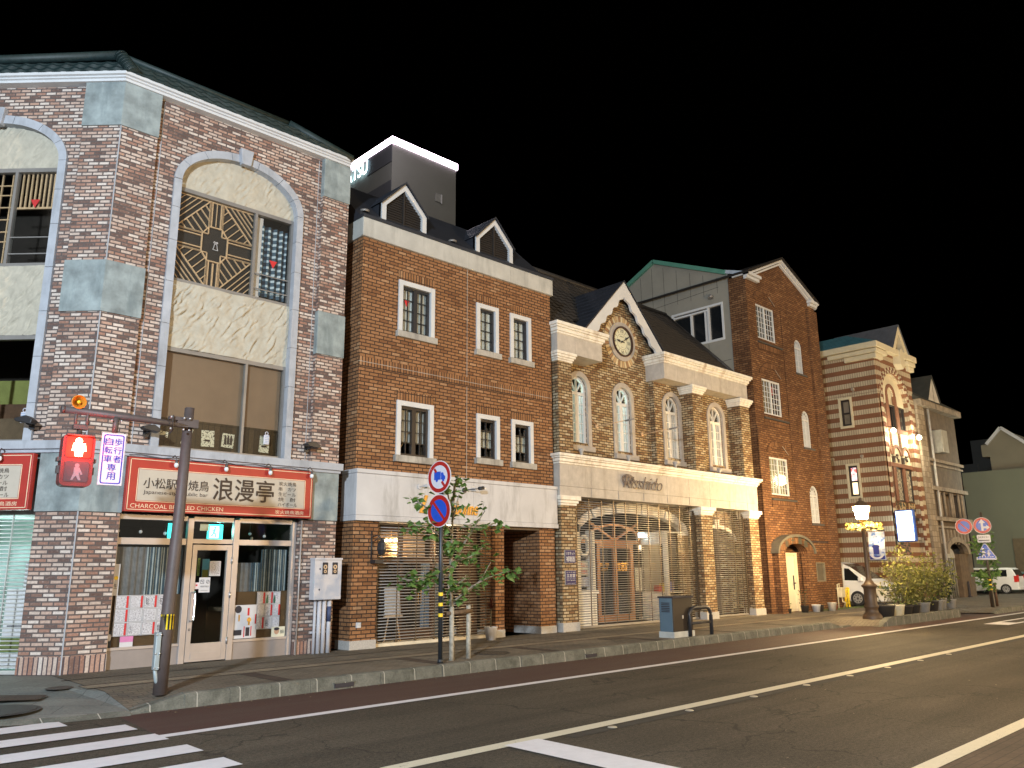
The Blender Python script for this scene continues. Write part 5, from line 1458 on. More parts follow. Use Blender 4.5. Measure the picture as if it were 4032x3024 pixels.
# gable wall (left) with two arched windows and the clock
GA = (19.76, 10.95)                     # apex of the wall
hole = lambda w: arch_pts(w[0], w[1], w[2], w[3], (w[1] - w[0]) / 2, 14)
GW = [(17.43, 18.17, 5.46, 7.12), (19.52, 20.29, 5.38, 7.06)]
g = MB(F0)
g.prism([(16.6, 4.86), (21.75, 4.86), (21.80, 8.68), (19.80, 10.78), (17.80, 8.68), (16.6, 8.68)], GV - .25, GV, [hole(w) for w in GW])
g.build('gable_wall', M['ck_brick'], ck)
RW = [(21.86, 22.66, 5.36, 7.05), (24.51, 25.37, 5.34, 7.03)]
g = MB(F0)
g.prism(rect(21.32, 26.4, 4.86, 8.2), RV - .25, RV, [hole(w) for w in RW]); g.box(21.30, 21.56, GV - .1, RV + .005, 4.86, 8.2)
g.build('brick_front', M['ck_brick'], ck)
# upper pilasters
for (a, b_, zt) in ((16.14, 16.72, 7.58), (22.78, 23.38, 7.60), (25.80, 26.42, 7.56)):
    g = MB(F0); g.box(a, b_, -.75, .10, 4.86, zt); p = g.build('upper_pilaster', M['ck_brick'], ck)
    g = MB(F0)
    for (o_, z0, z1) in ((.03, zt - .02, zt + .04), (.06, zt + .04, zt + .10), (.10, zt + .10, zt + .17), (.13, zt + .17, zt + .25)): g.box(a - o_, b_ + o_, -.75, .10 + o_, z0, z1)
    g.build('capital', M['ck_white'], p, bevel=.012)
def parapet(a, b_, back):
    g = MB(F0); g.box(a, b_, back, .15, 7.83, 8.36); p = g.build('parapet', M['ck_stone'], ck)
    g = MB(F0)
    for (o_, z0, z1) in ((.03, 8.36, 8.42), (.07, 8.42, 8.52), (.12, 8.52, 8.58), (.16, 8.58, 8.68)): g.box(a - o_, b_ + o_ * 1.2, back, .15 + o_, z0, z1)
    g.build('cornice', M['ck_white'], p, bevel=.012)
    g = MB(F0); u = a + .75
    while u < b_ - .2: g.box(u, u + .008, .15, .153, 7.84, 8.36); u += 1.0
    g.build('joint', M['ck_greystone'], p)
parapet(16.10, 18.05, -.75); parapet(21.17, 26.30, -.75)
# entablature over the shop
g = MB(F0); g.box(16.05, 26.42, -.7, .18, 4.02, 4.62); g.box(16.05, 26.42, -.7, .17, 3.76, 4.015); en = g.build('entablature', M['ck_stone'], ck)
g = MB(F0)
for (o_, z0, z1) in ((.03, 4.62, 4.68), (.08, 4.68, 4.77), (.13, 4.77, 4.82), (.17, 4.82, 4.90)): g.box(16.05 - o_, 26.42 + o_, -.7, .18 + o_, z0, z1)
g.build('cornice', M['ck_white'], en, bevel=.012)
g = MB(F0)
for u in (17.35, 18.55, 19.75, 20.95, 22.15, 23.35, 24.55, 25.7): g.box(u, u + .008, .165, .183, 3.77, 4.62)
g.build('joint', M['ck_greystone'], en)
# ground floor pilasters
for (a, b_) in ((16.14, 16.74), (22.86, 23.50), (25.88, 26.48)):
    g = MB(F0); g.box(a, b_, -.35, .10, .42, 3.55); p = g.build('pilaster', M['ck_brick'], ck)
    g = MB(F0)
    for (o_, z0, z1) in ((.03, 3.50, 3.56), (.07, 3.56, 3.64), (.12, 3.64, 3.76)): g.box(a - o_, b_ + o_, -.35, .10 + o_, z0, z1)
    g.build('capital', M['ck_white'], p, bevel=.012)
    g = MB(F0); g.box(a - .035, b_ + .035, -.35, .135, .18, .42); g.build('plinth', M['granite'], p, bevel=.01)
# windows
def arched_window(w, v, lit, lab=None):
    a, b_, z0, zs = w; r = (b_ - a) / 2; c = (a + b_) / 2
    g = MB(F0)
    g.arc(c, zs, r - .005, r + .15, 0, math.pi, v - .05, v + .035, 20); g.box(a - .145, a + .005, v - .05, v + .035, z0 - .1, zs); g.box(b_ - .005, b_ + .145, v - .05, v + .035, z0 - .1, zs)
    sr = g.build('window', M['ck_greystone'], ck)
    g = MB(F0); g.box(a - .15, b_ + .2, v - .05, v + .12, z0 - .26, z0 - .10); g.build('sill', M['ck_greystone'], sr, bevel=.015)
    g = MB(F0); t = .055; V = (v - .16, v - .08)
    g.arc(c, zs, r - .07, r, 0, math.pi, V[0], V[1], 20); zt = zs - .20
    for (p, q) in ((a, a + .07), (b_ - .07, b_), (c - .055, c + .055)): g.box(p, q, V[0], V[1], z0 - .1, zt)
    g.box(a + .07, b_ - .07, V[0] - .002, V[1] + .01, zt, zt + .09); g.box(a, a + .07, V[0], V[1], zt, zs); g.box(b_ - .07, b_, V[0], V[1], zt, zs)
    g.box(a + .07, b_ - .07, V[0] + .002, V[1] + .012, z0 - .1, z0 + .02)
    for k in (1, 2, 3): an = math.pi * k / 4; g.bar((c + .02 * math.cos(an), zt + .09), (c + (r - .05) * math.cos(an), zs + (r - .05) * math.sin(an)), .028, V[0] + .01, V[1] - .01)
    for (p, q) in ((a + .07, c - .055), (c + .055, b_ - .07)):
        m_ = (p + q) / 2; g.box(m_ - .011, m_ + .011, V[0] + .01, V[1] - .012, z0 + .02, zt); 
        for e_ in (p, q - .03): g.box(e_, e_ + .03, V[0] + .004, V[1] - .004, z0 + .02, zt)
        for f in (.2, .4, .6, .8): zz = z0 + .02 + (zt - z0) * f; g.box(p, q, V[0] + .012, V[1] - .014, zz - .011, zz + .011)
    g.build('frame', M['ck_white'] if not lit else M['white_paint'], sr)
    g = MB(F0); g.prism(arch_pts(a + .03, b_ - .03, z0 - .05, zs, r - .03), V[0] + .03, V[0] + .034); g.build('pane', M['glass'], sr)
    if lit:
        g = MB(F0); g.prism(arch_pts(a - .02, b_ + .02, z0 - .1, zs, r + .02), v - .62, v - .60); g.build('lit_room', M['window_lit'], sr)
        for k, (p, q) in enumerate(((a - .02, a + .16), (b_ - .22, b_ + .02))):
            drape(F0, p, q, z0 - .08, zt, v - .30, plain('drape_pale', (0.58, 0.70, 0.62), .9, var=.1), sr, 'curtain', 3, .03)
        light('room_light', 'POINT', F0.p(c, v - .42, zs - .1), 1.6, (.8, 1, .88), .1)
    else:
        g = MB(F0); g.box(a - .1, b_ + .1, v - 1.2, v - .26, z0 - .2, zs + r + .1, skip='f'); g.build('room', M['interior_brown'], sr)
        drape(F0, a, c - .1, z0 - .08, zt, v - .27, plain('drape_cream', (0.42, 0.38, 0.30), .9, var=.1), sr, 'curtain', 3, .025)
        drape(F0, c + .15, b_, z0 - .08, zt, v - .27, plain('drape_cream2', (0.38, 0.34, 0.27), .9, var=.1), sr, 'curtain', 3, .025)
for i, w in enumerate(GW): arched_window(w, GV, True)
for i, w in enumerate(RW): arched_window(w, RV, False)
# gable: barge boards with scalloped edge, return roof
bo = MB(F0); A = Vector((19.80, 10.92))
for s_, E_ in ((-1, Vector((17.72, 8.78))), (1, Vector((21.88, 8.78)))):
    d = (E_ - A).normalized(); n = Vector((-d.y, d.x)) * (1 if s_ < 0 else -1)
    if n.y > 0: n = -n
    L_ = (E_ - A).length; N_ = 60
    for k in range(N_):
        def low(t):
            x = t * L_; return .34 + .04 * math.cos(x * 2 * math.pi / .46)
        t0, t1 = k / N_, (k + 1) / N_
        p0, p1 = A + d * L_ * t0, A + d * L_ * t1
        q0, q1 = p0 + n * low(t0), p1 + n * low(t1)
        # keep both boards to their own side of the ridge line
        for q in (q0, q1):
            if (q.x - A.x) * s_ < 0: q.x = A.x
        v0, v1 = -.36, -.28
        bo.face([(p0.x, v1, p0.y), (p1.x, v1, p1.y), (q1.x, v1, q1.y), (q0.x, v1, q0.y)]); bo.face([(q0.x, v0, q0.y), (q1.x, v0, q1.y), (q1.x, v1, q1.y), (q0.x, v1, q0.y)])
bo.build('barge_board', M['white_paint'], ck)
g = MB(F0)
for s_, E_ in ((-1, Vector((17.72, 8.78))), (1, Vector((21.88, 8.78)))):
    g.face([(A.x, -.34, A.y), (E_.x, -.34, E_.y), (E_.x, GV, E_.y), (A.x, GV, A.y)])
g.build('gable_soffit', M['trim_stone'], ck, recalc=False)
g = MB(F0)
for s_, E_ in ((-1, Vector((17.62, 8.74))), (1, Vector((21.98, 8.74)))):
    for k in range(11):
        a = A.lerp(E_, k / 11) + Vector((0, .03)); b2 = A.lerp(E_, (k + 1) / 11) + Vector((0, .05))
        g.face([(a.x, -.25, a.y), (b2.x, -.25, b2.y), (b2.x, -3.2, b2.y), (a.x, -3.2, a.y)]); g.face([(b2.x, -.25, b2.y), (b2.x, -.25, b2.y - .02), (b2.x, -3.2, b2.y - .02), (b2.x, -3.2, b2.y)])
    g.face([(A.x, -.25, A.y + .05), (E_.x, -.25, E_.y + .05), (E_.x, -.25, E_.y), (A.x, -.25, A.y)])
g.build('gable_roof', M['roof_metal'], ck, recalc=False)
# main roof with waved tiles
RP = lambda t: (-.15 - 3.3 * t, 8.62 + 3.35 * t)
tiles(F0, 16.1, 17.75, 17, RP, M['roof_black'], ck, pitch=.30, amp=.03, step=.035)
tiles(F0, 21.85, 26.55, 17, RP, M['roof_black'], ck, pitch=.30, amp=.03, step=.035)
RB = lambda t: (-.90 - 2.55 * t, 9.38 + 2.59 * t)
tiles(F0, 17.75, 21.85, 13, RB, M['roof_black'], ck, pitch=.30, amp=.03, step=.035)
g = MB(F0); g.tube([(16.1, -3.45, 12.0), (26.55, -3.45, 12.0)], .1, 8); g.tube([(26.5, -.15, 8.66), (26.5, -3.45, 12.02)], .07, 8)
g.face([(16.1, -3.45, 11.95), (26.55, -3.45, 11.95), (26.55, -8, 9), (16.1, -8, 9)]); g.build('ridge', M['roof_black'], ck, recalc=False)
g = MB(F0); g.face([(26.5, -.2, 8.6), (26.5, -3.45, 11.95), (26.5, -8, 9), (26.5, -8, .2), (26.5, -.2, .2)]); g.face([(16.14, -.2, 8.6), (16.14, -3.45, 11.95), (16.14, -8, 9), (16.14, -8, .2), (16.14, -.2, .2)]); g.face([(16.14, -8, .2), (26.5, -8, .2), (26.5, -8, 9), (16.14, -8, 9)])
g.build('side_wall', M['ck_brick'], ck, recalc=False)
# ring of bricks and the clock
CC = (19.945, 8.97)
g = MB(F0)
for k in range(44):
    a0 = 2 * math.pi * k / 44; g.arc(CC[0], CC[1], .645, .86, a0 + .012, a0 + 2 * math.pi / 44 - .012, GV - .02, GV + .012, 2, k % 4)
g.arc(CC[0], CC[1], .64, .87, 0, 2 * math.pi, GV - .02, GV + .003, 40, 4)
g.build('brick_ring', [plain('rb0', (0.55, 0.42, 0.24), .9), plain('rb1', (0.45, 0.31, 0.16), .9), plain('rb2', (0.60, 0.49, 0.30), .9), plain('rb3', (0.30, 0.17, 0.08), .9), plain('rb4', (0.10, 0.06, 0.035), .9)], ck)
t = thing('wall_clock', 'round cream clock with Roman numerals and black hands in the gable', 'clock', F0.p(CC[0], GV + .05, CC[1] - .5))
g = MB(F0); g.arc(CC[0], CC[1], .50, .65, 0, 2 * math.pi, GV, GV + .06, 48); g.build('stone_surround', M['ck_greystone'], t)
g = MB(F0); g.arc(CC[0], CC[1], .455, .505, 0, 2 * math.pi, GV, GV + .10, 48); g.build('bezel', plain('bezel', (0.05, 0.022, 0.016), .4), t)
g = MB(F0); g.disc(CC[0], CC[1], .46, GV + .035, 48); g.build('dial', plain('dial', (0.66, 0.65, 0.48), .5, var=.03), t)
g = MB(F0)
for k in range(12):
    an = math.pi / 2 - k * math.pi / 6; ca, sa = math.cos(an), math.sin(an)
    if k % 3: g.bar((CC[0] + .30 * ca, CC[1] + .30 * sa), (CC[0] + .41 * ca, CC[1] + .41 * sa), .016, GV + .036, GV + .038)
for s_, (x, y), (w_, h_) in (('XII', (0, .355), (.085, .06)), ('III', (.355, 0), (.06, .055)), ('VI', (0, -.355), (.065, .06)), ('IX', (-.355, 0), (.05, .055))):
    g.text(s_, CC[0] + x - w_, CC[0] + x + w_, CC[1] + y - h_, CC[1] + y + h_, GV + .038, 0, .02)
g.disc(CC[0], CC[1], .262, GV + .037, 40, 0, .254); g.text('SEIKO', CC[0] - .10, CC[0] + .10, CC[1] + .15, CC[1] + .19, GV + .038, 0, .02); g.text('Quartz', CC[0] - .06, CC[0] + .06, CC[1] - .20, CC[1] - .17, GV + .038)
g.build('numerals', M['ink'], t)
for nm, an, L_, w_ in (('hour_hand', math.radians(90 - 30 * 9.0 + 0 - 4), .28, .026), ('minute_hand', math.radians(90 - 6 * 9.6), .42, .02)):
    g = MB(F0); ca, sa = math.cos(an), math.sin(an)
    v_ = GV + (.045 if nm == 'hour_hand' else .055)
    g.bar((CC[0] - .12 * ca, CC[1] - .12 * sa), (CC[0] + L_ * ca, CC[1] + L_ * sa), w_, v_, v_ + .006)
    g.disc(CC[0] + L_ * .55 * ca, CC[1] + L_ * .55 * sa, .045, v_ + .006, 14, 0, .022); g.disc(CC[0] + L_ * .72 * ca, CC[1] + L_ * .72 * sa, .03, v_ + .006, 12, 0, .014); g.disc(CC[0], CC[1], .03, v_ + .007, 12)
    g.build(nm, M['ink'], t)
# script sign
t = thing('shop_sign', 'dark wrought script lettering mounted on the stone band of the clock shop', 'shop sign', F0.p(19.6, .2, 4.1))
g = MB(F0); g.text('Risshido', 18.70, 20.62, 4.12, 4.50, .26, 0, -.012, .42, .02); g.build('lettering', plain('sign_iron', (0.075, 0.055, 0.06), .5), t)
g = MB(F0); pts = []
for k in range(40):
    a = k * .38; pts.append((18.92 + .30 * math.cos(a) * (1 - k * .010), .25, 4.36 + .17 * math.sin(a) * (1 - k * .012)))
g.tube(pts, .012, 5); g.tube([(19.0 + k * .08, .25, 4.30 + .05 * math.sin(k * 1.3) + k * .003) for k in range(20)], .012, 5); g.build('flourish', plain('sign_iron2', (0.11, 0.08, 0.075), .5), t)
# plates on the pilaster
for (z0, z1, txt, lb, nm) in ((1.97, 2.30, (('リオネット', 2.17, 2.26), ('補聴器', 2.0, 2.14)), 'upper dark blue plate with big white characters on the left pilaster', 'upper'), (1.40, 1.76, (('宝石・時計・眼鏡・補聴器', 1.70, 1.73), ('立志堂', 1.59, 1.68), ('営業時間 午前九時ー午後七時', 1.535, 1.56), ('定休日 毎週水曜', 1.495, 1.52), ('小松市土居原町', 1.42, 1.44)), 'lower dark blue plate with small white lines of text on the left pilaster', 'lower')):
    t = thing('name_plate', lb, 'sign plate', F0.p(16.45, .1, z0))
    g = MB(F0); g.box(16.24, 16.66, .10, .125, z0 - .01, z1 + .01); g.build('frame', M['sill_stone'], t)
    g = MB(F0); g.box(16.25, 16.65, .12, .131, z0, z1); g.build('plate', M['plate_blue'], t)
    g = MB(F0)
    for (s_, a, b_) in txt: g.text(s_, 16.28, 16.62, a, b_, .133, 0, .03 if b_ - a > .06 else 0)
    g.build('lettering', M['paper'], t)
# uplights on the ledge and spot rods
for i, (u, lb) in enumerate(((17.02, 'under the leftmost lit arched window'), (19.16, 'under the second lit arched window'), (21.55, 'under the third arched window'), (24.10, 'under the rightmost arched window'))):
    g = MB(F0); g.lathe([(.03, 4.90), (.04, 4.93), (.045, 5.0), (.075, 5.06), (.085, 5.12), (.07, 5.12), (.05, 5.06)], (u, .13), 14)
    tag(g.build('uplight', plain('uplight', (0.40, 0.38, 0.36), .6), loc=F0.p(u, .13, 4.9)), 'small grey cup uplight on the white ledge ' + lb, 'uplight', 'cup uplights on the clock shop ledge')
for i, (u, lb) in enumerate(((17.75, 'thin rod lamp on the brick between the two lit arched windows'), (19.98, 'thin rod lamp on the brick right of the second lit window'))):
    t = thing('rod_lamp', lb, 'spot lamp', F0.p(u + .8, GV, 5.95))
    u2 = u + .80
    g = MB(F0); g.tube([(u2, GV, 6.02), (u2, GV + .06, 6.02)], .06, 12); g.tube([(u2, GV + .05, 6.02), (u2 + .25, GV + 1.0, 6.12)], .013, 6); g.tube([(u2, GV + .02, 6.04), (u2 - .55, GV + .02, 6.5)], .006, 5); g.build('rod', M['wood_light'], t)
    g = MB(F0); g.tube([(u2 + .22, GV + .95, 6.10), (u2 + .33, GV + 1.22, 6.14)], .028, 8); g.build('lamp_head', M['grey_frame'], t)

# ---- shop behind the two grilles
AV = -.62
g = MB(F0)
g.prism(rect(16.7, 22.9, .19, 3.8), AV - .25, AV, [arch_pts(17.62, 23.0 - .12, .20, 2.86, .62, 24)]); g.build('arch_wall', M['ck_brick'], ck)
g = MB(F0)
ac = (17.62 + 22.88) / 2; ar = (22.88 - 17.62) / 2
for k in range(13):
    a0 = math.pi * k / 13; g.arc(ac, 2.86, ar - .02, ar + .20, a0 + .008, a0 + math.pi / 13 - .008, AV - .2, AV + (.08 if k % 2 else .05), 5, 0, .62 / ar, .86 / ar)
g.box(16.75, 17.62, AV - .1, AV + .05, 2.80, 3.06); g.box(17.50, 17.64, AV - .3, AV + .06, 1.18, 2.86)
g.build('arch_trim', M['ck_white'], ck)
# left showcase
g = MB(F0); g.box(17.35, 18.35, AV - .3, AV + .02, .19, 1.10); g.box(17.30, 18.40, AV - .3, AV + .06, 1.10, 1.20); g.box(17.45, 18.26, AV - .02, AV + .035, .3, 1.0); g.build('showcase_base', M['ck_white'], ck, bevel=.01)
g = MB(F0)
for (a, b_) in ((17.52, 17.62), (18.22, 18.34)): g.box(a, b_, AV - .25, AV, 1.2, 2.9)
g.build('showcase_post', M['ck_white'], ck)
g = MB(F0); g.box(17.62, 18.22, AV - .6, AV - .55, 1.2, 3.2); g.build('showcase_back', M['interior_brown'], ck)
g = MB(F0); g.arc(17.90, 2.46, .17, .24, 0, 2 * math.pi, AV - .06, AV - .01, 28, 0, 1.35, 1.3); tag(g.build('oval_ring', M['ck_white'], loc=F0.p(17.9, AV, 2.2)), 'white oval ring hung in the left showcase behind the grille', 'ornament')
sheet(F0, 17.64, 18.14, 1.62, 2.02, AV - .1, 'cream poster with red lettering in the left showcase behind the grille', [M['paper_cream']], [(M['red_paper'], lambda g, v: (g.text('大売出し', 17.68, 18.10, 1.86, 1.97, v), g.text('特別価格', 17.68, 18.10, 1.66, 1.78, v)))])
sheet(F0, 17.72, 18.14, 1.32, 1.56, AV - .1, 'small white notice under the red poster in the left showcase', [M['print']], None, 'notice', nm='notice')
# doors
DVv = -1.5
g = MB(F0)
for (a, b_) in ((19.46, 19.60), (20.27, 20.43), (21.12, 21.26)): g.box(a, b_, DVv - .08, DVv, .2, 2.58)
g.box(19.46, 21.26, DVv - .08, DVv + .01, 2.44, 2.62); g.box(19.60, 21.12, DVv - .078, DVv - .002, .2, .42); g.box(18.5, 22.2, DVv - .08, DVv + .02, 2.58, 2.68)
g.arc(20.36, 2.66, 1.30, 1.40, 0, math.pi, DVv - .08, DVv, 24, 0, .36, .38)
for an in (.8, 1.57, 2.34): g.bar((20.36, 2.68), (20.36 + 1.7 * math.cos(an), 2.68 + .75 * math.sin(an)), .07, DVv - .07, DVv - .01)
dd = g.build('double_door', M['wood_orange'], ck)
g = MB(F0); g.box(19.6, 20.27, DVv - .05, DVv - .045, .42, 2.44); g.box(20.43, 21.12, DVv - .05, DVv - .045, .42, 2.44); g.build('pane', M['glass'], dd)
g = MB(F0); g.text('宝石・時計', 19.62, 20.06, 1.88, 1.99, DVv - .03, 0, .02); g.text('メガネ', 19.70, 20.0, 1.74, 1.84, DVv - .03, 0, .02); g.text('立志堂', 20.47, 21.02, 1.74, 2.02, DVv - .03, 0, .03); g.build('lettering', M['gold'], dd)
g = MB(F0); g.ball((20.35, DVv + .06, 1.12), .04, 10); g.tube([(20.32, DVv + .05, 1.0), (20.55, DVv + .07, 1.04)], .02, 6); g.build('handle', plain('brass', (0.7, 0.5, 0.2), .25, metal=1), dd)
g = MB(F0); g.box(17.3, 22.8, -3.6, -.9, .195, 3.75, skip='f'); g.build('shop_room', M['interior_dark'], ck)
g = MB(F0); g.box(21.26, 21.75, DVv - .06, DVv - .03, .3, 2.58); g.build('side_glass', M['car_glass'], ck); g = MB(F0); g.box(18.5, 19.46, DVv - .06, DVv - .03, .3, 2.58); g.build('side_glass', M['car_glass'], ck)
sheet(F0, 21.30, 21.66, 1.10, 1.82, DVv + .01, 'long pale paper poster right of the wooden shop doors', [M['print_cream']], None)
# bright curved white showcase on the right
g = MB(F0)
N_ = 14
def cs(k, r): a = -.2 + 1.5 * k / N_; return (22.95 - r * math.cos(a) * 1.05, -.62 - r * math.sin(a))
for (z0, z1, nm, mt) in ((.2, 1.05, 'showcase_base', 'ck_white'), (2.55, 2.95, 'showcase_head', 'ck_white')):
    g = MB(F0)
    for k in range(N_):
        p, q = cs(k, 1.5), cs(k + 1, 1.5); g.face([(p[0], p[1], z0), (q[0], q[1], z0), (q[0], q[1], z1), (p[0], p[1], z1)], sm=True)
        p2, q2 = cs(k, .2), cs(k + 1, .2); g.face([(p[0], p[1], z1), (q[0], q[1], z1), (q2[0], q2[1], z1), (p2[0], p2[1], z1)])
    g.build(nm, M[mt], ck, recalc=False)
g = MB(F0)
for k in range(N_): p, q = cs(k, 1.5), cs(k + 1, 1.5); g.face([(p[0], p[1], 1.05), (q[0], q[1], 1.05), (q[0], q[1], 2.55), (p[0], p[1], 2.55)], sm=True)
g.build('showcase_glass', M['glass'], ck, recalc=False)
g = MB(F0)
for k in (0, 9): p = cs(k, 1.51); g.tube([(p[0], p[1], .2), (p[0], p[1], 2.95)], .09, 10)
g.build('showcase_post', M['ck_white'], ck)
g = MB(F0); g.box(21.9, 22.86, -1.6, -1.56, .9, 2.9); g.build('showcase_curtain', plain('curt', (0.30, 0.26, 0.20), .8), ck)
rg = random.Random(9)
for k, (lb, c_) in enumerate((('red box on display in the bright right showcase', (0.4, .02, .02)), ('yellow box low in the right showcase', (0.6, .45, .05)), ('blue box in the bright right showcase', (0.1, .12, .4)))):
    u = 21.75 + k * .3; g = MB(F0); g.box(u, u + .2, -1.1, -.9, 1.06, 1.06 + .2 + .06 * k); g.box(u + .02, u + .18, -.9, -.895, 1.09, 1.2); tag(g.build('display_box', plain('boxc%d' % k, c_, .5), loc=F0.p(u, -1, 1.06)), lb, 'box')
t = thing('shop_lamp', 'small bluish white lit sign inside above the wooden doors', 'lit sign', F0.p(21.2, -1.2, 2.75))
g = MB(F0); g.box(21.14, 21.40, -1.18, -1.10, 2.78, 2.92); g.build('lit_face', emit('lit_blue', (.6, .85, 1), 3), t)
light('showcase_light', 'POINT', F0.p(22.5, -.95, 2.5), 5, (1, .83, .55), .1)
light('shop_light', 'POINT', F0.p(20.3, -.95, 2.95), 4, (1, .72, .4), .1)
# right bay: arch with dark door
g = MB(F0); g.prism(rect(23.4, 26.0, .19, 3.8), AV - .2, AV, [arch_pts(23.75, 25.95, .19, 2.74, .42, 16)]); g.build('arch_wall', M['ck_brick'], ck)
g = MB(F0); g.arc(24.85, 2.74, 1.10, 1.22, 0, math.pi, AV - .1, AV + .05, 20, 0, .42 / 1.1, .54 / 1.22); g.prism([(24.76, 3.12), (24.94, 3.12), (24.99, 3.46), (24.71, 3.46)], AV, AV + .07); g.build('arch_trim', M['ck_white'], ck)
g = MB(F0); g.box(23.5, 25.95, AV - .7, AV - .66, .19, 3.2); g.box(24.6, 24.68, AV - .66, AV - .62, .19, 3.1); g.build('inner_door', M['interior_brown'], ck)
g = MB(F0); g.box(25.35, 25.42, AV - .655, AV - .64, 1.0, 1.7); g.build('door_slit', emit('slit', (.5, .8, 1), .8), ck)
def grille(u0, u1, z0, z1, v, nv):
    g = MB(F0); z = z0 + .05
    while z < z1: g.tube([(u0, v, z), (u1, v, z)], .0125, 6); z += .0655
    for k in range(nv): u = u0 + (u1 - u0) * (k + .5) / nv; g.box(u - .008, u + .008, v - .014, v + .014, z0, z1, 1)
    g.box(u0, u1, v - .02, v + .02, z0, z0 + .05)
    for u in (u0 + .02, u1 - .02): g.box(u - .03, u + .03, v - .04, v + .04, z0, z1, 1)
    g.build('roller_shutter', [M['rod_metal'], M['rod_dark']], ck)
grille(16.76, 22.84, .22, 3.76, -.16, 11); grille(23.52, 25.86, .22, 3.76, -.16, 5)
g = MB(F0); g.box(16.2, 26.4, -1.0, .16, .185, .2); g.build('doorstep', M['paving_guide'], ck)
# ------------------------------------------------------------------ tall dark brick house
tb = thing('tall_brick_house', 'tall dark brown brick house with white lattice windows and gabled top, grey panelled side', 'building', (29.9, 15.1, KZ))
TL, TR = 27.05, 32.75
BW = [(27.70, 29.10, 10.52, 11.92), (27.72, 29.12, 7.52, 8.90), (27.80, 29.20, 4.45, 5.87)]
AW = [(30.62, 31.25, 9.60, 10.72), (30.70, 31.35, 6.52, 7.70), (30.80, 31.52, 3.50, 4.62)]
g = MB(F0)
g.prism([(TL, .19), (TR, .19), (TR, 12.95), (29.85, 14.12), (TL, 12.95)], -.3, 0,
        [rect(*w) for w in BW] + [arch_pts(w[0], w[1], w[2], w[3], (w[1] - w[0]) / 2, 12) for w in AW] + [arch_pts(27.86, 30.62, .20, 2.32, .40, 14), rect(30.78, 31.52, 1.24, 1.98)])
g.build('brick_front', M['b4_brick'], tb)
g = MB(F0); g.box(TL, TL + .3, -.75, -.3, .19, 12.95, skip='f'); g.box(TR - .3, TR, -9, -.3, .19, 12.95); g.build('side_wall', M['b4_brick'], tb)
# grey panelled side of the rear part, facing the clock house roof
SW = SIDE(TL + .03)
g = MB(SW); g.prism([(15.85, .2), (24, .2), (24, 12.2), (21.0, 13.9), (19.35, 14.62), (16.10, 13.30), (15.85, 13.2)], -.2, 0, [rect(16.15, 18.6, 10.55, 12.1)]); g.build('panel_wall', M['b4_panel'], tb)
g = MB(SW)
for u in (16.35, 16.98, 17.6, 18.25, 18.9, 19.5, 20.1): g.box(u, u + .018, 0, .004, 12.5 if u < 18.7 else 11, 14.5 - abs(u - 19.35) * .45)
g.bar((16.3, 12.75), (20.6, 12.55), .02, 0, .004); g.bar((15.95, 9.7), (17, 9.66), .02, 0, .004); g.box(16.9, 16.915, 0, .004, 9.7, 10.5)
g.build('panel_joint', plain('pj', (0.09, 0.085, 0.07), .9), tb)
g = MB(SW); 
for a, b_ in (((15.9, 13.24), (19.35, 14.70)), ((19.35, 14.70), (24.2, 12.3))): g.bar(a, b_, .17, -.3, .12)
g.build('green_verge', M['roof_green'], tb)
g = MB(SW); g.bar((15.15, 13.02), (16.0, 13.30), .14, -.3, .10); g.build('grey_verge', plain('bluegrey_verge', (0.36, 0.42, 0.50), .6), tb)
g = MB(SW); u0, u1, z0, z1 = 16.15, 18.6, 10.55, 12.1
for (a, b_, p, q) in ((u0 + .09, u1 - .09, z0, z0 + .09), (u0 + .09, u1 - .09, z1 - .09, z1), (u0, u0 + .09, z0, z1), (u1 - .09, u1, z0, z1), (16.82, 16.90, z0, z1), (16.95, 17.03, z0, z1 - .15), (17.62, 17.70, z0, z1 - .15), (16.9, u1, z1 - .22, z1 - .15)): g.box(a, b_, -.12, .02 if b_ - a > .1 or a < 16.2 or a > 18.4 else .005, p, q)
w_ = g.build('side_window', M['white_paint'], tb)
g = MB(SW); g.box(u0, u1, -.1, -.09, z0, z1); g.build('pane', M['car_glass'], w_)
g = MB(SW); g.lathe([(.02, 0), (.10, 0)], (0, 0)) if False else g.tube([(16.62, .0, 12.42), (16.62, .10, 12.42), (16.62, .12, 12.34)], [.07, .09, .11], 10); g.build('side_lamp', M['grey_frame'], tb)
# gable roof over the front
g = MB(F0); A = (29.85, 14.36)
for s_, E_ in ((-1, (TL - .12, 13.06)), (1, (TR + .12, 13.06))):
    P = [A, E_, (E_[0], E_[1] - .10), (A[0], A[1] - .10)]
    if s_ > 0: P = P[::-1]
    g.prism(P, -9, .22)
g.build('roof', M['roof_black'], tb)
g = MB(F0)
for s_, E_ in ((-1, (TL - .06, 12.96)), (1, (TR + .06, 12.96))):
    for k, (o_, w2, v_) in enumerate(((.0, .09, .16), (-.13, .08, .08))):
        P = [(A[0], A[1] - .10 + o_), (E_[0], E_[1] + o_ + .0), (E_[0], E_[1] + o_ - w2), (A[0], A[1] - .10 + o_ - w2 * 1.1)]
        if s_ > 0: P = P[::-1]
        g.prism(P, -.02, v_)
for (a, b_) in ((TL - .10, TL + .95), (TR - .62, TR + .10)):
    g.box(a, b_, -.02, .20, 12.92, 13.03); g.box(a + .03, b_ - .06, -.02, .13, 12.79, 12.90)
g.box(TL - .10, TL - .02, -.5, .20, 12.92, 13.03)
g.build('gable_trim', M['white_paint'], tb)
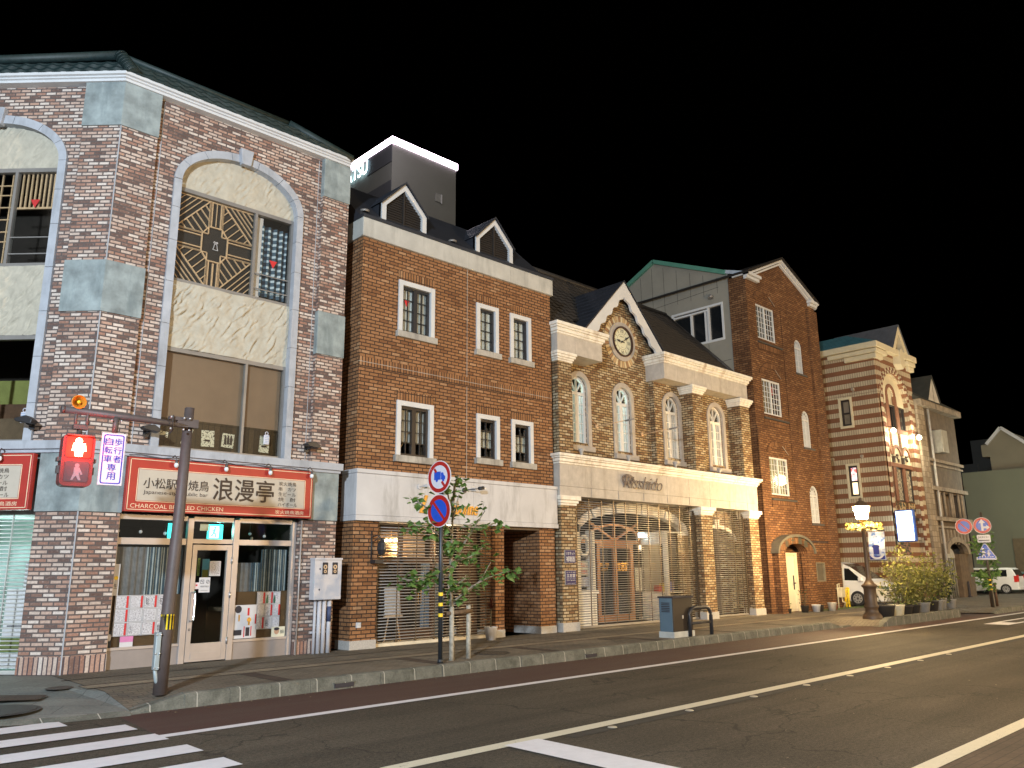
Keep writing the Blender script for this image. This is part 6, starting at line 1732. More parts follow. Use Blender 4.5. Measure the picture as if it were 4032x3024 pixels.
# windows
for i, (a, b_, z0, z1) in enumerate(BW):
    g = MB(F0); t = .06; c = (a + b_) / 2
    for (p, q, r_, s_) in ((a, a + t, z0, z1), (b_ - t, b_, z0, z1), (c - .035, c + .035, z0 + t, z1 - t), (a + t, b_ - t, z0, z0 + t), (a + t, b_ - t, z1 - t, z1)): g.box(p, q, -.10, -.03, r_, s_)
    for (p, q) in ((a + t, c - .035), (c + .035, b_ - t)):
        for k in (1, 2): u = p + (q - p) * k / 3; g.box(u - .008, u + .008, -.08, -.045, z0 + t, z1 - t)
        for k in range(1, 6): z = z0 + t + (z1 - z0 - 2 * t) * k / 6; g.box(p, q, -.079, -.046, z - .008, z + .008)
    w_ = g.build('window', M['white_paint'], tb)
    g = MB(F0); g.box(a + .02, b_ - .02, -.066, -.062, z0, z1); g.build('pane', M['glass'], w_)
    g = MB(F0); g.box(a - .1, b_ + .1, -1.2, -.31, z0 - .1, z1 + .1, skip='f'); g.build('room', M['interior_brown'], w_)
    drape(F0, a, b_ if i == 2 else c + .35, z0, z1, -.22, plain('tdrape%d' % i, ((0.20, 0.19, 0.17), (0.30, 0.25, 0.15), (0.36, 0.36, 0.24))[i], .9, var=.15), w_, 'curtain', 9, .03)
    if i == 1: g = MB(F0); g.box(28.62, 28.85, -.20, -.18, 8.4, 8.75); g.build('red_flag', M['red_paper'], w_)
    # brick hood arch, sill and soldier course
    g = MB(F0); g.arc(c + .06, z1 + .10, .70, .92, 0.15, math.pi - .15, -.05, .03, 16, 0, .55, .62); g.build('brick_hood', M['b4_soldier'], tb); g = MB(F0); g.box(a - .04, b_ + .25, 0, .035, z0 - .46, z0 - .22); g.build('soldier_course', M['b4_soldier'], tb)
    g = MB(F0); g.bar((c + .35, z1 + .48), (c + .78, z1 + .18), .02, .03, .034); g.build('mortar_line', M['sill_stone'], tb)
    g = MB(F0); g.box(a - .05, b_ + .42, -.05, .07, z0 - .20, z0 - .14); g.build('sill', plain('slate', (0.06, 0.055, 0.05), .7), w_)
light('pane_reflection_fill', 'POINT', F0.p(28.2, -.5, 5.7), .8, (.9, 1, .7), .1)  # added lamp inside the room, stands in for a reflection on the pane
for i, (a, b_, z0, zs) in enumerate(AW):
    c = (a + b_) / 2; r = (b_ - a) / 2
    g = MB(F0); t = .035
    g.arc(c, zs, r - .04, r, 0, math.pi, -.10, -.03, 16)
    for (p, q, r_, s_) in ((a, a + t, z0, zs), (b_ - t, b_, z0, zs), (c - .022, c + .022, z0 + t, zs - .08), (a + t, b_ - t, z0, z0 + t), (a + t, b_ - t, zs - .08, zs - .02)): g.box(p, q, -.10, -.032, r_, s_)
    for k in range(1, 6): an = math.pi * k / 6; g.bar((c, zs - .04), (c + (r - .02) * math.cos(an), zs - .02 + (r - .02) * math.sin(an)), .010, -.08, -.04)
    g.arc(c, zs - .02, r * .45, r * .45 + .018, 0, math.pi, -.08, -.04, 10)
    for s2 in (-1, 1):
        for k in (.33, .66): u = c + s2 * (.03 + (r - .07) * k); g.box(u - .006, u + .006, -.08, -.045, z0, zs - .1)
        for k in range(1, 4): z = z0 + t + (zs - .1 - z0) * k / 4; g.box(min(c, c + s2 * r), max(c, c + s2 * r), -.078, -.046, z - .006, z + .006)
    w_ = g.build('arched_window', M['white_paint'], tb)
    g = MB(F0); g.prism(arch_pts(a, b_, z0, zs, r), -.066, -.062); g.build('pane', M['glass'], w_)
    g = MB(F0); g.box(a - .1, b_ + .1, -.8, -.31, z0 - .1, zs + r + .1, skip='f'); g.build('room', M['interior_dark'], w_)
    g = MB(F0); g.box(a - .04, b_ + .22, -.03, .05, z0 - .09, z0 - .02); g.build('sill', plain('slate2', (0.08, 0.075, 0.07), .7), w_)
# brick piers and buttress on the front
for (a, b_, z0, z1, v_) in ((31.95, TR, .19, 12.6, .10), (TL, 27.36, .19, 7.0, .05), (29.62, 30.30, 4.0, 12.0, .04)):
    g = MB(F0); g.box(a, b_, -.02, v_, z0, z1); g.build('brick_pier', M['b4_brick'], tb)
# porch arch
g = MB(F0)
g.prism([(27.38, .19), (27.88, .19), (27.88, 2.30), (27.38, 2.30)], -.05, .30); g.build('porch_pier', M['b4_brick'], tb); g = MB(F0); g.prism([(29.62, .19), (30.10, .19), (30.10, 2.30), (29.62, 2.30)], .01, .30); g.build('porch_pier', M['b4_brick'], tb)
pc = 28.75
g = MB(F0); g.arc(pc, 2.30, .87, 1.36, 0, math.pi, -.05, .30, 26, 0, .36 / .87, .60 / 1.36); g.build('porch_arch', M['b4_soldier'], tb)
g = MB(F0); g.arc(pc, 2.30, 1.37, 1.46, 0, math.pi, -.02, .36, 26, 0, .605 / 1.37, .70 / 1.46); g.build('porch_hood', plain('hood_slate', (0.12, 0.11, 0.085), .7, var=.2), tb)
g = MB(F0)
for s_, an in (('金', 2.28), ('子', 1.80), ('圖', 1.28), ('園', .82)):
    u, z = pc + 1.09 * math.cos(an), 2.30 + .485 * math.sin(an); g.text(s_, u - .125, u + .125, z - .12, z + .12, .306, 0, .09)
t = thing('house_lettering', 'dark metal Japanese characters along the brick arch over the cream door', 'sign', F0.p(pc, .30, 2.7)); g.build('lettering', plain('bronze', (0.05, 0.055, 0.04), .6), t)
g = MB(F0); g.box(27.8, 30.8, -.40, -.32, .19, 2.9); g.box(29.37, 30.62, -.31, -.06, .19, 2.36); g.build('porch_back', M['b4_brick'], tb)
g = MB(F0); g.box(27.86, 30.62, -.31, -.02, 2.74, 2.78); g.build('porch_ceiling', M['interior_dark'], tb)
g = MB(F0); g.box(28.56, 29.28, -.22, -.13, .2, 2.28); dr = g.build('door', plain('cream_door', (0.68, 0.62, 0.46), .5, var=.04), tb, bevel=.01)
g = MB(F0); g.box(29.26, 29.37, -.25, -.04, .2, 2.33); g.box(28.5, 29.26, -.25, -.04, 2.25, 2.33); g.build('frame', M['cream_trim'], dr)
g = MB(F0); g.tube([(29.14, -.12, 1.22), (29.14, -.05, 1.22), (28.98, -.04, 1.22)], .024, 6); g.box(29.11, 29.17, -.13, -.11, .98, 1.5); g.build('handle', M['ink'], dr)
g = MB(F0); g.box(30.78, 31.52, -.10, -.06, 1.24, 1.98); g.build('shutter_box', plain('shutb', (0.10, 0.085, 0.06), .7, var=.2), tb)
g = MB(F0)
for (p, q, r_, s_) in ((30.78, 30.83, 1.24, 1.98), (31.46, 31.52, 1.24, 1.98), (30.83, 31.46, 1.93, 1.98), (30.83, 31.46, 1.24, 1.29)): g.box(p, q, -.08, .015, r_, s_)
g.build('small_window', plain('bronze_fr', (0.16, 0.14, 0.10), .5), tb)
g = MB(F0); g.box(27.6, 28.1, 0, .03, 2.745, 2.785); g.box(30.4, 32.0, 0, .03, 2.745, 2.785); g.build('dark_ledge', M['ink'], tb)
t = thing('wall_lamp', 'round glass wall lamp on a curled bracket beside the cream door', 'wall lamp', F0.p(29.75, .0, 2.05))
g = MB(F0); g.ball((29.80, .10, 2.16), .115, 14); g.build('globe', plain('clear_globe', (0.55, 0.50, 0.40), .12), t)
g = MB(F0); g.tube([(29.80, .10, 2.04), (29.80, .10, 1.98), (29.74, .04, 1.92), (29.66, -.04, 1.94), (29.68, -.10, 2.0)], .022, 7); g.lathe([(.07, 1.97), (.05, 2.03), (.07, 2.05)], (29.80, .10), 12); g.build('bracket', M['black_metal'], t)
g = MB(F0); g.box(29.30, 29.40, -.10, -.06, 1.38, 1.52); tag(g.build('door_bell', M['ink'], loc=F0.p(29.35, -.1, 1.38)), 'small dark intercom box on the brick right of the cream door', 'intercom')
# pots at the foot of the wall
rg = random.Random(21)
def pot(x, y, z, r, h, mat, label, leaves=0, lm='leaf', spread=.2, tall=.25, grp=None, blades=False):
    t = thing('plant_pot', label, 'plant pot', (x, y, z), grp)
    g = MB(W); g.lathe([(0, z + .005), (r * .74, z), (r * .95, z + h * .9), (r, z + h * .92), (r * 1.04, z + h), (r * .9, z + h), (r * .86, z + h * .88), (0, z + h * .86)], (x, y), 16); g.build('pot', M[mat], t)
    if leaves:
        g = MB(W)
        for k in range(leaves):
            a = rg.uniform(0, 6.28); rr = spread * math.sqrt(rg.random()); zz = z + h + tall * rg.random() ** .7
            p = Vector((x + rr * math.cos(a), y + rr * math.sin(a), zz)); L_ = rg.uniform(.05, .10) * (2.4 if blades else 1)
            d = Vector((math.cos(a), math.sin(a), rg.uniform(-.3, .9))).normalized() * L_; s_ = d.cross(Z3).normalized() * L_ * (.16 if blades else .35)
            g.face([p, p + d * .5 + s_, p + d, p + d * .5 - s_])
        for k in range(5):
            a = k * 1.25; g.tube([(x, y, z + h * .8), (x + spread * .6 * math.cos(a), y + spread * .6 * math.sin(a), z + h + tall * .7)], .006, 4, 1)
        g.build('plant', [M[lm], M['twig']], t, recalc=False)
    return t
pot(27.85, 14.85, KZ, .12, .16, 'pot_dark', 'small dark pot with a low plant at the left foot of the porch', 30, 'leaf', .14, .16)
pot(28.75, 14.68, KZ, .15, .24, 'pot_dark', 'dark pot with tall leaves right in front of the cream door', 50, 'leaf_dark', .22, .55)
pot(29.28, 14.50, KZ, .16, .26, 'paper', 'white bucket standing right of the cream door')
pot(29.72, 14.58, KZ, .16, .24, 'pot_dark', 'plain dark pot between the white bucket and the speckled bucket')
pot(30.35, 14.40, KZ, .17, .30, 'granite', 'speckled pale bucket below the small shuttered window')
pot(30.95, 14.62, KZ, .15, .18, 'terracotta', 'low terracotta pot below the small shuttered window', 26, 'leaf', .2, .1)
g = MB(W)
for k in range(700):
    x = rg.uniform(29.6, 34.0); y = 14.75 + rg.gauss(0, .12); h = rg.uniform(.03, .09); a = rg.uniform(0, 6.28)
    g.face([(x - .008, y, KZ - .01), (x + .008, y, KZ - .01), (x + .05 * math.cos(a), y + .05 * math.sin(a), KZ + h)])
o = g.build('weeds', M['leaf'], recalc=False); o['kind'] = 'stuff'
# gas meter and yellow folded barrier
t = thing('gas_meter', 'white gas meter with bent pipes on the brick at the driveway corner', 'gas meter', (32.2, 14.9, KZ))
g = MB(F0); g.box(32.1, 32.42, .12, .32, .62, .95); g.box(32.06, 32.46, .10, .34, .93, 1.0); g.build('meter', M['cream_trim'], t, bevel=.02)
g = MB(F0); g.tube([(32.0, .2, .19), (32.0, .2, 1.12), (32.18, .2, 1.14), (32.18, .2, .96)], .03, 8); g.tube([(32.36, .2, .62), (32.36, .2, .45), (32.6, .2, .4), (32.6, .1, .19)], .03, 8); g.build('pipe', M['cream_trim'], t)
for i, (x, y, lb) in enumerate(((32.95, 15.30, 'yellow plastic barrier half standing left at the driveway'), (33.42, 15.22, 'yellow plastic barrier leaning right beside the white van wheel'))):
    t = thing('folding_barrier', lb, 'barrier', (x, y, KZ))
    g = MB(W)
    for s_ in (0, 1): g.tube([(x + .28 * s_ - .03, y, KZ), (x + .28 * s_, y + .05, .55), (x + .25 * s_ + .01, y, .96)], [.045, .06, .05], 8)
    for z in (.36, .56, .78, .94): g.box(x, x + .28, y + .0, y + .06, z - .035, z + .035)
    g.build('frame', M['yellow'], t)
# ------------------------------------------------------------------ striped restaurant house
sp = thing('striped_house', 'house of cream and brown brick stripes with big round headed window and blue roof', 'building', (40.9, 15.1, KZ))
SL, SR = 38.70, 43.15
FB = F0
C5 = 40.72
g = MB(F0)
top = arch_pts(C5 - 1.60, C5 + 1.60, 2.2, 9.75, 1.45, 22)
g.prism(rect(SL + .3, SR, .19, 12.15), -.3, 0, [top]); g.build('striped_front', M['banded'], sp)
SF = SIDE(SL)
LWN = [(16.38, 17.05, 8.40, 9.92), (17.95, 18.62, 8.40, 9.92), (16.34, 17.0, 4.98, 6.66), (17.95, 18.6, 4.98, 6.66)]
g = MB(SF); g.prism(rect(15.1, 27, .19, 12.15), -.3, 0, [rect(a + .07, b_ - .07, z0 + .07, z1 - .07) for a, b_, z0, z1 in LWN]); g.build('striped_side', M['banded'], sp)
g = MB(F0); g.box(SR - .2, SR, -12, -.3, .19, 12.1); g.build('back_wall', M['b6_wall'], sp)
# slender tube mouldings at the corner
g = MB(F0)
for u in (SL + .12, SL + .30, SL + .48): g.box(u, u + .07, -.01, .045, .2, 12.1)
g.build('corner_moulding', M['banded'], sp)
# cornice
g = MB(F0)
g.box(SL - .30, SR + .30, -12, .30, 12.12, 12.42); g.box(SL - .22, SL + 1.1, -2.2, .24, 11.88, 12.09); g.box(SL - .15, SL + .7, -1.4, .17, 11.62, 11.86); g.box(SR - .8, SR + .22, -1, .24, 11.88, 12.09); g.box(SR - .5, SR + .15, -.6, .17, 11.62, 11.86)
g.build('cornice', M['cream_trim'], sp, bevel=.02)
# gablet on the front
A = (41.35, 13.75)
g = MB(F0)
for s_, E_ in ((-1, (40.42, 12.40)), (1, (42.28, 12.40))):
    P = [A, E_, (E_[0] - s_ * .30, E_[1] - .05), (A[0], A[1] - .45)]
    if s_ > 0: P = P[::-1]
    g.prism(P, -.2, .32)
g.prism([(41.05, 11.7), (41.35, 11.45), (41.65, 11.7), (41.6, 12.3), (41.35, 12.55), (41.1, 12.3)], .0, .36)
g.build('gablet', M['cream_trim'], sp)
g = MB(F0)
for s_, E_ in ((-1, (40.32, 12.38)), (1, (42.38, 12.38))):
    g.face([(A[0], .36, A[1] + .05), (E_[0], .36, E_[1]), (E_[0], -3, E_[1]), (A[0], -3, A[1] + .05)])
g.build('gablet_roof', plain('slate_roof', (0.10, 0.105, 0.12), .7), sp, recalc=False)
# blue hipped metal roof
g = MB(F0)
x0, x1, xr0, xr1 = SL - .25, SR + .25, 40.3, 41.6
for k in range(8):
    t0, t1 = k / 8, (k + 1) / 8
    q = lambda t: (x0 + (xr0 - x0) * t, -.9 - 1.0 * t if False else .25 - 2.2 * t, 12.42 + 1.05 * t)
    p0, p1 = q(t0), q(t1); g.face([(p0[0], p0[1], p0[2] + .03), (p1[0], p1[1], p1[2]), (p1[0], -9, p1[2]), (p0[0], -12, p0[2] + .03)]); g.face([(p0[0], p0[1], p0[2]), (p0[0], p0[1], p0[2] + .03), (p0[0], -12, p0[2] + .03), (p0[0], -12, p0[2])])
g.build('blue_roof', M['roof_blue'], sp, recalc=False)
g = MB(F0); g.face([(x0, .25, 12.42), (x1, .25, 12.42), (xr1, -1.95, 13.47), (xr0, -1.95, 13.47)]); g.face([(xr0, -1.95, 13.47), (xr1, -1.95, 13.47), (xr1, -9, 13.47), (xr0, -9, 13.47)]); g.face([(x1, .25, 12.42), (x1, -12, 12.42), (xr1, -9, 13.47), (xr1, -1.95, 13.47)]); g.build('dark_roof', M['roof_metal'], sp, recalc=False)
# side windows
for i, (a, b_, z0, z1) in enumerate(LWN):
    g = MB(SF)
    for (p, q, r_, s_) in ((a, a + .10, z0, z1), (b_ - .10, b_, z0, z1), (a + .10, b_ - .10, z0, z0 + .11), (a + .10, b_ - .10, z1 - .11, z1)): g.box(p, q, -.05, .05, r_, s_)
    w_ = g.build('window', M['cream_trim'], sp)
    g = MB(SF); c = (z0 + z1) / 2 - .03
    for (p, q, r_, s_) in ((a + .1, a + .19, z0 + .1, z1 - .1), (b_ - .19, b_ - .1, z0 + .1, z1 - .1), (a + .19, b_ - .19, z0 + .1, z0 + .2), (a + .19, b_ - .19, z1 - .2, z1 - .1), (a + .19, b_ - .19, c - .04, c + .04)): g.box(p, q, -.12, -.03, r_, s_)
    g.build('frame', M['dark_frame'], w_)
    g = MB(SF); g.box(a + .18, b_ - .18, -.1, -.09, c, z1 - .19); g.box(a + .18, b_ - .18, -.101, -.091, z0 + .19, c, 1)
    if i < 2: g.build('pane', [plain('grey_pane', (0.20, 0.17, 0.13), .5), plain('grey_pane2', (0.17, 0.145, 0.11), .5)], w_)
    else:
        m_, N, L, B = newmat('stained_glass'); v = coords(N, L, 'UV'); vo = N.new('ShaderNodeTexVoronoi'); vo.inputs['Scale'].default_value = 9; L.new(v, vo.inputs['Vector'])
        cc = ramp(N, L, vo.outputs['Color'], [(0, (.75, .12, .10)), (.3, (.9, .75, .72)), (.6, (.8, .45, .45)), (.8, (.12, .10, .25)), (.9, (.95, .9, .88))], 'CONSTANT'); L.new(cc, B.inputs['Base Color']); L.new(cc, B.inputs['Emission Color']); B.inputs['Emission Strength'].default_value = .55
        g.build('stained_pane', [m_, emit('warm_pane', (1.0, .74, .42), .85)], w_)
t_ = 0
for (u, z) in ((16.25, 10.2), (17.75, 10.2), (16.15, 6.9), (17.6, 6.9)):
    g = MB(SF); g.box(u - .06, u + .06, 0, .14, z, z + .12); g.box(u - .03, u + .03, 0, .05, z - .05, z)
    o = g.build('side_floodlight', plain('fl%d' % t_, (0.35, 0.30, 0.24), .6), loc=SF.p(u, 0, z)); t_ += 1
    tag(o, 'small grey box lamp on the striped side wall, ' + ('upper' if z > 8 else 'lower') + (' row near the front' if u < 17 else ' row near the brick house'), 'floodlight', 'box lamps on the striped wall')
# big recessed arch
RVv = -.22
g = MB(F0)
for k in range(30):
    a0 = math.pi * k / 30
    for r_, (ri, ro) in enumerate(((1.60, 1.74), (1.75, 1.90))): g.arc(C5, 9.75, ri, ro, a0 + .006, a0 + math.pi / 30 - .006, -.2, .05 - .02 * r_, 2, (k + r_) % 2, 1.45 / 1.6, 1.45 / 1.6)
k = 0; z = 2.3
while z < 9.7:
    for u in (C5 - 1.9, C5 - 1.745, C5 + 1.605, C5 + 1.75): g.box(u, u + .14, -.2, .05, z, z + .235, k % 2)
    k += 1; z += .24
g.build('quoin_arch', [plain('quoin_cream', (0.52, 0.45, 0.32), .8), plain('quoin_brown', (0.17, 0.06, 0.03), .85)], sp)
g = MB(F0); g.prism(arch_pts(C5 - 1.6, C5 + 1.6, 9.62, 9.76, 1.45, 22), -.3, RVv, [arch_pts(C5 - .42, C5 + .42, 9.64, 10.1, .42, 14)]); g.box(C5 - .5, C5 + .5, -.4, -.32, 9.6, 10.6); g.build('plaster_tympanum', M['cream_trim'], sp)
g = MB(F0); g.arc(C5, 10.1, .42, .58, 0, math.pi, -.3, RVv + .05, 18); g.box(C5 - .60, C5 - .40, -.3, RVv + .06, 9.62, 10.1); g.box(C5 + .40, C5 + .60, -.3, RVv + .06, 9.62, 10.1); g.build('inner_arch', M['brown_trim'], sp)
WX = [(C5 - 1.55, C5 - .72), (C5 - .42, C5 + .42), (C5 + .72, C5 + 1.55)]
g = MB(F0)
for u in (C5 - .57, C5 + .57): g.box(u - .16, u + .16, -.3, RVv + .06, 4.85, 6.55); g.box(u - .16, u + .16, -.3, RVv + .06, 8.42, 9.62)
g.box(C5 - 1.6, C5 + 1.6, -.3, RVv + .08, 8.22, 8.42); g.box(C5 - 1.6, C5 + 1.6, -.3, RVv + .08, 6.50, 6.68); g.build('mullion', M['brown_trim'], sp)
leaded = printed('leaded', (0.06, 0.06, 0.06), (0.55, 0.50, 0.38), 16, 7, .50, .4)
for i, (a, b_) in enumerate(WX):
    for (z0, z1, mt) in ((8.42, 9.62, M['car_glass']), (4.85, 6.50, leaded)):
        g = MB(F0)
        for (p, q, r_, s_) in ((a, a + .06, z0, z1), (b_ - .06, b_, z0, z1), (a + .06, b_ - .06, z0, z0 + .07), (a + .06, b_ - .06, z1 - .07, z1)): g.box(p, q, -.3, RVv, r_, s_)
        w_ = g.build('window', M['dark_frame'], sp); g = MB(F0); g.box(a + .05, b_ - .05, -.28, -.27, z0, z1); g.build('pane', mt, w_)
    # lit cream panel with a round headed niche and vine ornament
    c = (a + b_) / 2
    g = MB(F0); g.box(a - .05, b_ + .05, -.3, RVv, 6.68, 8.22); g.build('cream_panel', M['cream_trim'], sp)
    g = MB(F0); g.arc(c, 7.10, .38, .52, 0, math.pi, RVv - .02, RVv + .06, 16); g.build('niche_arch', M['brown_trim'], sp)
    g = MB(F0); rg = random.Random(i)
    for k in range(9): g.ball((c + rg.uniform(-.12, .12), RVv + .03, 6.95 + rg.uniform(-.16, .2)), rg.uniform(.04, .07), 8)
    g.build('vine_ornament', M['ink_brown'], sp)
for u in (C5 - .57, C5 + .57):
    g = MB(F0); g.box(u - .09, u + .09, RVv, RVv + .10, 6.7, 6.95); g.box(u - .12, u + .12, RVv, RVv + .14, 6.92, 7.0); g.build('corbel', M['ink_brown'], sp)
    g = MB(F0); g.box(u - .1, u + .1, RVv, RVv + .05, 7.1, 8.2); g.build('brick_strip', M['b4_brick'], sp)
g = MB(F0); g.box(C5 - 1.6, C5 + 1.6, -.3, RVv, 4.1, 4.85); g.box(C5 - 1.6, C5 + 1.6, -.3, RVv + .02, 3.15, 4.10); g.build('brown_wall', M['b4_brick'], sp)
for i, (a, b_) in enumerate(WX):
    g = MB(F0); g.box(a, b_, RVv, RVv + .01, 4.15, 4.8); g.build('picture_panel', [printed('pict%d' % i, (0.42, 0.30, 0.16), (0.05, 0.05, 0.03), 5, 5, .5)], sp)
g = MB(F0); g.box(C5 - 1.6, C5 + 1.6, -.3, RVv + .12, 3.98, 4.12); g.build('dark_ledge', M['ink_brown'], sp)
for u in (C5 - .75, C5 + .62):
    g = MB(F0); g.prism(arch_pts(u - .46, u + .46, 3.2, 3.22, .66, 16), RVv, RVv + .05); e = g.build('half_round_window', plain('eye_white', (0.60, 0.62, 0.56), .6), sp)
    g = MB(F0); g.disc(u, 3.48, .13, RVv + .055, 16, 0, rz=.22); g.build('dark_oval', M['ink_brown'], e)
g = MB(F0); g.box(C5 - 1.6, C5 + 1.6, -.3, RVv + .1, 3.05, 3.18); g.build('stone_ledge', M['sill_stone'], sp)
g = MB(F0); g.box(C5 - 1.6, C5 + 1.6, -.3, RVv, .19, 3.05); g.build('shop_base', M['banded'], sp)
g = MB(F0); g.box(C5 - 1.4, C5 + .3, RVv, RVv + .03, 2.35, 3.0); tag(g.build('sign_board', [printed('stonepic', (0.30, 0.17, 0.12), (0.05, 0.06, 0.04), 4, 9, .5)], loc=F0.p(C5 - .5, RVv, 2.35)), 'dark picture board of stones under the half round windows', 'sign board')
sheet(F0, C5 - 1.3, C5 + .3, 1.2, 2.30, RVv + .03, 'cream poster with a red flower behind the kerbside shrubs', [M['cream_trim']], [(M['red_paper'], lambda g, v: (g.disc(C5 - .6, 1.95, .18, v, 14), g.disc(C5 - .75, 1.72, .12, v, 12))), (M['leaf'], lambda g, v: (g.disc(C5 - .35, 1.9, .1, v, 10), g.disc(C5 - .5, 1.6, .1, v, 10))), (M['ink'], lambda g, v: g.disc(C5 - .6, 1.4, .16, v, 14, 0, rz=.06))])
# lamps washing the panels
for i, (u, lb) in enumerate(((C5 - 1.45, 'small glaring white lamp at the left of the lit panels on the striped house'), (C5 + 1.75, 'glaring white lamp on an arm at the right edge of the striped house'))):
    t = thing('facade_lamp', lb, 'lamp', F0.p(u, .3, 8.1))
    g = MB(F0); g.tube([(u, -.1, 8.30), (u, .25, 8.30), (u, .3, 8.2)], .02, 6); g.build('arm', M['black_metal'], t)
    g = MB(F0); g.ball((u, .3, 8.10), .12, 12); g.build('bulb', M['flood_white'], t)
    light('facade_lamp_light', 'POINT', F0.p(u + (.25 if i == 0 else -.25), .38, 8.0), 70 if i else 60, (1, .92, .66), .1)
t = thing('projecting_sign', 'tall white glowing shop sign with blue rim on the front corner of the striped house', 'lit sign', (38.75, 14.7, 2.9))
g = MB(W); g.box(38.72, 38.95, 14.15, 14.98, 2.88, 4.32); g.build('rim', plain('blue_rim', (0.03, 0.10, 0.45), .4), t, bevel=.04)
g = MB(W); g.box(38.71, 38.725, 14.22, 14.91, 2.94, 4.26); g.build('lit_face', M['sign_lit'], t)
light('projecting_sign_light', 'POINT', (38.45, 14.55, 3.6), 14, (.75, .95, 1), .25)
# ------------------------------------------------------------------ old grey house beside it
og = thing('old_grey_house', 'weathered grey brown house with small white dormer and arched entrance next to the striped house', 'building', (46, 15.1, KZ))
g = MB(F0); g.prism(rect(43.2, 49.0, .1, 10.2), -.3, -.02, [arch_pts(45.2, 48.2, .1, 2.4, .6, 14), rect(45.0, 48.3, 4.3, 5.5)]); g.box(43.2, 43.4, -10, -.3, .1, 10.2); g.box(48.8, 49, -10, -.3, .1, 10.2); g.build('front_wall', M['b6_wall'], og)
g = MB(F0); g.box(43.2, 44.1, -.1, .12, .1, 9.9); g.build('tile_pier', M['b6_tile'], og)
g = MB(F0); g.tube([(44.7, .12, .2), (44.7, .12, 10.1)], .06, 8); g.build('drain_pipe', plain('pipe_pale', (0.42, 0.40, 0.37), .6), og)
g = MB(F0)
for (z0, z1, o_) in ((9.9, 10.22, .35), (7.1, 7.25, .15), (6.9, 7.0, .08), (5.6, 5.8, .18), (4.05, 4.25, .22), (3.7, 3.8, .1)): g.box(43.9 if z0 < 9 else 43.2, 49.1, -.1, o_, z0, z1)
for u in (45.0, 45.6, 46.5, 46.8, 47.7, 48.2): g.tube([(u, .08, 4.3), (u, .08, 5.55)], .07, 8)
for k in range(9): g.box(44.6 + k * .5, 44.75 + k * .5, -.02, .03, 2.9, 3.65)
g.arc(46.7, 2.4, 1.45, 1.75, 0, math.pi, -.1, .12, 18, 0, .42, .5)
g.build('stone_trim', plain('old_trim', (0.26, 0.215, 0.16), .9, var=.25, scale=5, dark=(.08, .06, .05)), og)
g = MB(F0); g.box(45.0, 48.3, -.4, -.35, 4.2, 5.6); g.box(45.1, 48.3, -1.0, -.9, .1, 3.1); g.box(46.9, 48.2, -.8, .02, .12, 2.4); g.build('dark_opening', M['interior_brown'], og)
g = MB(F0)
for k in range(5): g.tube([(45.4 + k * .32, -.2, .12), (45.4 + k * .32, -.2, 2.2)], .05, 6)
g.build('gate_post', plain('gatepost', (0.20, 0.18, 0.14), .6), og)
g = MB(F0); g.prism(arch_pts(45.3, 46.9, 2.2, 2.25, .5, 10), -.3, -.2); g.build('pale_sign', plain('palesign', (0.42, 0.41, 0.36), .7), og)
g = MB(F0); g.face([(43.0, .4, 10.2), (49.2, .4, 10.2), (48.6, -2.4, 12.2), (43.6, -2.4, 12.2)]); g.face([(43.0, .4, 10.2), (43.6, -2.4, 12.2), (43.6, -9, 12.2), (43.0, -9, 10.2)]); g.face([(43.6, -2.4, 12.2), (48.6, -2.4, 12.2), (48.6, -9, 12.2), (43.6, -9, 12.2)]); g.build('roof', plain('old_roof', (0.055, 0.056, 0.045), .8, var=.3), og, recalc=False)
g = MB(F0); g.prism([(45.6, 10.45), (47.4, 10.45), (46.5, 11.95)], -.35, -.10); d = g.build('dormer', plain('dormer_pale', (0.52, 0.49, 0.43), .7), og)
g = MB(F0); g.box(46.49, 46.52, -.10, -.09, 10.45, 11.9); g.face([(46.5, -.05, 12.05), (45.45, -.05, 10.4), (45.45, -2.4, 10.4), (46.5, -2.4, 12.05)]); g.face([(46.5, -.05, 12.05), (47.55, -.05, 10.4), (47.55, -2.4, 10.4), (46.5, -2.4, 12.05)]); g.build('dormer_roof', plain('old_roof2', (0.05, 0.05, 0.04), .8), d, recalc=False)
for z in (7.6,):
    g = MB(F0); g.box(45.2, 46.0, -.05, .5, z, z + 1.2); g.build('ac_unit', plain('acu', (0.30, 0.29, 0.25), .7), og, bevel=.03)
# ------------------------------------------------------------------ far buildings
fb = thing('gabled_hall', 'plain beige gabled hall beyond the car park at the right picture edge', 'building', (66, 14, .1))
FX = SIDE(64)
k_ = 64 / 62.0
g = MB(FX)
zz = lambda z: 1.8 + (z - 1.8) * k_
yy = lambda y: y * k_
g.prism([(yy(17.15), .1), (yy(17.15), zz(9.1)), (yy(17.62), zz(9.15)), (yy(17.62), zz(9.95)), (yy(17.22), zz(9.98)), (yy(16.26), zz(10.95)), (yy(14.9), zz(9.75)), (yy(13.4), zz(8.4)), (yy(13.4), .1)], -12, 0); g.build('gable_wall', M['far_wall'], fb)
g = MB(FX); g.bar((yy(17.25), zz(9.97)), (yy(16.26), zz(11.02)), .2, -.3, .15); g.bar((yy(16.26), zz(11.02)), (yy(13.4), zz(8.48)), .2, -.3, .15); g.build('verge', M['white_paint'], fb)
fg = thing('green_grey_wall', 'flat green grey building side behind the car park', 'building', (60, 17, .1))
g = MB(SIDE(60.5)); g.prism(rect(13.0, 18.6, .1, 8.0), -3, 0); g.build('upper_wall', M['far_green'], fg)
g = MB(SIDE(60.45)); g.box(13.0, 16.1, 0, .06, .1, 3.5); g.build('door_panel', plain('farpanel', (0.13, 0.10, 0.06), .9), fg)
fk = thing('flat_grey_block', 'dim flat roofed grey block far behind the gabled hall', 'building', (90, 26, 0))
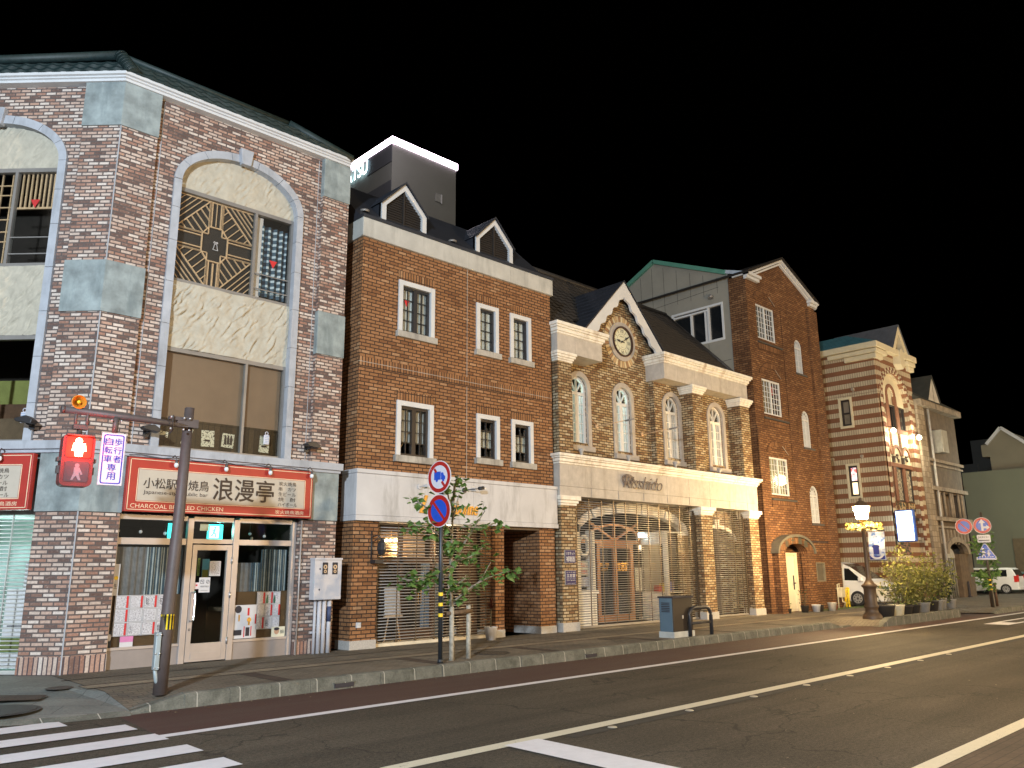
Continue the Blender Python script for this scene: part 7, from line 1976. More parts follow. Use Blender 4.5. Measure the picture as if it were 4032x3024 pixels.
g = MB(SIDE(90)); g.box(24.2, 26.5, -6, 0, 0, 14.2); g.box(26.0, 30.5, -6, .5, 0, 11.8); g.build('wall', M['far_block'], fk)
g = MB(SIDE(89)); g.box(24.4, 27.8, 0, .2, 9.0, 10.8); g.build('dark_roof', M['interior_dark'], fk)
ht = thing('hotel_tower', 'grey hotel tower with glowing white roof edge and lit letters behind the brick houses', 'building', (41.4, 60, 0))
HT = Fr((41.4, 60, 0), (1, 0, 0), (0, -1, 0)); HS = SIDE(41.4)
def hz(z): return z
g = MB(HT); g.box(0, 8.1, -14, 0, 0, 43.0); g.build('tower_wall', M['hotel_wall'], ht)
g = MB(HS); 
for (z0, z1) in ((40.98, 43.0), (37.7, 39.0), (34, 36.3)): g.box(60.0, 64.3 if z0 > 40 else 66, 0, .08, z0, z1)
g.build('dark_band', M['hotel_dark'], ht)
g = MB(HT); g.box(-.1, 8.25, -.2, .15, 42.95, 43.6); g.build('roof_light', M['led'], ht)
g = MB(HS); g.box(59.85, 74, -.2, .15, 42.95, 43.6); g.build('roof_light', M['led'], ht)
g = MB(HS); g.text('KOMATSU', 71.4, 63.9, 41.2, 42.6, .3, 0, .06); g.build('lit_lettering', M['hotel_letters'], ht)
g = MB(HT); g.box(5.4, 6.2, 0, .1, 38.5, 39.4); g.box(6.05, 6.2, .1, .15, 38.4, 39.4, 1); g.build('small_window', [plain('hw', (0.20, 0.20, 0.19), .8), plain('hw2', (0.42, 0.42, 0.44), .8)], ht)
light('roof_light_glow', 'POINT', (38.5, 55.0, 41.5), 420, (1, .92, 1), 1.0)
# ------------------------------------------------------------------ pedestrian signal at the crossing
PX, PY = 4.60, 11.85
ts = thing('pedestrian_signal', 'brown pole with red pedestrian signal, blue lettered plate and striped band at the crossing', 'traffic signal', (PX, PY, KZ))
SC = PY / 11.56 if False else 1.0
g = MB(W); g.tube([(PX - .02, PY, KZ - .02), (PX - .005, PY, 1.2), (PX + .04, PY, 2.6), (PX + .065, PY, 4.19)], [.094, .088, .078, .068], 18); g.tube([(PX + .065, PY, 4.19), (PX + .066, PY, 4.20)], [.072, .06], 18); pole = g.build('pole', M['pole_brown'], ts)
FS = Fr((PX, PY - .04, 0), (1, -.09, 0), (-.09, -1, 0))
g = MB(W); g.lathe([(.0925, 1.03), (.0925, 1.235)], (PX, PY), 20, 0)
g.lathe([(.0925, 1.205), (.0935, 1.205), (.0935, 1.235), (.0925, 1.235)], (PX, PY), 20, 0)
g.build('striped_band', stripes_uv('band', (0.02, 0.018, 0.015), (0.85, 0.62, 0.02), .046, .42), pole)
for u in (-.075, -.02, .04, .095):
    pass
g = MB(FS); g.box(-.16, -.09, -.05, .06, .50, 1.0); g.tube([(-.125, .0, .5), (-.10, .0, .36), (-.06, -.02, .3)], .03, 8); g.build('cable_box', plain('cbox', (0.34, 0.40, 0.42), .5, metal=.3), ts, bevel=.01)
g = MB(FS)
for z in (.53, .72, .97):
    for u in (-.155, -.10): g.ball((u, .065, z), .014, 8)
g.build('bolt', M['hub'], ts)
# arm with clamp
g = MB(FS); g.tube([(.02, .08, 3.90), (-.55, .10, 3.93), (-1.62, .16, 3.95)], [.04, .046, .048], 14); g.tube([(-1.62, .16, 3.95), (-1.66, .162, 3.95)], .052, 14); g.build('arm', M['pole_brown'], ts)
g = MB(FS); g.box(-.14, .16, .04, .12, 3.88, 4.00); g.tube([(-.22, .02, 3.78), (-.22, .17, 3.80), (-.22, .17, 4.02), (-.22, .02, 4.0)], .014, 6); g.box(-.26, .02, .05, .13, 3.97, 4.02)
for u in (-.24, -.06, .02): g.ball((u, .16, 4.0), .018, 8, 1); g.ball((u, .16, 3.83), .018, 8, 1)
g.build('clamp', [M['pole_brown'], M['hub']], ts)
# signal head
g = MB(FS); c = -1.40
def rrect(c, w, z0, z1, r, n=5):
    P = []
    for (cx, cz, a0) in ((c + w - r, z0 + r, -math.pi / 2), (c + w - r, z1 - r, 0), (c - w + r, z1 - r, math.pi / 2), (c - w + r, z0 + r, math.pi)):
        for k in range(n + 1): a = a0 + math.pi / 2 * k / n; P.append((cx + r * math.cos(a), cz + r * math.sin(a)))
    return P
g.prism(rrect(c, .195, 2.93, 3.63, .07), -.02, .20); hd = g.build('signal_head', plain('signal_brown', (0.16, 0.03, 0.03), .5), ts, bevel=.01)
g = MB(FS); g.prism(rrect(c, .155, 3.31, 3.59, .04), .20, .215); lens = g.build('red_lens', M['red_light'], hd)
g = MB(FS); g.disc(c - .01, 3.53, .042, .222, 16); g.prism([(c - .07, 3.50), (c + .07, 3.50), (c + .085, 3.40), (c + .05, 3.40), (c + .045, 3.33), (c - .045, 3.33), (c - .05, 3.40), (c - .085, 3.40)], .216, .222); g.build('red_figure', M['red_figure'], lens)
g = MB(FS); g.prism(rrect(c, .145, 2.99, 3.26, .03), .20, .207); lens2 = g.build('dark_lens', plain('lens_off', (0.09, 0.06, 0.07), .15), hd)
g = MB(FS); g.disc(c, 3.205, .028, .21, 14); g.prism([(c - .035, 3.18), (c + .03, 3.18), (c + .075, 3.09), (c + .055, 3.08), (c + .03, 3.12), (c + .04, 3.06), (c + .06, 3.01), (c + .03, 3.01), (c - .005, 3.07), (c - .04, 3.01), (c - .065, 3.01), (c - .035, 3.10)], .207, .212); g.build('walking_figure', plain('fig_off', (0.22, 0.19, 0.22), .4), lens2)
g = MB(FS); g.tube([(c, .1, 3.63), (c, .12, 3.78)], .035, 10); g.box(c - .09, c + .09, .06, .18, 3.70, 3.76); g.tube([(c - .07, .16, 3.72), (c - .07, .16, 3.97)], .02, 6); g.tube([(c + .07, .16, 3.72), (c + .07, .16, 3.97)], .02, 6); g.build('hanger', M['pole_brown'], hd)
g = MB(FS)
for s_ in (-1, 1): g.box(c + s_ * .195, c + s_ * .235, .02, .16, 3.26, 3.31); g.box(c + s_ * .195, c + s_ * .225, .04, .12, 3.1, 3.2)
g.box(c - .17, c + .17, .20, .27, 3.60, 3.615); g.build('hinge', M['pole_brown'], hd)
light('signal_light', 'POINT', FS.p(c, .40, 3.45), 9, (1, .05, .02), .1)
# horn
g = MB(FS); hx, hz_ = c - .06, 4.065
g.tube([(hx, .02, hz_), (hx, .14, hz_), (hx, .20, hz_)], [.025, .045, .095], 20, 0, False); g.tube([(hx, .199, hz_), (hx, .206, hz_)], [.095, .085], 20, 0, False); g.build('horn', M['horn'], ts)
g = MB(FS); g.ball((hx, .18, hz_), .026, 10); g.tube([(hx, .0, hz_), (hx, .03, hz_)], .04, 12); g.build('horn_core', M['yellow'], ts)
# plate 歩行者自転車専用
a, b_ = -1.12, -.815
g = MB(FS); g.box(a, b_, .10, .145, 2.97, 3.69); pl = g.build('plate', M['sig_white'], ts, bevel=.006)
g = MB(FS); i_, w2 = .022, .014
for ring in (rrect((a + b_) / 2, (b_ - a) / 2 - i_, 2.97 + i_, 3.69 - i_, .03),):
    inner = rrect((a + b_) / 2, (b_ - a) / 2 - i_ - w2, 2.97 + i_ + w2, 3.69 - i_ - w2, .022)
    g.prism(ring, .145, .148, [inner])
m_ = (a + b_) / 2
for k, s_ in enumerate('歩行者'): g.text(s_, m_ + .008, m_ + .108, 3.52 - k * .118, 3.62 - k * .118, .149, 0, .012)
for k, s_ in enumerate('自転車'): g.text(s_, m_ - .108, m_ - .008, 3.52 - k * .118, 3.62 - k * .118, .149, 0, .012)
for k, s_ in enumerate('専用'): g.text(s_, m_ - .055, m_ + .055, 3.165 - k * .118, 3.265 - k * .118, .149, 0, .012)
g.build('lettering', M['sig_blue'], pl)
g = MB(FS); g.tube([(m_, .13, 3.70), (m_, .14, 3.90)], .04, 10)
for u in (-.06, .06): g.ball((m_ + u, .19, 3.86), .014, 8, 1)
g.build('plate_bracket', [M['pole_brown'], M['hub']], pl)

# ------------------------------------------------------------------ round prohibition signs and staked young tree
RX, RY = 9.46, 11.80
rs = thing('no_parking_sign', 'dark pole with yellow bands and two round prohibition signs beside the young tree', 'road sign', (RX, RY, KZ))
g = MB(W); g.tube([(RX, RY, KZ - .02), (RX - .02, RY, 3.75)], .040, 14); g.tube([(RX, RY, KZ), (RX, RY, .26)], .052, 14); g.build('pole', plain('pole_dark', (0.035, 0.04, 0.045), .4, metal=.3), rs)
g = MB(W)
for z in (1.015, 1.20, 1.38): g.lathe([(.0425, z - .03), (.0425, z + .03)], (RX - .005, RY), 14)
g.build('yellow_band', M['yellow'], rs)
FR = Fr((RX - .07, RY, 0), (.10, -1, 0), (-1, -.10, 0))
def roundsign(z, r, kind, par, fr, v=0.0, u=0.0):
    g = MB(fr); g.tube([(u, v - .012, z), (u, v, z)], r, 40, 0, True, False); d = g.build('sign_disc', M['sig_white'], par)
    g = MB(fr); g.disc(u, z, r * .95, v + .003, 44, 0, r * .72 if kind == 'truck' else r * .68)
    if kind == 'truck': g.bar((u - .43 * r, z + .52 * r), (u - .25 * r, z + .30 * r), r * .16, v + .002, v + .006); g.bar((u + .22 * r, z - .30 * r), (u + .48 * r, z - .58 * r), r * .16, v + .002, v + .006)
    if kind == 'nopark': g.bar((u - .46 * r, z + .50 * r), (u + .46 * r, z - .50 * r), r * .17, v + .004, v + .007)
    g.build('red_ring', M['sign_rim_red'], d)
    g = MB(fr)
    if kind == 'nopark': g.disc(u, z, r * .685, v + .002, 40)
    elif kind == 'truck':
        g.box(u - .44 * r, u + .13 * r, v + .001, v + .003, z - .17 * r, z + .33 * r); g.prism([(u + .16 * r, z - .17 * r), (u + .52 * r, z - .17 * r), (u + .52 * r, z + .02 * r), (u + .40 * r, z + .10 * r), (u + .34 * r, z + .26 * r), (u + .16 * r, z + .26 * r)], v + .001, v + .003)
        for x in (-.20, .36): g.disc(u + x * r, z - .20 * r, .10 * r, v + .004, 14)
    elif kind == 'arrows': g.disc(u, z, r * .93, v + .002, 40)
    g.build('blue_field', M['sign_blue'], d)
    if kind == 'arrows':
        g = MB(fr)
        g.box(u - .12 * r, u + .12 * r, v + .002, v + .005, z - .65 * r, z + .35 * r); g.prism([(u - .36 * r, z + .30 * r), (u + .36 * r, z + .30 * r), (u, z + .80 * r)], v + .002, v + .005)
        g.box(u + .12 * r, u + .50 * r, v + .002, v + .005, z - .36 * r, z - .12 * r); g.prism([(u + .45 * r, z - .52 * r), (u + .82 * r, z - .24 * r), (u + .45 * r, z + .06 * r)], v + .002, v + .005)
        g.build('white_arrows', M['sig_white'], d)
    return d
roundsign(3.50, .305, 'truck', rs, FR); roundsign(2.875, .305, 'nopark', rs, FR)

def leafy(g, p, d, size, mi=0):
    """one heart-like leaf of four faces, folded along its rib"""
    d = d.normalized(); s_ = d.cross(Vector((rg.uniform(-.3, .3), rg.uniform(-.3, .3), 1))).normalized(); up_ = s_.cross(d)
    L_, w = size, size * .48
    a = p; b_ = p + d * L_ * .35 + s_ * w - up_ * w * .25; c = p + d * L_; e = p + d * L_ * .35 - s_ * w - up_ * w * .25; m_ = p + d * L_ * .45 + up_ * w * .12
    g.face([a, b_, m_], mi); g.face([b_, c, m_], mi); g.face([c, e, m_], mi); g.face([e, a, m_], mi)

rg = random.Random(5)
def young_tree(x, y, z, h, branches, nl, label, size=.10, stakes=True):
    t = thing('young_tree', label, 'tree', (x, y, z))
    g = MB(W); g.tube([(x, y, z - .02), (x - .02, y, z + h * .22), (x - .05, y + .01, z + h * .45), (x - .02, y, z + h * .75), (x + .06, y, z + h)], [.048, .042, .034, .02, .008], 9); g.build('trunk', M['bark'], t)
    bg = MB(W); lg = MB(W)
    for (z0, pts, dens) in branches:
        P = [Vector((x - .03, y, z0))] + [Vector((x + q[0], y + q[1], q[2])) for q in pts]
        bg.tube(P, [.017 * (1 - i / len(P)) + .004 for i in range(len(P))], 6)
        tot = sum((P[i + 1] - P[i]).length for i in range(len(P) - 1))
        for k in range(int(dens * nl)):
            f = (rg.random() ** .6) * tot
            i = 0
            while i < len(P) - 2 and f > (P[i + 1] - P[i]).length: f -= (P[i + 1] - P[i]).length; i += 1
            c = P[i].lerp(P[i + 1], min(1, f / max(1e-6, (P[i + 1] - P[i]).length)))
            o_ = Vector((rg.gauss(0, .10), rg.gauss(0, .10), rg.gauss(0, .075)))
            lg_dir = Vector((rg.uniform(-1, 1), rg.uniform(-1, 1), rg.uniform(-1.1, .15)))
            leafy(lg, c + o_, lg_dir, size * rg.uniform(.7, 1.25))
    bg.build('branches', M['bark'], t); lg.build('leaves', M['leaf'], t, recalc=False)
    return t
TX, TY = 9.95, 12.06
young_tree(TX, TY, KZ, 3.35, [
    (1.9, [(-.45, -.1, 1.75), (-.95, -.15, 1.62), (-1.25, -.1, 1.66)], 1.3), (1.75, [(-.5, .2, 1.55), (-.85, .25, 1.5)], .5), (2.2, [(-.4, -.1, 2.42), (-.75, -.2, 2.58), (-1.1, -.1, 2.62)], 1.0),
    (2.5, [(-.35, .1, 2.85), (-.7, .1, 3.02), (-.95, .1, 3.12)], .65), (2.9, [(-.25, -.1, 3.3), (-.5, -.1, 3.45)], .45), (2.95, [(.1, .1, 3.4), (.22, .1, 3.62)], .6), (2.7, [(.0, -.1, 3.0), (.05, -.1, 3.2)], .3),
    (1.95, [(.35, -.1, 2.05), (.6, -.1, 2.18), (.75, -.1, 2.3)], .8), (1.8, [(.4, .15, 2.3), (.7, .2, 2.62), (.9, .1, 2.95), (.85, .1, 3.1)], .75), (2.62, [(.9, .1, 2.62), (1.15, .1, 2.72), (1.3, .1, 2.78)], .5),
    (1.2, [(.4, -.1, 1.5), (.8, -.1, 1.65), (1.15, -.15, 1.75), (1.5, -.1, 1.78)], 1.1), (1.15, [(.6, .15, 1.45), (.85, .15, 1.62), (1.1, .15, 1.95)], .6), (1.1, [(-.12, -.1, 1.35), (-.2, -.1, 1.55)], .35), (2.1, [(-.15, -.2, 2.2), (-.35, -.3, 2.25)], .7), (1.5, [(.1, -.15, 1.6), (.15, -.2, 1.66)], .35)], 48,
    'slim young street tree with scattered heart shaped leaves tied to wooden stakes', .14)
st = thing('tree_stakes', 'weathered wooden stakes with a cross bar holding the young tree', 'tree stake', (TX, TY, KZ))
for (x, y, tp) in ((TX - .085, TY - .08, 1.14), (TX + .375, TY - .02, 1.16)):
    g = MB(W); g.tube([(x, y, KZ - .02), (x + .005, y, .7), (x, y, tp)], [.048, .045, .042], 10); g.build('stake', M['stake'], st)
g = MB(W); g.tube([(TX - .22, TY - .07, 1.02), (TX + .42, TY - .06, 1.05)], .04, 10); g.build('cross_bar', plain('bar_brown', (0.13, 0.085, 0.05), .9, var=.3, scale=12), st)
g = MB(W); g.tube([(TX - .02, TY, .98), (TX - .02, TY, 1.10)], .065, 10); g.build('tie', M['ink'], st)

# ------------------------------------------------------------------ street cabinet and bicycle hoop
cb = thing('street_cabinet', 'dark brown street cabinet with blue grey louvred end on the kerb', 'cabinet', (16.9, 12.0, KZ))
g = MB(W); g.box(16.44, 17.25, 11.72, 12.12, KZ + .14, 1.10); g.build('body', M['cabinet_dark'], cb, bevel=.01)
g = MB(W); g.box(16.42, 17.27, 11.70, 12.14, 1.10, 1.14); g.build('lid', M['ink'], cb)
g = MB(W); g.box(16.425, 16.44, 11.74, 12.10, KZ + .14, 1.10); e = g.build('end_panel', M['cabinet_blue'], cb)
g = MB(W)
for k in range(6): g.box(16.415, 16.426, 11.80, 12.04, .78 + k * .04, .80 + k * .04)
g.build('louvre', M['ink'], e)
g = MB(W); g.box(16.42, 17.27, 11.70, 12.14, KZ, KZ + .14); g.build('plinth', plain('cab_plinth', (0.45, 0.46, 0.43), .8), cb)
g = MB(W); g.box(16.80, 16.85, 11.712, 11.722, .62, .70); g.build('lock', M['hub'], cb)
hp = thing('bike_hoop', 'black bent tube hoop barrier in front of the street cabinet', 'hoop barrier', (17.5, 11.72, KZ))
g = MB(W); P = [(17.02, 11.66, KZ), (17.02, 11.66, .66)] + [(17.24 - .22 * math.cos(a), 11.66, .66 + .20 * math.sin(a)) for a in [k * .262 for k in range(1, 7)]] + [(17.72 - .0 + .22 * math.sin(a) - .0, 11.66, .66 + .20 * math.cos(a)) for a in [k * .262 for k in range(0, 7)]] + [(17.94, 11.66, KZ)]
g.tube(P, .046, 12); g.tube([(17.02, 11.66, .50), (17.94, 11.66, .50)], .03, 10); g.build('hoop', M['black_metal'], hp)

# ------------------------------------------------------------------ lit street lamp with flower ring and banner
LX, LY = 26.42, 11.25
lp = thing('street_lamp', 'lit old style brown street lamp with flower ring and blue white banner', 'street lamp', (LX, LY, KZ))
g = MB(W); g.lathe([(.30, KZ - .02), (.30, .27), (.27, .32), (.20, .40), (.19, .50), (.22, .54), (.22, .60), (.19, .64), (.185, 1.10), (.20, 1.14), (.24, 1.18), (.24, 1.22), (.16, 1.28), (.09, 1.40), (.075, 1.55), (.065, 2.9), (.08, 2.94), (.06, 3.0), (.05, 3.2), (.12, 3.26), (.14, 3.30)], (LX, LY), 18); g.build('post', plain('lamp_brown', (0.075, 0.045, 0.025), .5, var=.15), lp)
g = MB(W); g.lathe([(.16, 3.31), (.245, 3.66), (.25, 3.70)], (LX, LY), 6, 0, False); lan = g.build('globe', M['globe'], lp)
g = MB(W); g.lathe([(.28, 3.70), (.25, 3.74), (.12, 3.86), (.04, 3.90), (.05, 3.96), (0, 4.0)], (LX, LY), 6, 0, False)
for k in range(6): a = k * math.pi / 3; g.tube([(LX + .165 * math.cos(a), LY + .165 * math.sin(a), 3.31), (LX + .255 * math.cos(a), LY + .255 * math.sin(a), 3.70)], .008, 5)
g.build('lantern_cap', plain('cap_brown', (0.10, 0.065, 0.035), .5), lp)
g = MB(W); rg = random.Random(12)
g.tube([(LX + .42 * math.cos(k * .314), LY + .42 * math.sin(k * .314), 3.0) for k in range(21)], .03, 6, 1, False)
for k in range(420):
    a = rg.uniform(0, 6.28); r_ = .42 + rg.gauss(0, .08); p = Vector((LX + r_ * math.cos(a), LY + r_ * math.sin(a), 3.02 + rg.uniform(-.08, .10)))
    d = Vector((math.cos(a) * rg.uniform(.2, 1), math.sin(a) * rg.uniform(.2, 1), rg.uniform(-.4, 1))).normalized() * rg.uniform(.05, .12); s_ = d.cross(Z3).normalized() * .022
    g.face([p - s_ * .5, p + d * .5 - s_, p + d, p + d * .5 + s_])
g.build('flower_ring', [M['leaf_yellow'], M['twig']], lp, recalc=False)
m_, N, L, B = newmat('banner_print'); v = coords(N, L, 'UV'); n1 = noise_node(N, L, v, 5.0, 5, .6)
L.new(ramp(N, L, n1, [(.40, (.10, .20, .50)), (.52, (.62, .64, .68)), (.7, (.74, .74, .74))]), B.inputs['Base Color'])
BF = Fr((LX, LY, 0), (.05, -1, 0), (-1, -.05, 0))
g = MB(BF)
for k in range(10):
    z0, z1 = 2.0 + .088 * k, 2.0 + .088 * (k + 1); w0, w1 = .03 * math.sin(k * .5), .03 * math.sin((k + 1) * .5)
    g.face([(.12, w0, z0), (.62, w0 * 1.5, z0), (.62, w1 * 1.5, z1), (.12, w1, z1)])
bn = g.build('banner', m_, lp, recalc=False)
g = MB(BF); g.box(.26, .44, .045, .055, 2.18, 2.42); g.disc(.35, 2.42, .12, .05, 14, 0, rz=.06); g.box(.14, .60, .045, .05, 2.02, 2.13, 0)
g.build('banner_picture', plain('banner_navy', (0.03, 0.04, 0.22), .7), bn)
g = MB(BF); g.arc(.36, 2.26, .18, .24, math.pi * 1.1, math.pi * 1.9, .04, .056, 12); g.build('banner_picture', M['paper'], bn)
g = MB(BF); g.tube([(.0, 0, 2.92), (.66, 0, 2.92)], .014, 6); g.tube([(.0, 0, 1.98), (.64, 0, 1.98)], .012, 6); g.build('banner_arm', M['black_metal'], lp)

# ------------------------------------------------------------------ kerbside planter with shrubs and pots
b = MB(W)
b.prism([(26.55, .0), (33.3, .0), (33.2, .06), (32.3, .27), (27.2, .27), (26.6, .05)], 11.5, 11.7) if False else None
KP = [(25.6, 10.72, .0), (26.3, 10.62, .26), (32.4, 10.62, .27), (33.4, 11.0, .24), (34.4, 11.58, .02)]
for (xa, ya, za), (xb, yb, zb) in zip(KP, KP[1:]):
    b.face([(xa, ya, 0), (xb, yb, 0), (xb, yb + .02, zb), (xa, ya + .02, za)]); b.face([(xa, ya + .02, za), (xb, yb + .02, zb), (xb, yb + .22, zb), (xa, ya + .22, za)]); b.face([(xa, ya + .22, za), (xb, yb + .22, zb), (xb, yb + .22, .0), (xa, ya + .22, .0)])
struct(b, 'kerb', M['kerb'], recalc=False)
def shrub(x, y, z, h, r, n, label, lm='leaf_shrub', size=.115, stems=11):
    t = thing('shrub', label, 'shrub', (x, y, z))
    bg = MB(W); lg = MB(W)
    for k in range(stems):
        a = rg.uniform(0, 6.28); rr = r * rg.uniform(.25, 1.0); hh = h * rg.uniform(.6, 1.0)
        P = [Vector((x + .05 * math.cos(a), y + .05 * math.sin(a), z)), Vector((x + rr * .5 * math.cos(a), y + rr * .5 * math.sin(a), z + hh * .5)), Vector((x + rr * math.cos(a) * .9, y + rr * math.sin(a) * .9, z + hh))]
        bg.tube(P, [.018, .012, .005], 5)
        for j in range(n // stems):
            f = rg.random() ** .55
            c = P[0].lerp(P[1], f * 2) if f < .5 else P[1].lerp(P[2], f * 2 - 1)
            c = c + Vector((rg.gauss(0, .13 * r / .5), rg.gauss(0, .13 * r / .5), rg.gauss(0, .08)))
            d = Vector((rg.gauss(0, 1), rg.gauss(0, 1), rg.uniform(-.2, 1.4))).normalized()
            L_ = size * rg.uniform(.7, 1.3); s_ = d.cross(Vector((rg.gauss(0, 1), rg.gauss(0, 1), rg.gauss(0, 1)))).normalized() * L_ * .30
            lg.face([c, c + d * L_ * .5 + s_, c + d * L_, c + d * L_ * .5 - s_])
    bg.build('stems', M['twig'], t); lg.build('leaves', M[lm], t, recalc=False)
    return t
shrub(29.3, 11.45, .42, 2.0, .60, 800, 'tallest yellow green shrub, left of the kerbside group under the lit sign', size=.12)
shrub(31.3, 11.55, .40, 1.7, .72, 1000, 'bushy yellow green shrub in the middle of the kerbside group')
shrub(33.0, 11.65, .40, 1.8, .75, 1000, 'wide yellow green shrub at the right of the kerbside group')
shrub(34.3, 11.8, .40, 1.25, .5, 700, 'lower green shrub at the right end of the kerbside group', 'leaf_dark')
shrub(30.3, 11.6, .38, 1.15, .5, 700, 'short twiggy shrub between the two larger kerbside shrubs')
pot(27.0, 11.1, KZ, .34, .40, 'pot_dark', 'big round black pot with broad leaves beside the street lamp base', 70, 'leaf_dark', .42, .55, blades=True)
pot(28.5, 11.3, KZ, .26, .36, 'paper_cream', 'pale cream pot at the left of the kerbside shrubs', 40, 'leaf', .35, .25)
pot(29.35, 11.4, KZ, .30, .30, 'pot_dark', 'dark wide pot under the tallest kerbside shrub', 30, 'leaf', .35, .2)
pot(30.3, 11.5, KZ, .30, .30, 'pot_dark', 'dark pot under the short twiggy kerbside shrub', 30, 'leaf_dark', .35, .2)
pot(31.3, 11.5, KZ, .28, .34, 'pot_grey', 'grey pot under the middle kerbside shrub', 30, 'leaf', .35, .2)
pot(32.2, 11.55, KZ, .30, .36, 'pot_dark', 'dark pot between the middle and right kerbside shrubs', 30, 'leaf', .35, .25)
pot(33.0, 11.62, KZ, .28, .36, 'pot_grey', 'pale grey pot under the wide right kerbside shrub', 20, 'leaf', .3, .2)
pot(33.8, 11.75, KZ, .24, .42, 'pot_grey', 'tall grey pot near the right end of the planter', 24, 'leaf_dark', .28, .25)
pot(34.7, 11.72, KZ, .24, .34, 'pot_grey', 'last grey pot at the right end of the kerbside row', 24, 'leaf', .3, .3)

# ------------------------------------------------------------------ right hand road signs and tree
QX, QY = 36.45, 10.72
qs = thing('crossing_sign', 'sign pole with round signs, white plate and blue triangular crossing sign at right', 'road sign', (QX, QY, KZ))
g = MB(W); g.tube([(QX, QY, KZ), (QX, QY, 3.9)], .05, 12); g.build('pole', plain('pole_dk2', (0.05, 0.04, 0.03), .5), qs)
g = MB(W)
for z in (.88, 1.06, 1.24): g.lathe([(.054, z - .03), (.054, z + .03)], (QX, QY), 12)
g.build('yellow_band', M['yellow'], qs)
FQ = Fr((QX - .08, QY, 0), (.12, -1, 0), (-1, -.12, 0))
g = MB(FQ); g.tube([(-.8, -.03, 3.36), (.3, -.03, 3.38)], .025, 8); g.build('cross_arm', plain('armq', (0.15, 0.14, 0.13), .5), qs)
roundsign(3.36, .315, 'nopark', qs, FQ, 0.0, -.64); roundsign(3.37, .325, 'arrows', qs, FQ, .01, 0.02)
g = MB(FQ); g.prism(rrect(.02, .24, 2.70, 3.00, .03), -.01, .005); pq = g.build('plate', M['sig_white'], qs)
g = MB(FQ); g.text('自転車を除く', -.17, .21, 2.87, 2.95, .008); g.box(-.17, .21, .005, .008, 2.77, 2.80); g.build('lettering', M['ink'], pq)
g = MB(FQ)
tri = [(-.33, 2.02), (.37, 2.02), (.37, 2.13), (.06, 2.66), (-.02, 2.66), (-.33, 2.13)]
g.prism(tri, -.01, .006); tq = g.build('triangle_plate', M['sig_white'], qs)
g = MB(FQ); cx_, cz_ = .02, 2.26; g.prism([(cx_ + (p[0] - cx_) * .90, cz_ + (p[1] - cz_) * .90) for p in tri], .006, .010); g.build('blue_field', M['sign_blue'], tq)
g = MB(FQ); v_ = .012
for (x, s_) in ((-.06, .95), (.12, .74)):
    z0 = 2.12; g.disc(x, z0 + .33 * s_, .045 * s_, v_, 12); g.prism([(x - .05 * s_, z0 + .12 * s_), (x + .05 * s_, z0 + .12 * s_), (x + .045 * s_, z0 + .28 * s_), (x - .045 * s_, z0 + .28 * s_)], v_ - .002, v_)
    for dx in (-.07, .07): g.bar((x, z0 + .13 * s_), (x + dx * s_, z0), .03 * s_, v_ - .002, v_); g.bar((x, z0 + .26 * s_), (x + dx * 1.3 * s_, z0 + .17 * s_), .025 * s_, v_ - .002, v_)
g.box(-.27, .31, v_ - .002, v_, 2.06, 2.085); g.box(-.24, -.16, v_ - .002, v_, 2.13, 2.155); g.box(.20, .28, v_ - .002, v_, 2.13, 2.155); g.build('walking_figures', M['sig_white'], tq)
rg = random.Random(31)
young_tree(37.0, 10.85, KZ, 2.9, [
    (1.6, [(-.6, 0, 1.5), (-1.2, 0, 1.45), (-1.7, 0, 1.55)], 1.2), (1.9, [(-.6, .1, 2.2), (-1.0, .1, 2.5), (-1.3, .1, 2.75)], 1.0), (1.5, [(-.5, 0, 1.2), (-1.0, .1, 1.05)], .8), (1.7, [(.5, 0, 1.9), (.9, 0, 2.1)], 1.0), (2.0, [(.3, 0, 2.5), (.6, 0, 2.9), (.3, 0, 3.2)], 1.0),
    (2.2, [(-.2, .1, 2.6), (-.3, .1, 3.0)], .9), (1.4, [(.5, 0, 1.5), (.8, 0, 1.55)], .7), (1.3, [(-.3, -.1, 1.0), (-.6, -.1, .95)], .5)], 60, 'young street tree behind the blue triangular crossing sign', .17)
for (x, nm) in ((36.75, 'left'), (37.4, 'right')):
    g = MB(W); g.tube([(x, 10.85, KZ), (x, 10.85, 1.1)], .05, 8)
    tag(g.build('tree_stake', M['wood_dark'], loc=(x, 10.85, KZ)), 'dark wooden stake at the ' + nm + ' of the far young tree by the crossing sign', 'tree stake')

# ------------------------------------------------------------------ parked vehicles
def wheel(par, x, y, z, r, w=.2):
    """wheel facing -X"""
    g = MB(W); fr = SIDE(x)
    def ring(prof):
        n = 26
        for i in range(len(prof) - 1):
            (r0, x0), (r1, x1) = prof[i], prof[i + 1]
            for k in range(n):
                a0, a1 = 2 * math.pi * k / n, 2 * math.pi * (k + 1) / n
                g.face([(x + x0, y + r0 * math.cos(a0), z + r0 * math.sin(a0)), (x + x0, y + r0 * math.cos(a1), z + r0 * math.sin(a1)), (x + x1, y + r1 * math.cos(a1), z + r1 * math.sin(a1)), (x + x1, y + r1 * math.cos(a0), z + r1 * math.sin(a0))], 0, sm=True)
    ring([(r * .62, .0), (r * .68, -.02), (r * .93, -.02), (r, .02), (r, w), (0.001, w)]); wh = g.build('wheel', M['rubber'], par, recalc=False)
    g = MB(fr); g.disc(y, z, r * .64, .006, 26)
    rim = g.build('rim', M['hub'], wh)
    g = MB(fr)
    for k in range(8): a = k * math.pi / 4 + .3; g.disc(y + r * .46 * math.cos(a), z + r * .46 * math.sin(a), r * .10, .009, 10)
    g.disc(y, z, r * .16, .010, 14); g.build('hub_holes', plain('holes', (0.10, 0.10, 0.10), .5), rim)
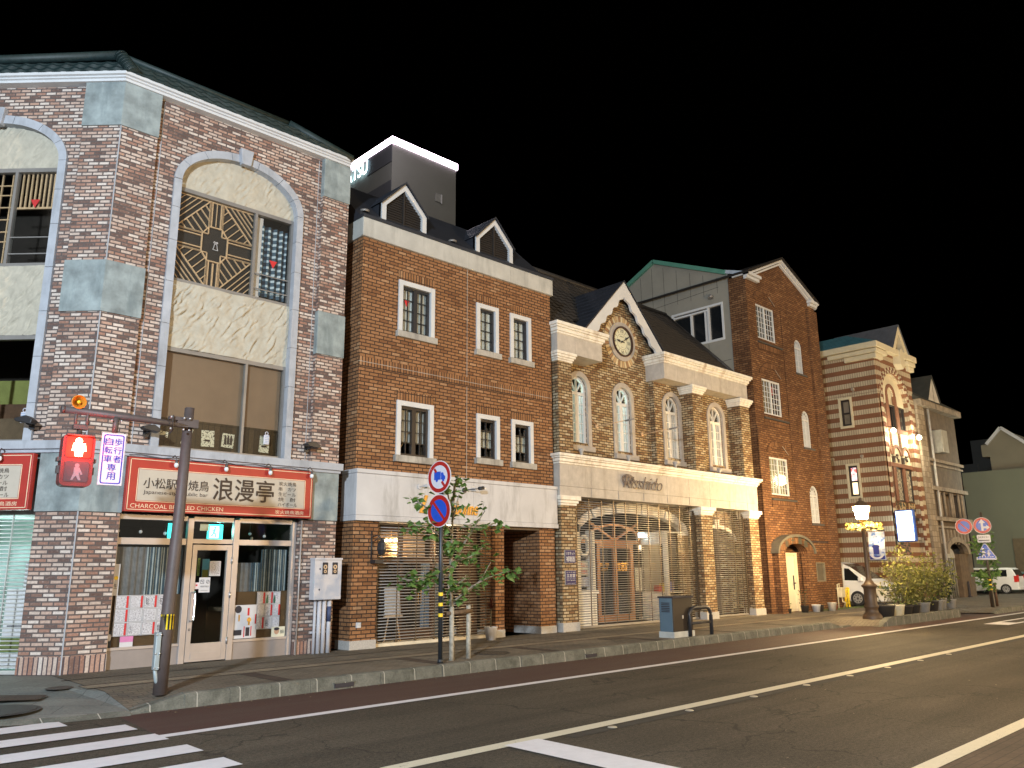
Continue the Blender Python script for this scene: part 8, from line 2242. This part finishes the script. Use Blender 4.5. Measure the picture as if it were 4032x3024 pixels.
def car(name, label, cat, x0, wid, prof, glass_side, glass_front, wheels, paint, ground, extra=None):
    t = thing(name, label, cat, (x0 + wid / 2, sum(p[0] for p in prof) / len(prof), ground))
    hw = lambda z: wid / 2 - max(0, z - 1.05) * .13 - max(0, .45 - z) * .1
    cx_ = x0 + wid / 2
    g = MB(W); n = len(prof)
    tris = tessellate_polygon([[Vector((p[0], p[1], 0)) for p in prof]])
    for s_ in (-1, 1):
        for tr in tris: g.face([(cx_ + s_ * hw(prof[i][1]), prof[i][0], prof[i][1]) for i in tr])
    for i in range(n):
        a, b_ = prof[i], prof[(i + 1) % n]
        g.face([(cx_ - hw(a[1]), *a), (cx_ + hw(a[1]), *a), (cx_ + hw(b_[1]), *b_), (cx_ - hw(b_[1]), *b_)], sm=False)
    body = g.build('body', paint, t, bevel=.05)
    for nm, polys, off in (('side_window', glass_side, .006),):
        for P in polys:
            g = MB(W); g.face([(cx_ - hw(z) - off, y, z) for y, z in P]); g.face([(cx_ + hw(z) + off, y, z) for y, z in P]); g.build(nm, M['car_glass'], body, recalc=False)
    for line in glass_front:
        g = MB(W)
        for a, b_ in zip(line, line[1:]):
            d = Vector((b_[0] - a[0], b_[1] - a[1])).normalized(); nn = Vector((d.y, -d.x)) * .014
            if nn.y < 0: nn = -nn
            g.face([(cx_ - hw(a[1]) + .05, a[0] + nn.x, a[1] + nn.y), (cx_ + hw(a[1]) - .05, a[0] + nn.x, a[1] + nn.y), (cx_ + hw(b_[1]) - .05, b_[0] + nn.x, b_[1] + nn.y), (cx_ - hw(b_[1]) + .05, b_[0] + nn.x, b_[1] + nn.y)])
        g.build('windscreen', M['car_glass'], body, recalc=False)
    for (y, z, r) in wheels:
        g = MB(W); fr = SIDE(x0)
        g.prism([(y + (r + .06) * math.cos(a), z + (r + .06) * math.sin(a)) for a in [k * 2 * math.pi / 24 for k in range(24)]], -.25, .004); g.build('wheel_arch', M['ink'], t)
        wheel(t, x0 - .012, y, z, r)
    return t, cx_, hw
X0 = 34.55
vp = [(14.10, .38), (14.06, .55), (14.07, .80), (14.12, 1.02), (14.70, 1.24), (15.10, 1.50), (15.55, 1.80), (15.85, 1.93), (16.3, 2.0), (18.4, 2.0), (18.55, 1.1), (18.55, .38)]
v1, cx_, hw = car('parked_van', 'white van parked nose out between the tall brick house and the striped house', 'van', X0, 1.70, vp,
    [[(14.98, 1.22), (15.75, 1.24), (15.75, 1.74), (15.55, 1.72)], [(15.85, 1.24), (17.2, 1.24), (17.2, 1.76), (15.85, 1.76)]], [((14.78, 1.292), (15.10, 1.50), (15.55, 1.80), (15.82, 1.917))], [(15.24, .50, .31), (17.7, .50, .31)], M['car_white'], .19)
g = MB(W)
g.face([(X0 - .012 + .01, 14.42, 1.03), (X0 - .002, 14.10, 1.0), (X0 - .002, 14.10, .88), (X0 - .002, 14.35, .92)]); g.face([(X0 + .02, 14.085, 1.0), (X0 + .36, 14.07, .98), (X0 + .36, 14.06, .88), (X0 + .02, 14.075, .88)]); g.face([(X0 + 1.34, 14.07, .98), (X0 + 1.68, 14.085, 1.0), (X0 + 1.68, 14.075, .88), (X0 + 1.34, 14.06, .88)])
g.build('headlight', plain('headl', (0.10, 0.16, 0.18), .08), v1, recalc=False)
g = MB(W)
for z in (.62, .70, .80): g.box(X0 + .1, X0 + 1.6, 14.045, 14.07, z, z + .035)
g.build('grille', M['ink'], v1)
g = MB(W); g.box(X0 - .18, X0 - .01, 14.92, 15.10, 1.20, 1.36); g.build('mirror', M['car_white'], v1, bevel=.03)
g = MB(W); g.tube([(X0 - .0, 14.12, .33), (X0 - .0, 14.85, .33)], .03, 6); g.build('skirt', M['ink'], v1)
kp = [(14.42, .42), (14.40, .85), (14.46, 1.15), (14.66, 1.58), (14.80, 1.66), (17.3, 1.66), (17.75, 1.2), (17.95, 1.05), (17.98, .42)]
X1 = 54.0
v2, cx_, hw = car('parked_minicar', 'small boxy white car in the car park with its tail to the road', 'car', X1, 1.5, kp,
    [[(14.95, 1.16), (15.8, 1.16), (15.8, 1.54), (14.95, 1.54)], [(15.9, 1.16), (16.7, 1.16), (16.7, 1.54), (15.9, 1.54)], [(16.8, 1.16), (17.6, 1.16), (17.2, 1.52), (16.8, 1.54)]], [((14.47, 1.18), (14.66, 1.56))], [(15.08, .46, .29), (17.2, .46, .29)], M['car_white'], .15)
g = MB(W)
for x in (X1 + .02, X1 + 1.3): g.box(x, x + .18, 14.395, 14.45, .85, 1.25)
g.box(X1 - .01, X1 + .02, 14.43, 14.60, .85, 1.2); g.build('tail_light', [M['tail_red']], v2)
g = MB(W); g.box(X1 + .05, X1 + 1.45, 14.37, 14.42, .42, .58); g.build('bumper', M['car_white'], v2, bevel=.02)
sp3 = [(14.3, .40), (14.25, .80), (14.6, .98), (15.2, 1.38), (16.4, 1.44), (17.3, 1.0), (18.4, .88), (18.45, .40)]
v3, cx_, hw = car('parked_car', 'dark teal car half hidden behind the small white car in the car park', 'car', 56.6, 1.65, [(p[0] - .55, p[1]) for p in sp3], [[(14.45, .98), (15.6, 1.0), (15.6, 1.34), (14.75, 1.3)]], [((14.12, 1.0), (14.62, 1.36))], [(14.7, .46, .30), (17.1, .46, .30)], plain('teal_paint', (0.10, 0.16, 0.16), .3), .15)
sp4 = [(p[0] + 1.4, p[1]) for p in sp3]
v4, cx_, hw = car('parked_car', 'pale car behind the far young tree in the car park', 'car', 51.0, 1.6, sp4, [[(16.3, .98), (17.5, 1.0), (17.4, 1.34), (16.6, 1.3)]], [((16.05, 1.0), (16.55, 1.36))], [(16.6, .46, .30), (19.0, .46, .30)], plain('grey_paint', (0.34, 0.36, 0.36), .3), .15)
g = MB(W); g.lathe([(.12, KZ), (.12, .22), (.05, .26), (.05, .95), (.03, 1.0), (0, 1.0)], (47.5, 15.0), 10); tag(g.build('traffic_post', M['ink'], loc=(47.5, 15.0, KZ)), 'short dark post at the edge of the car park', 'post')
light('car_park_light', 'POINT', (53.0, 13.0, 6.5), 240, (.85, 1.0, .86), .3)
light('far_warm_light', 'POINT', (46.0, 6.0, 7.0), 300, WARM, .3)
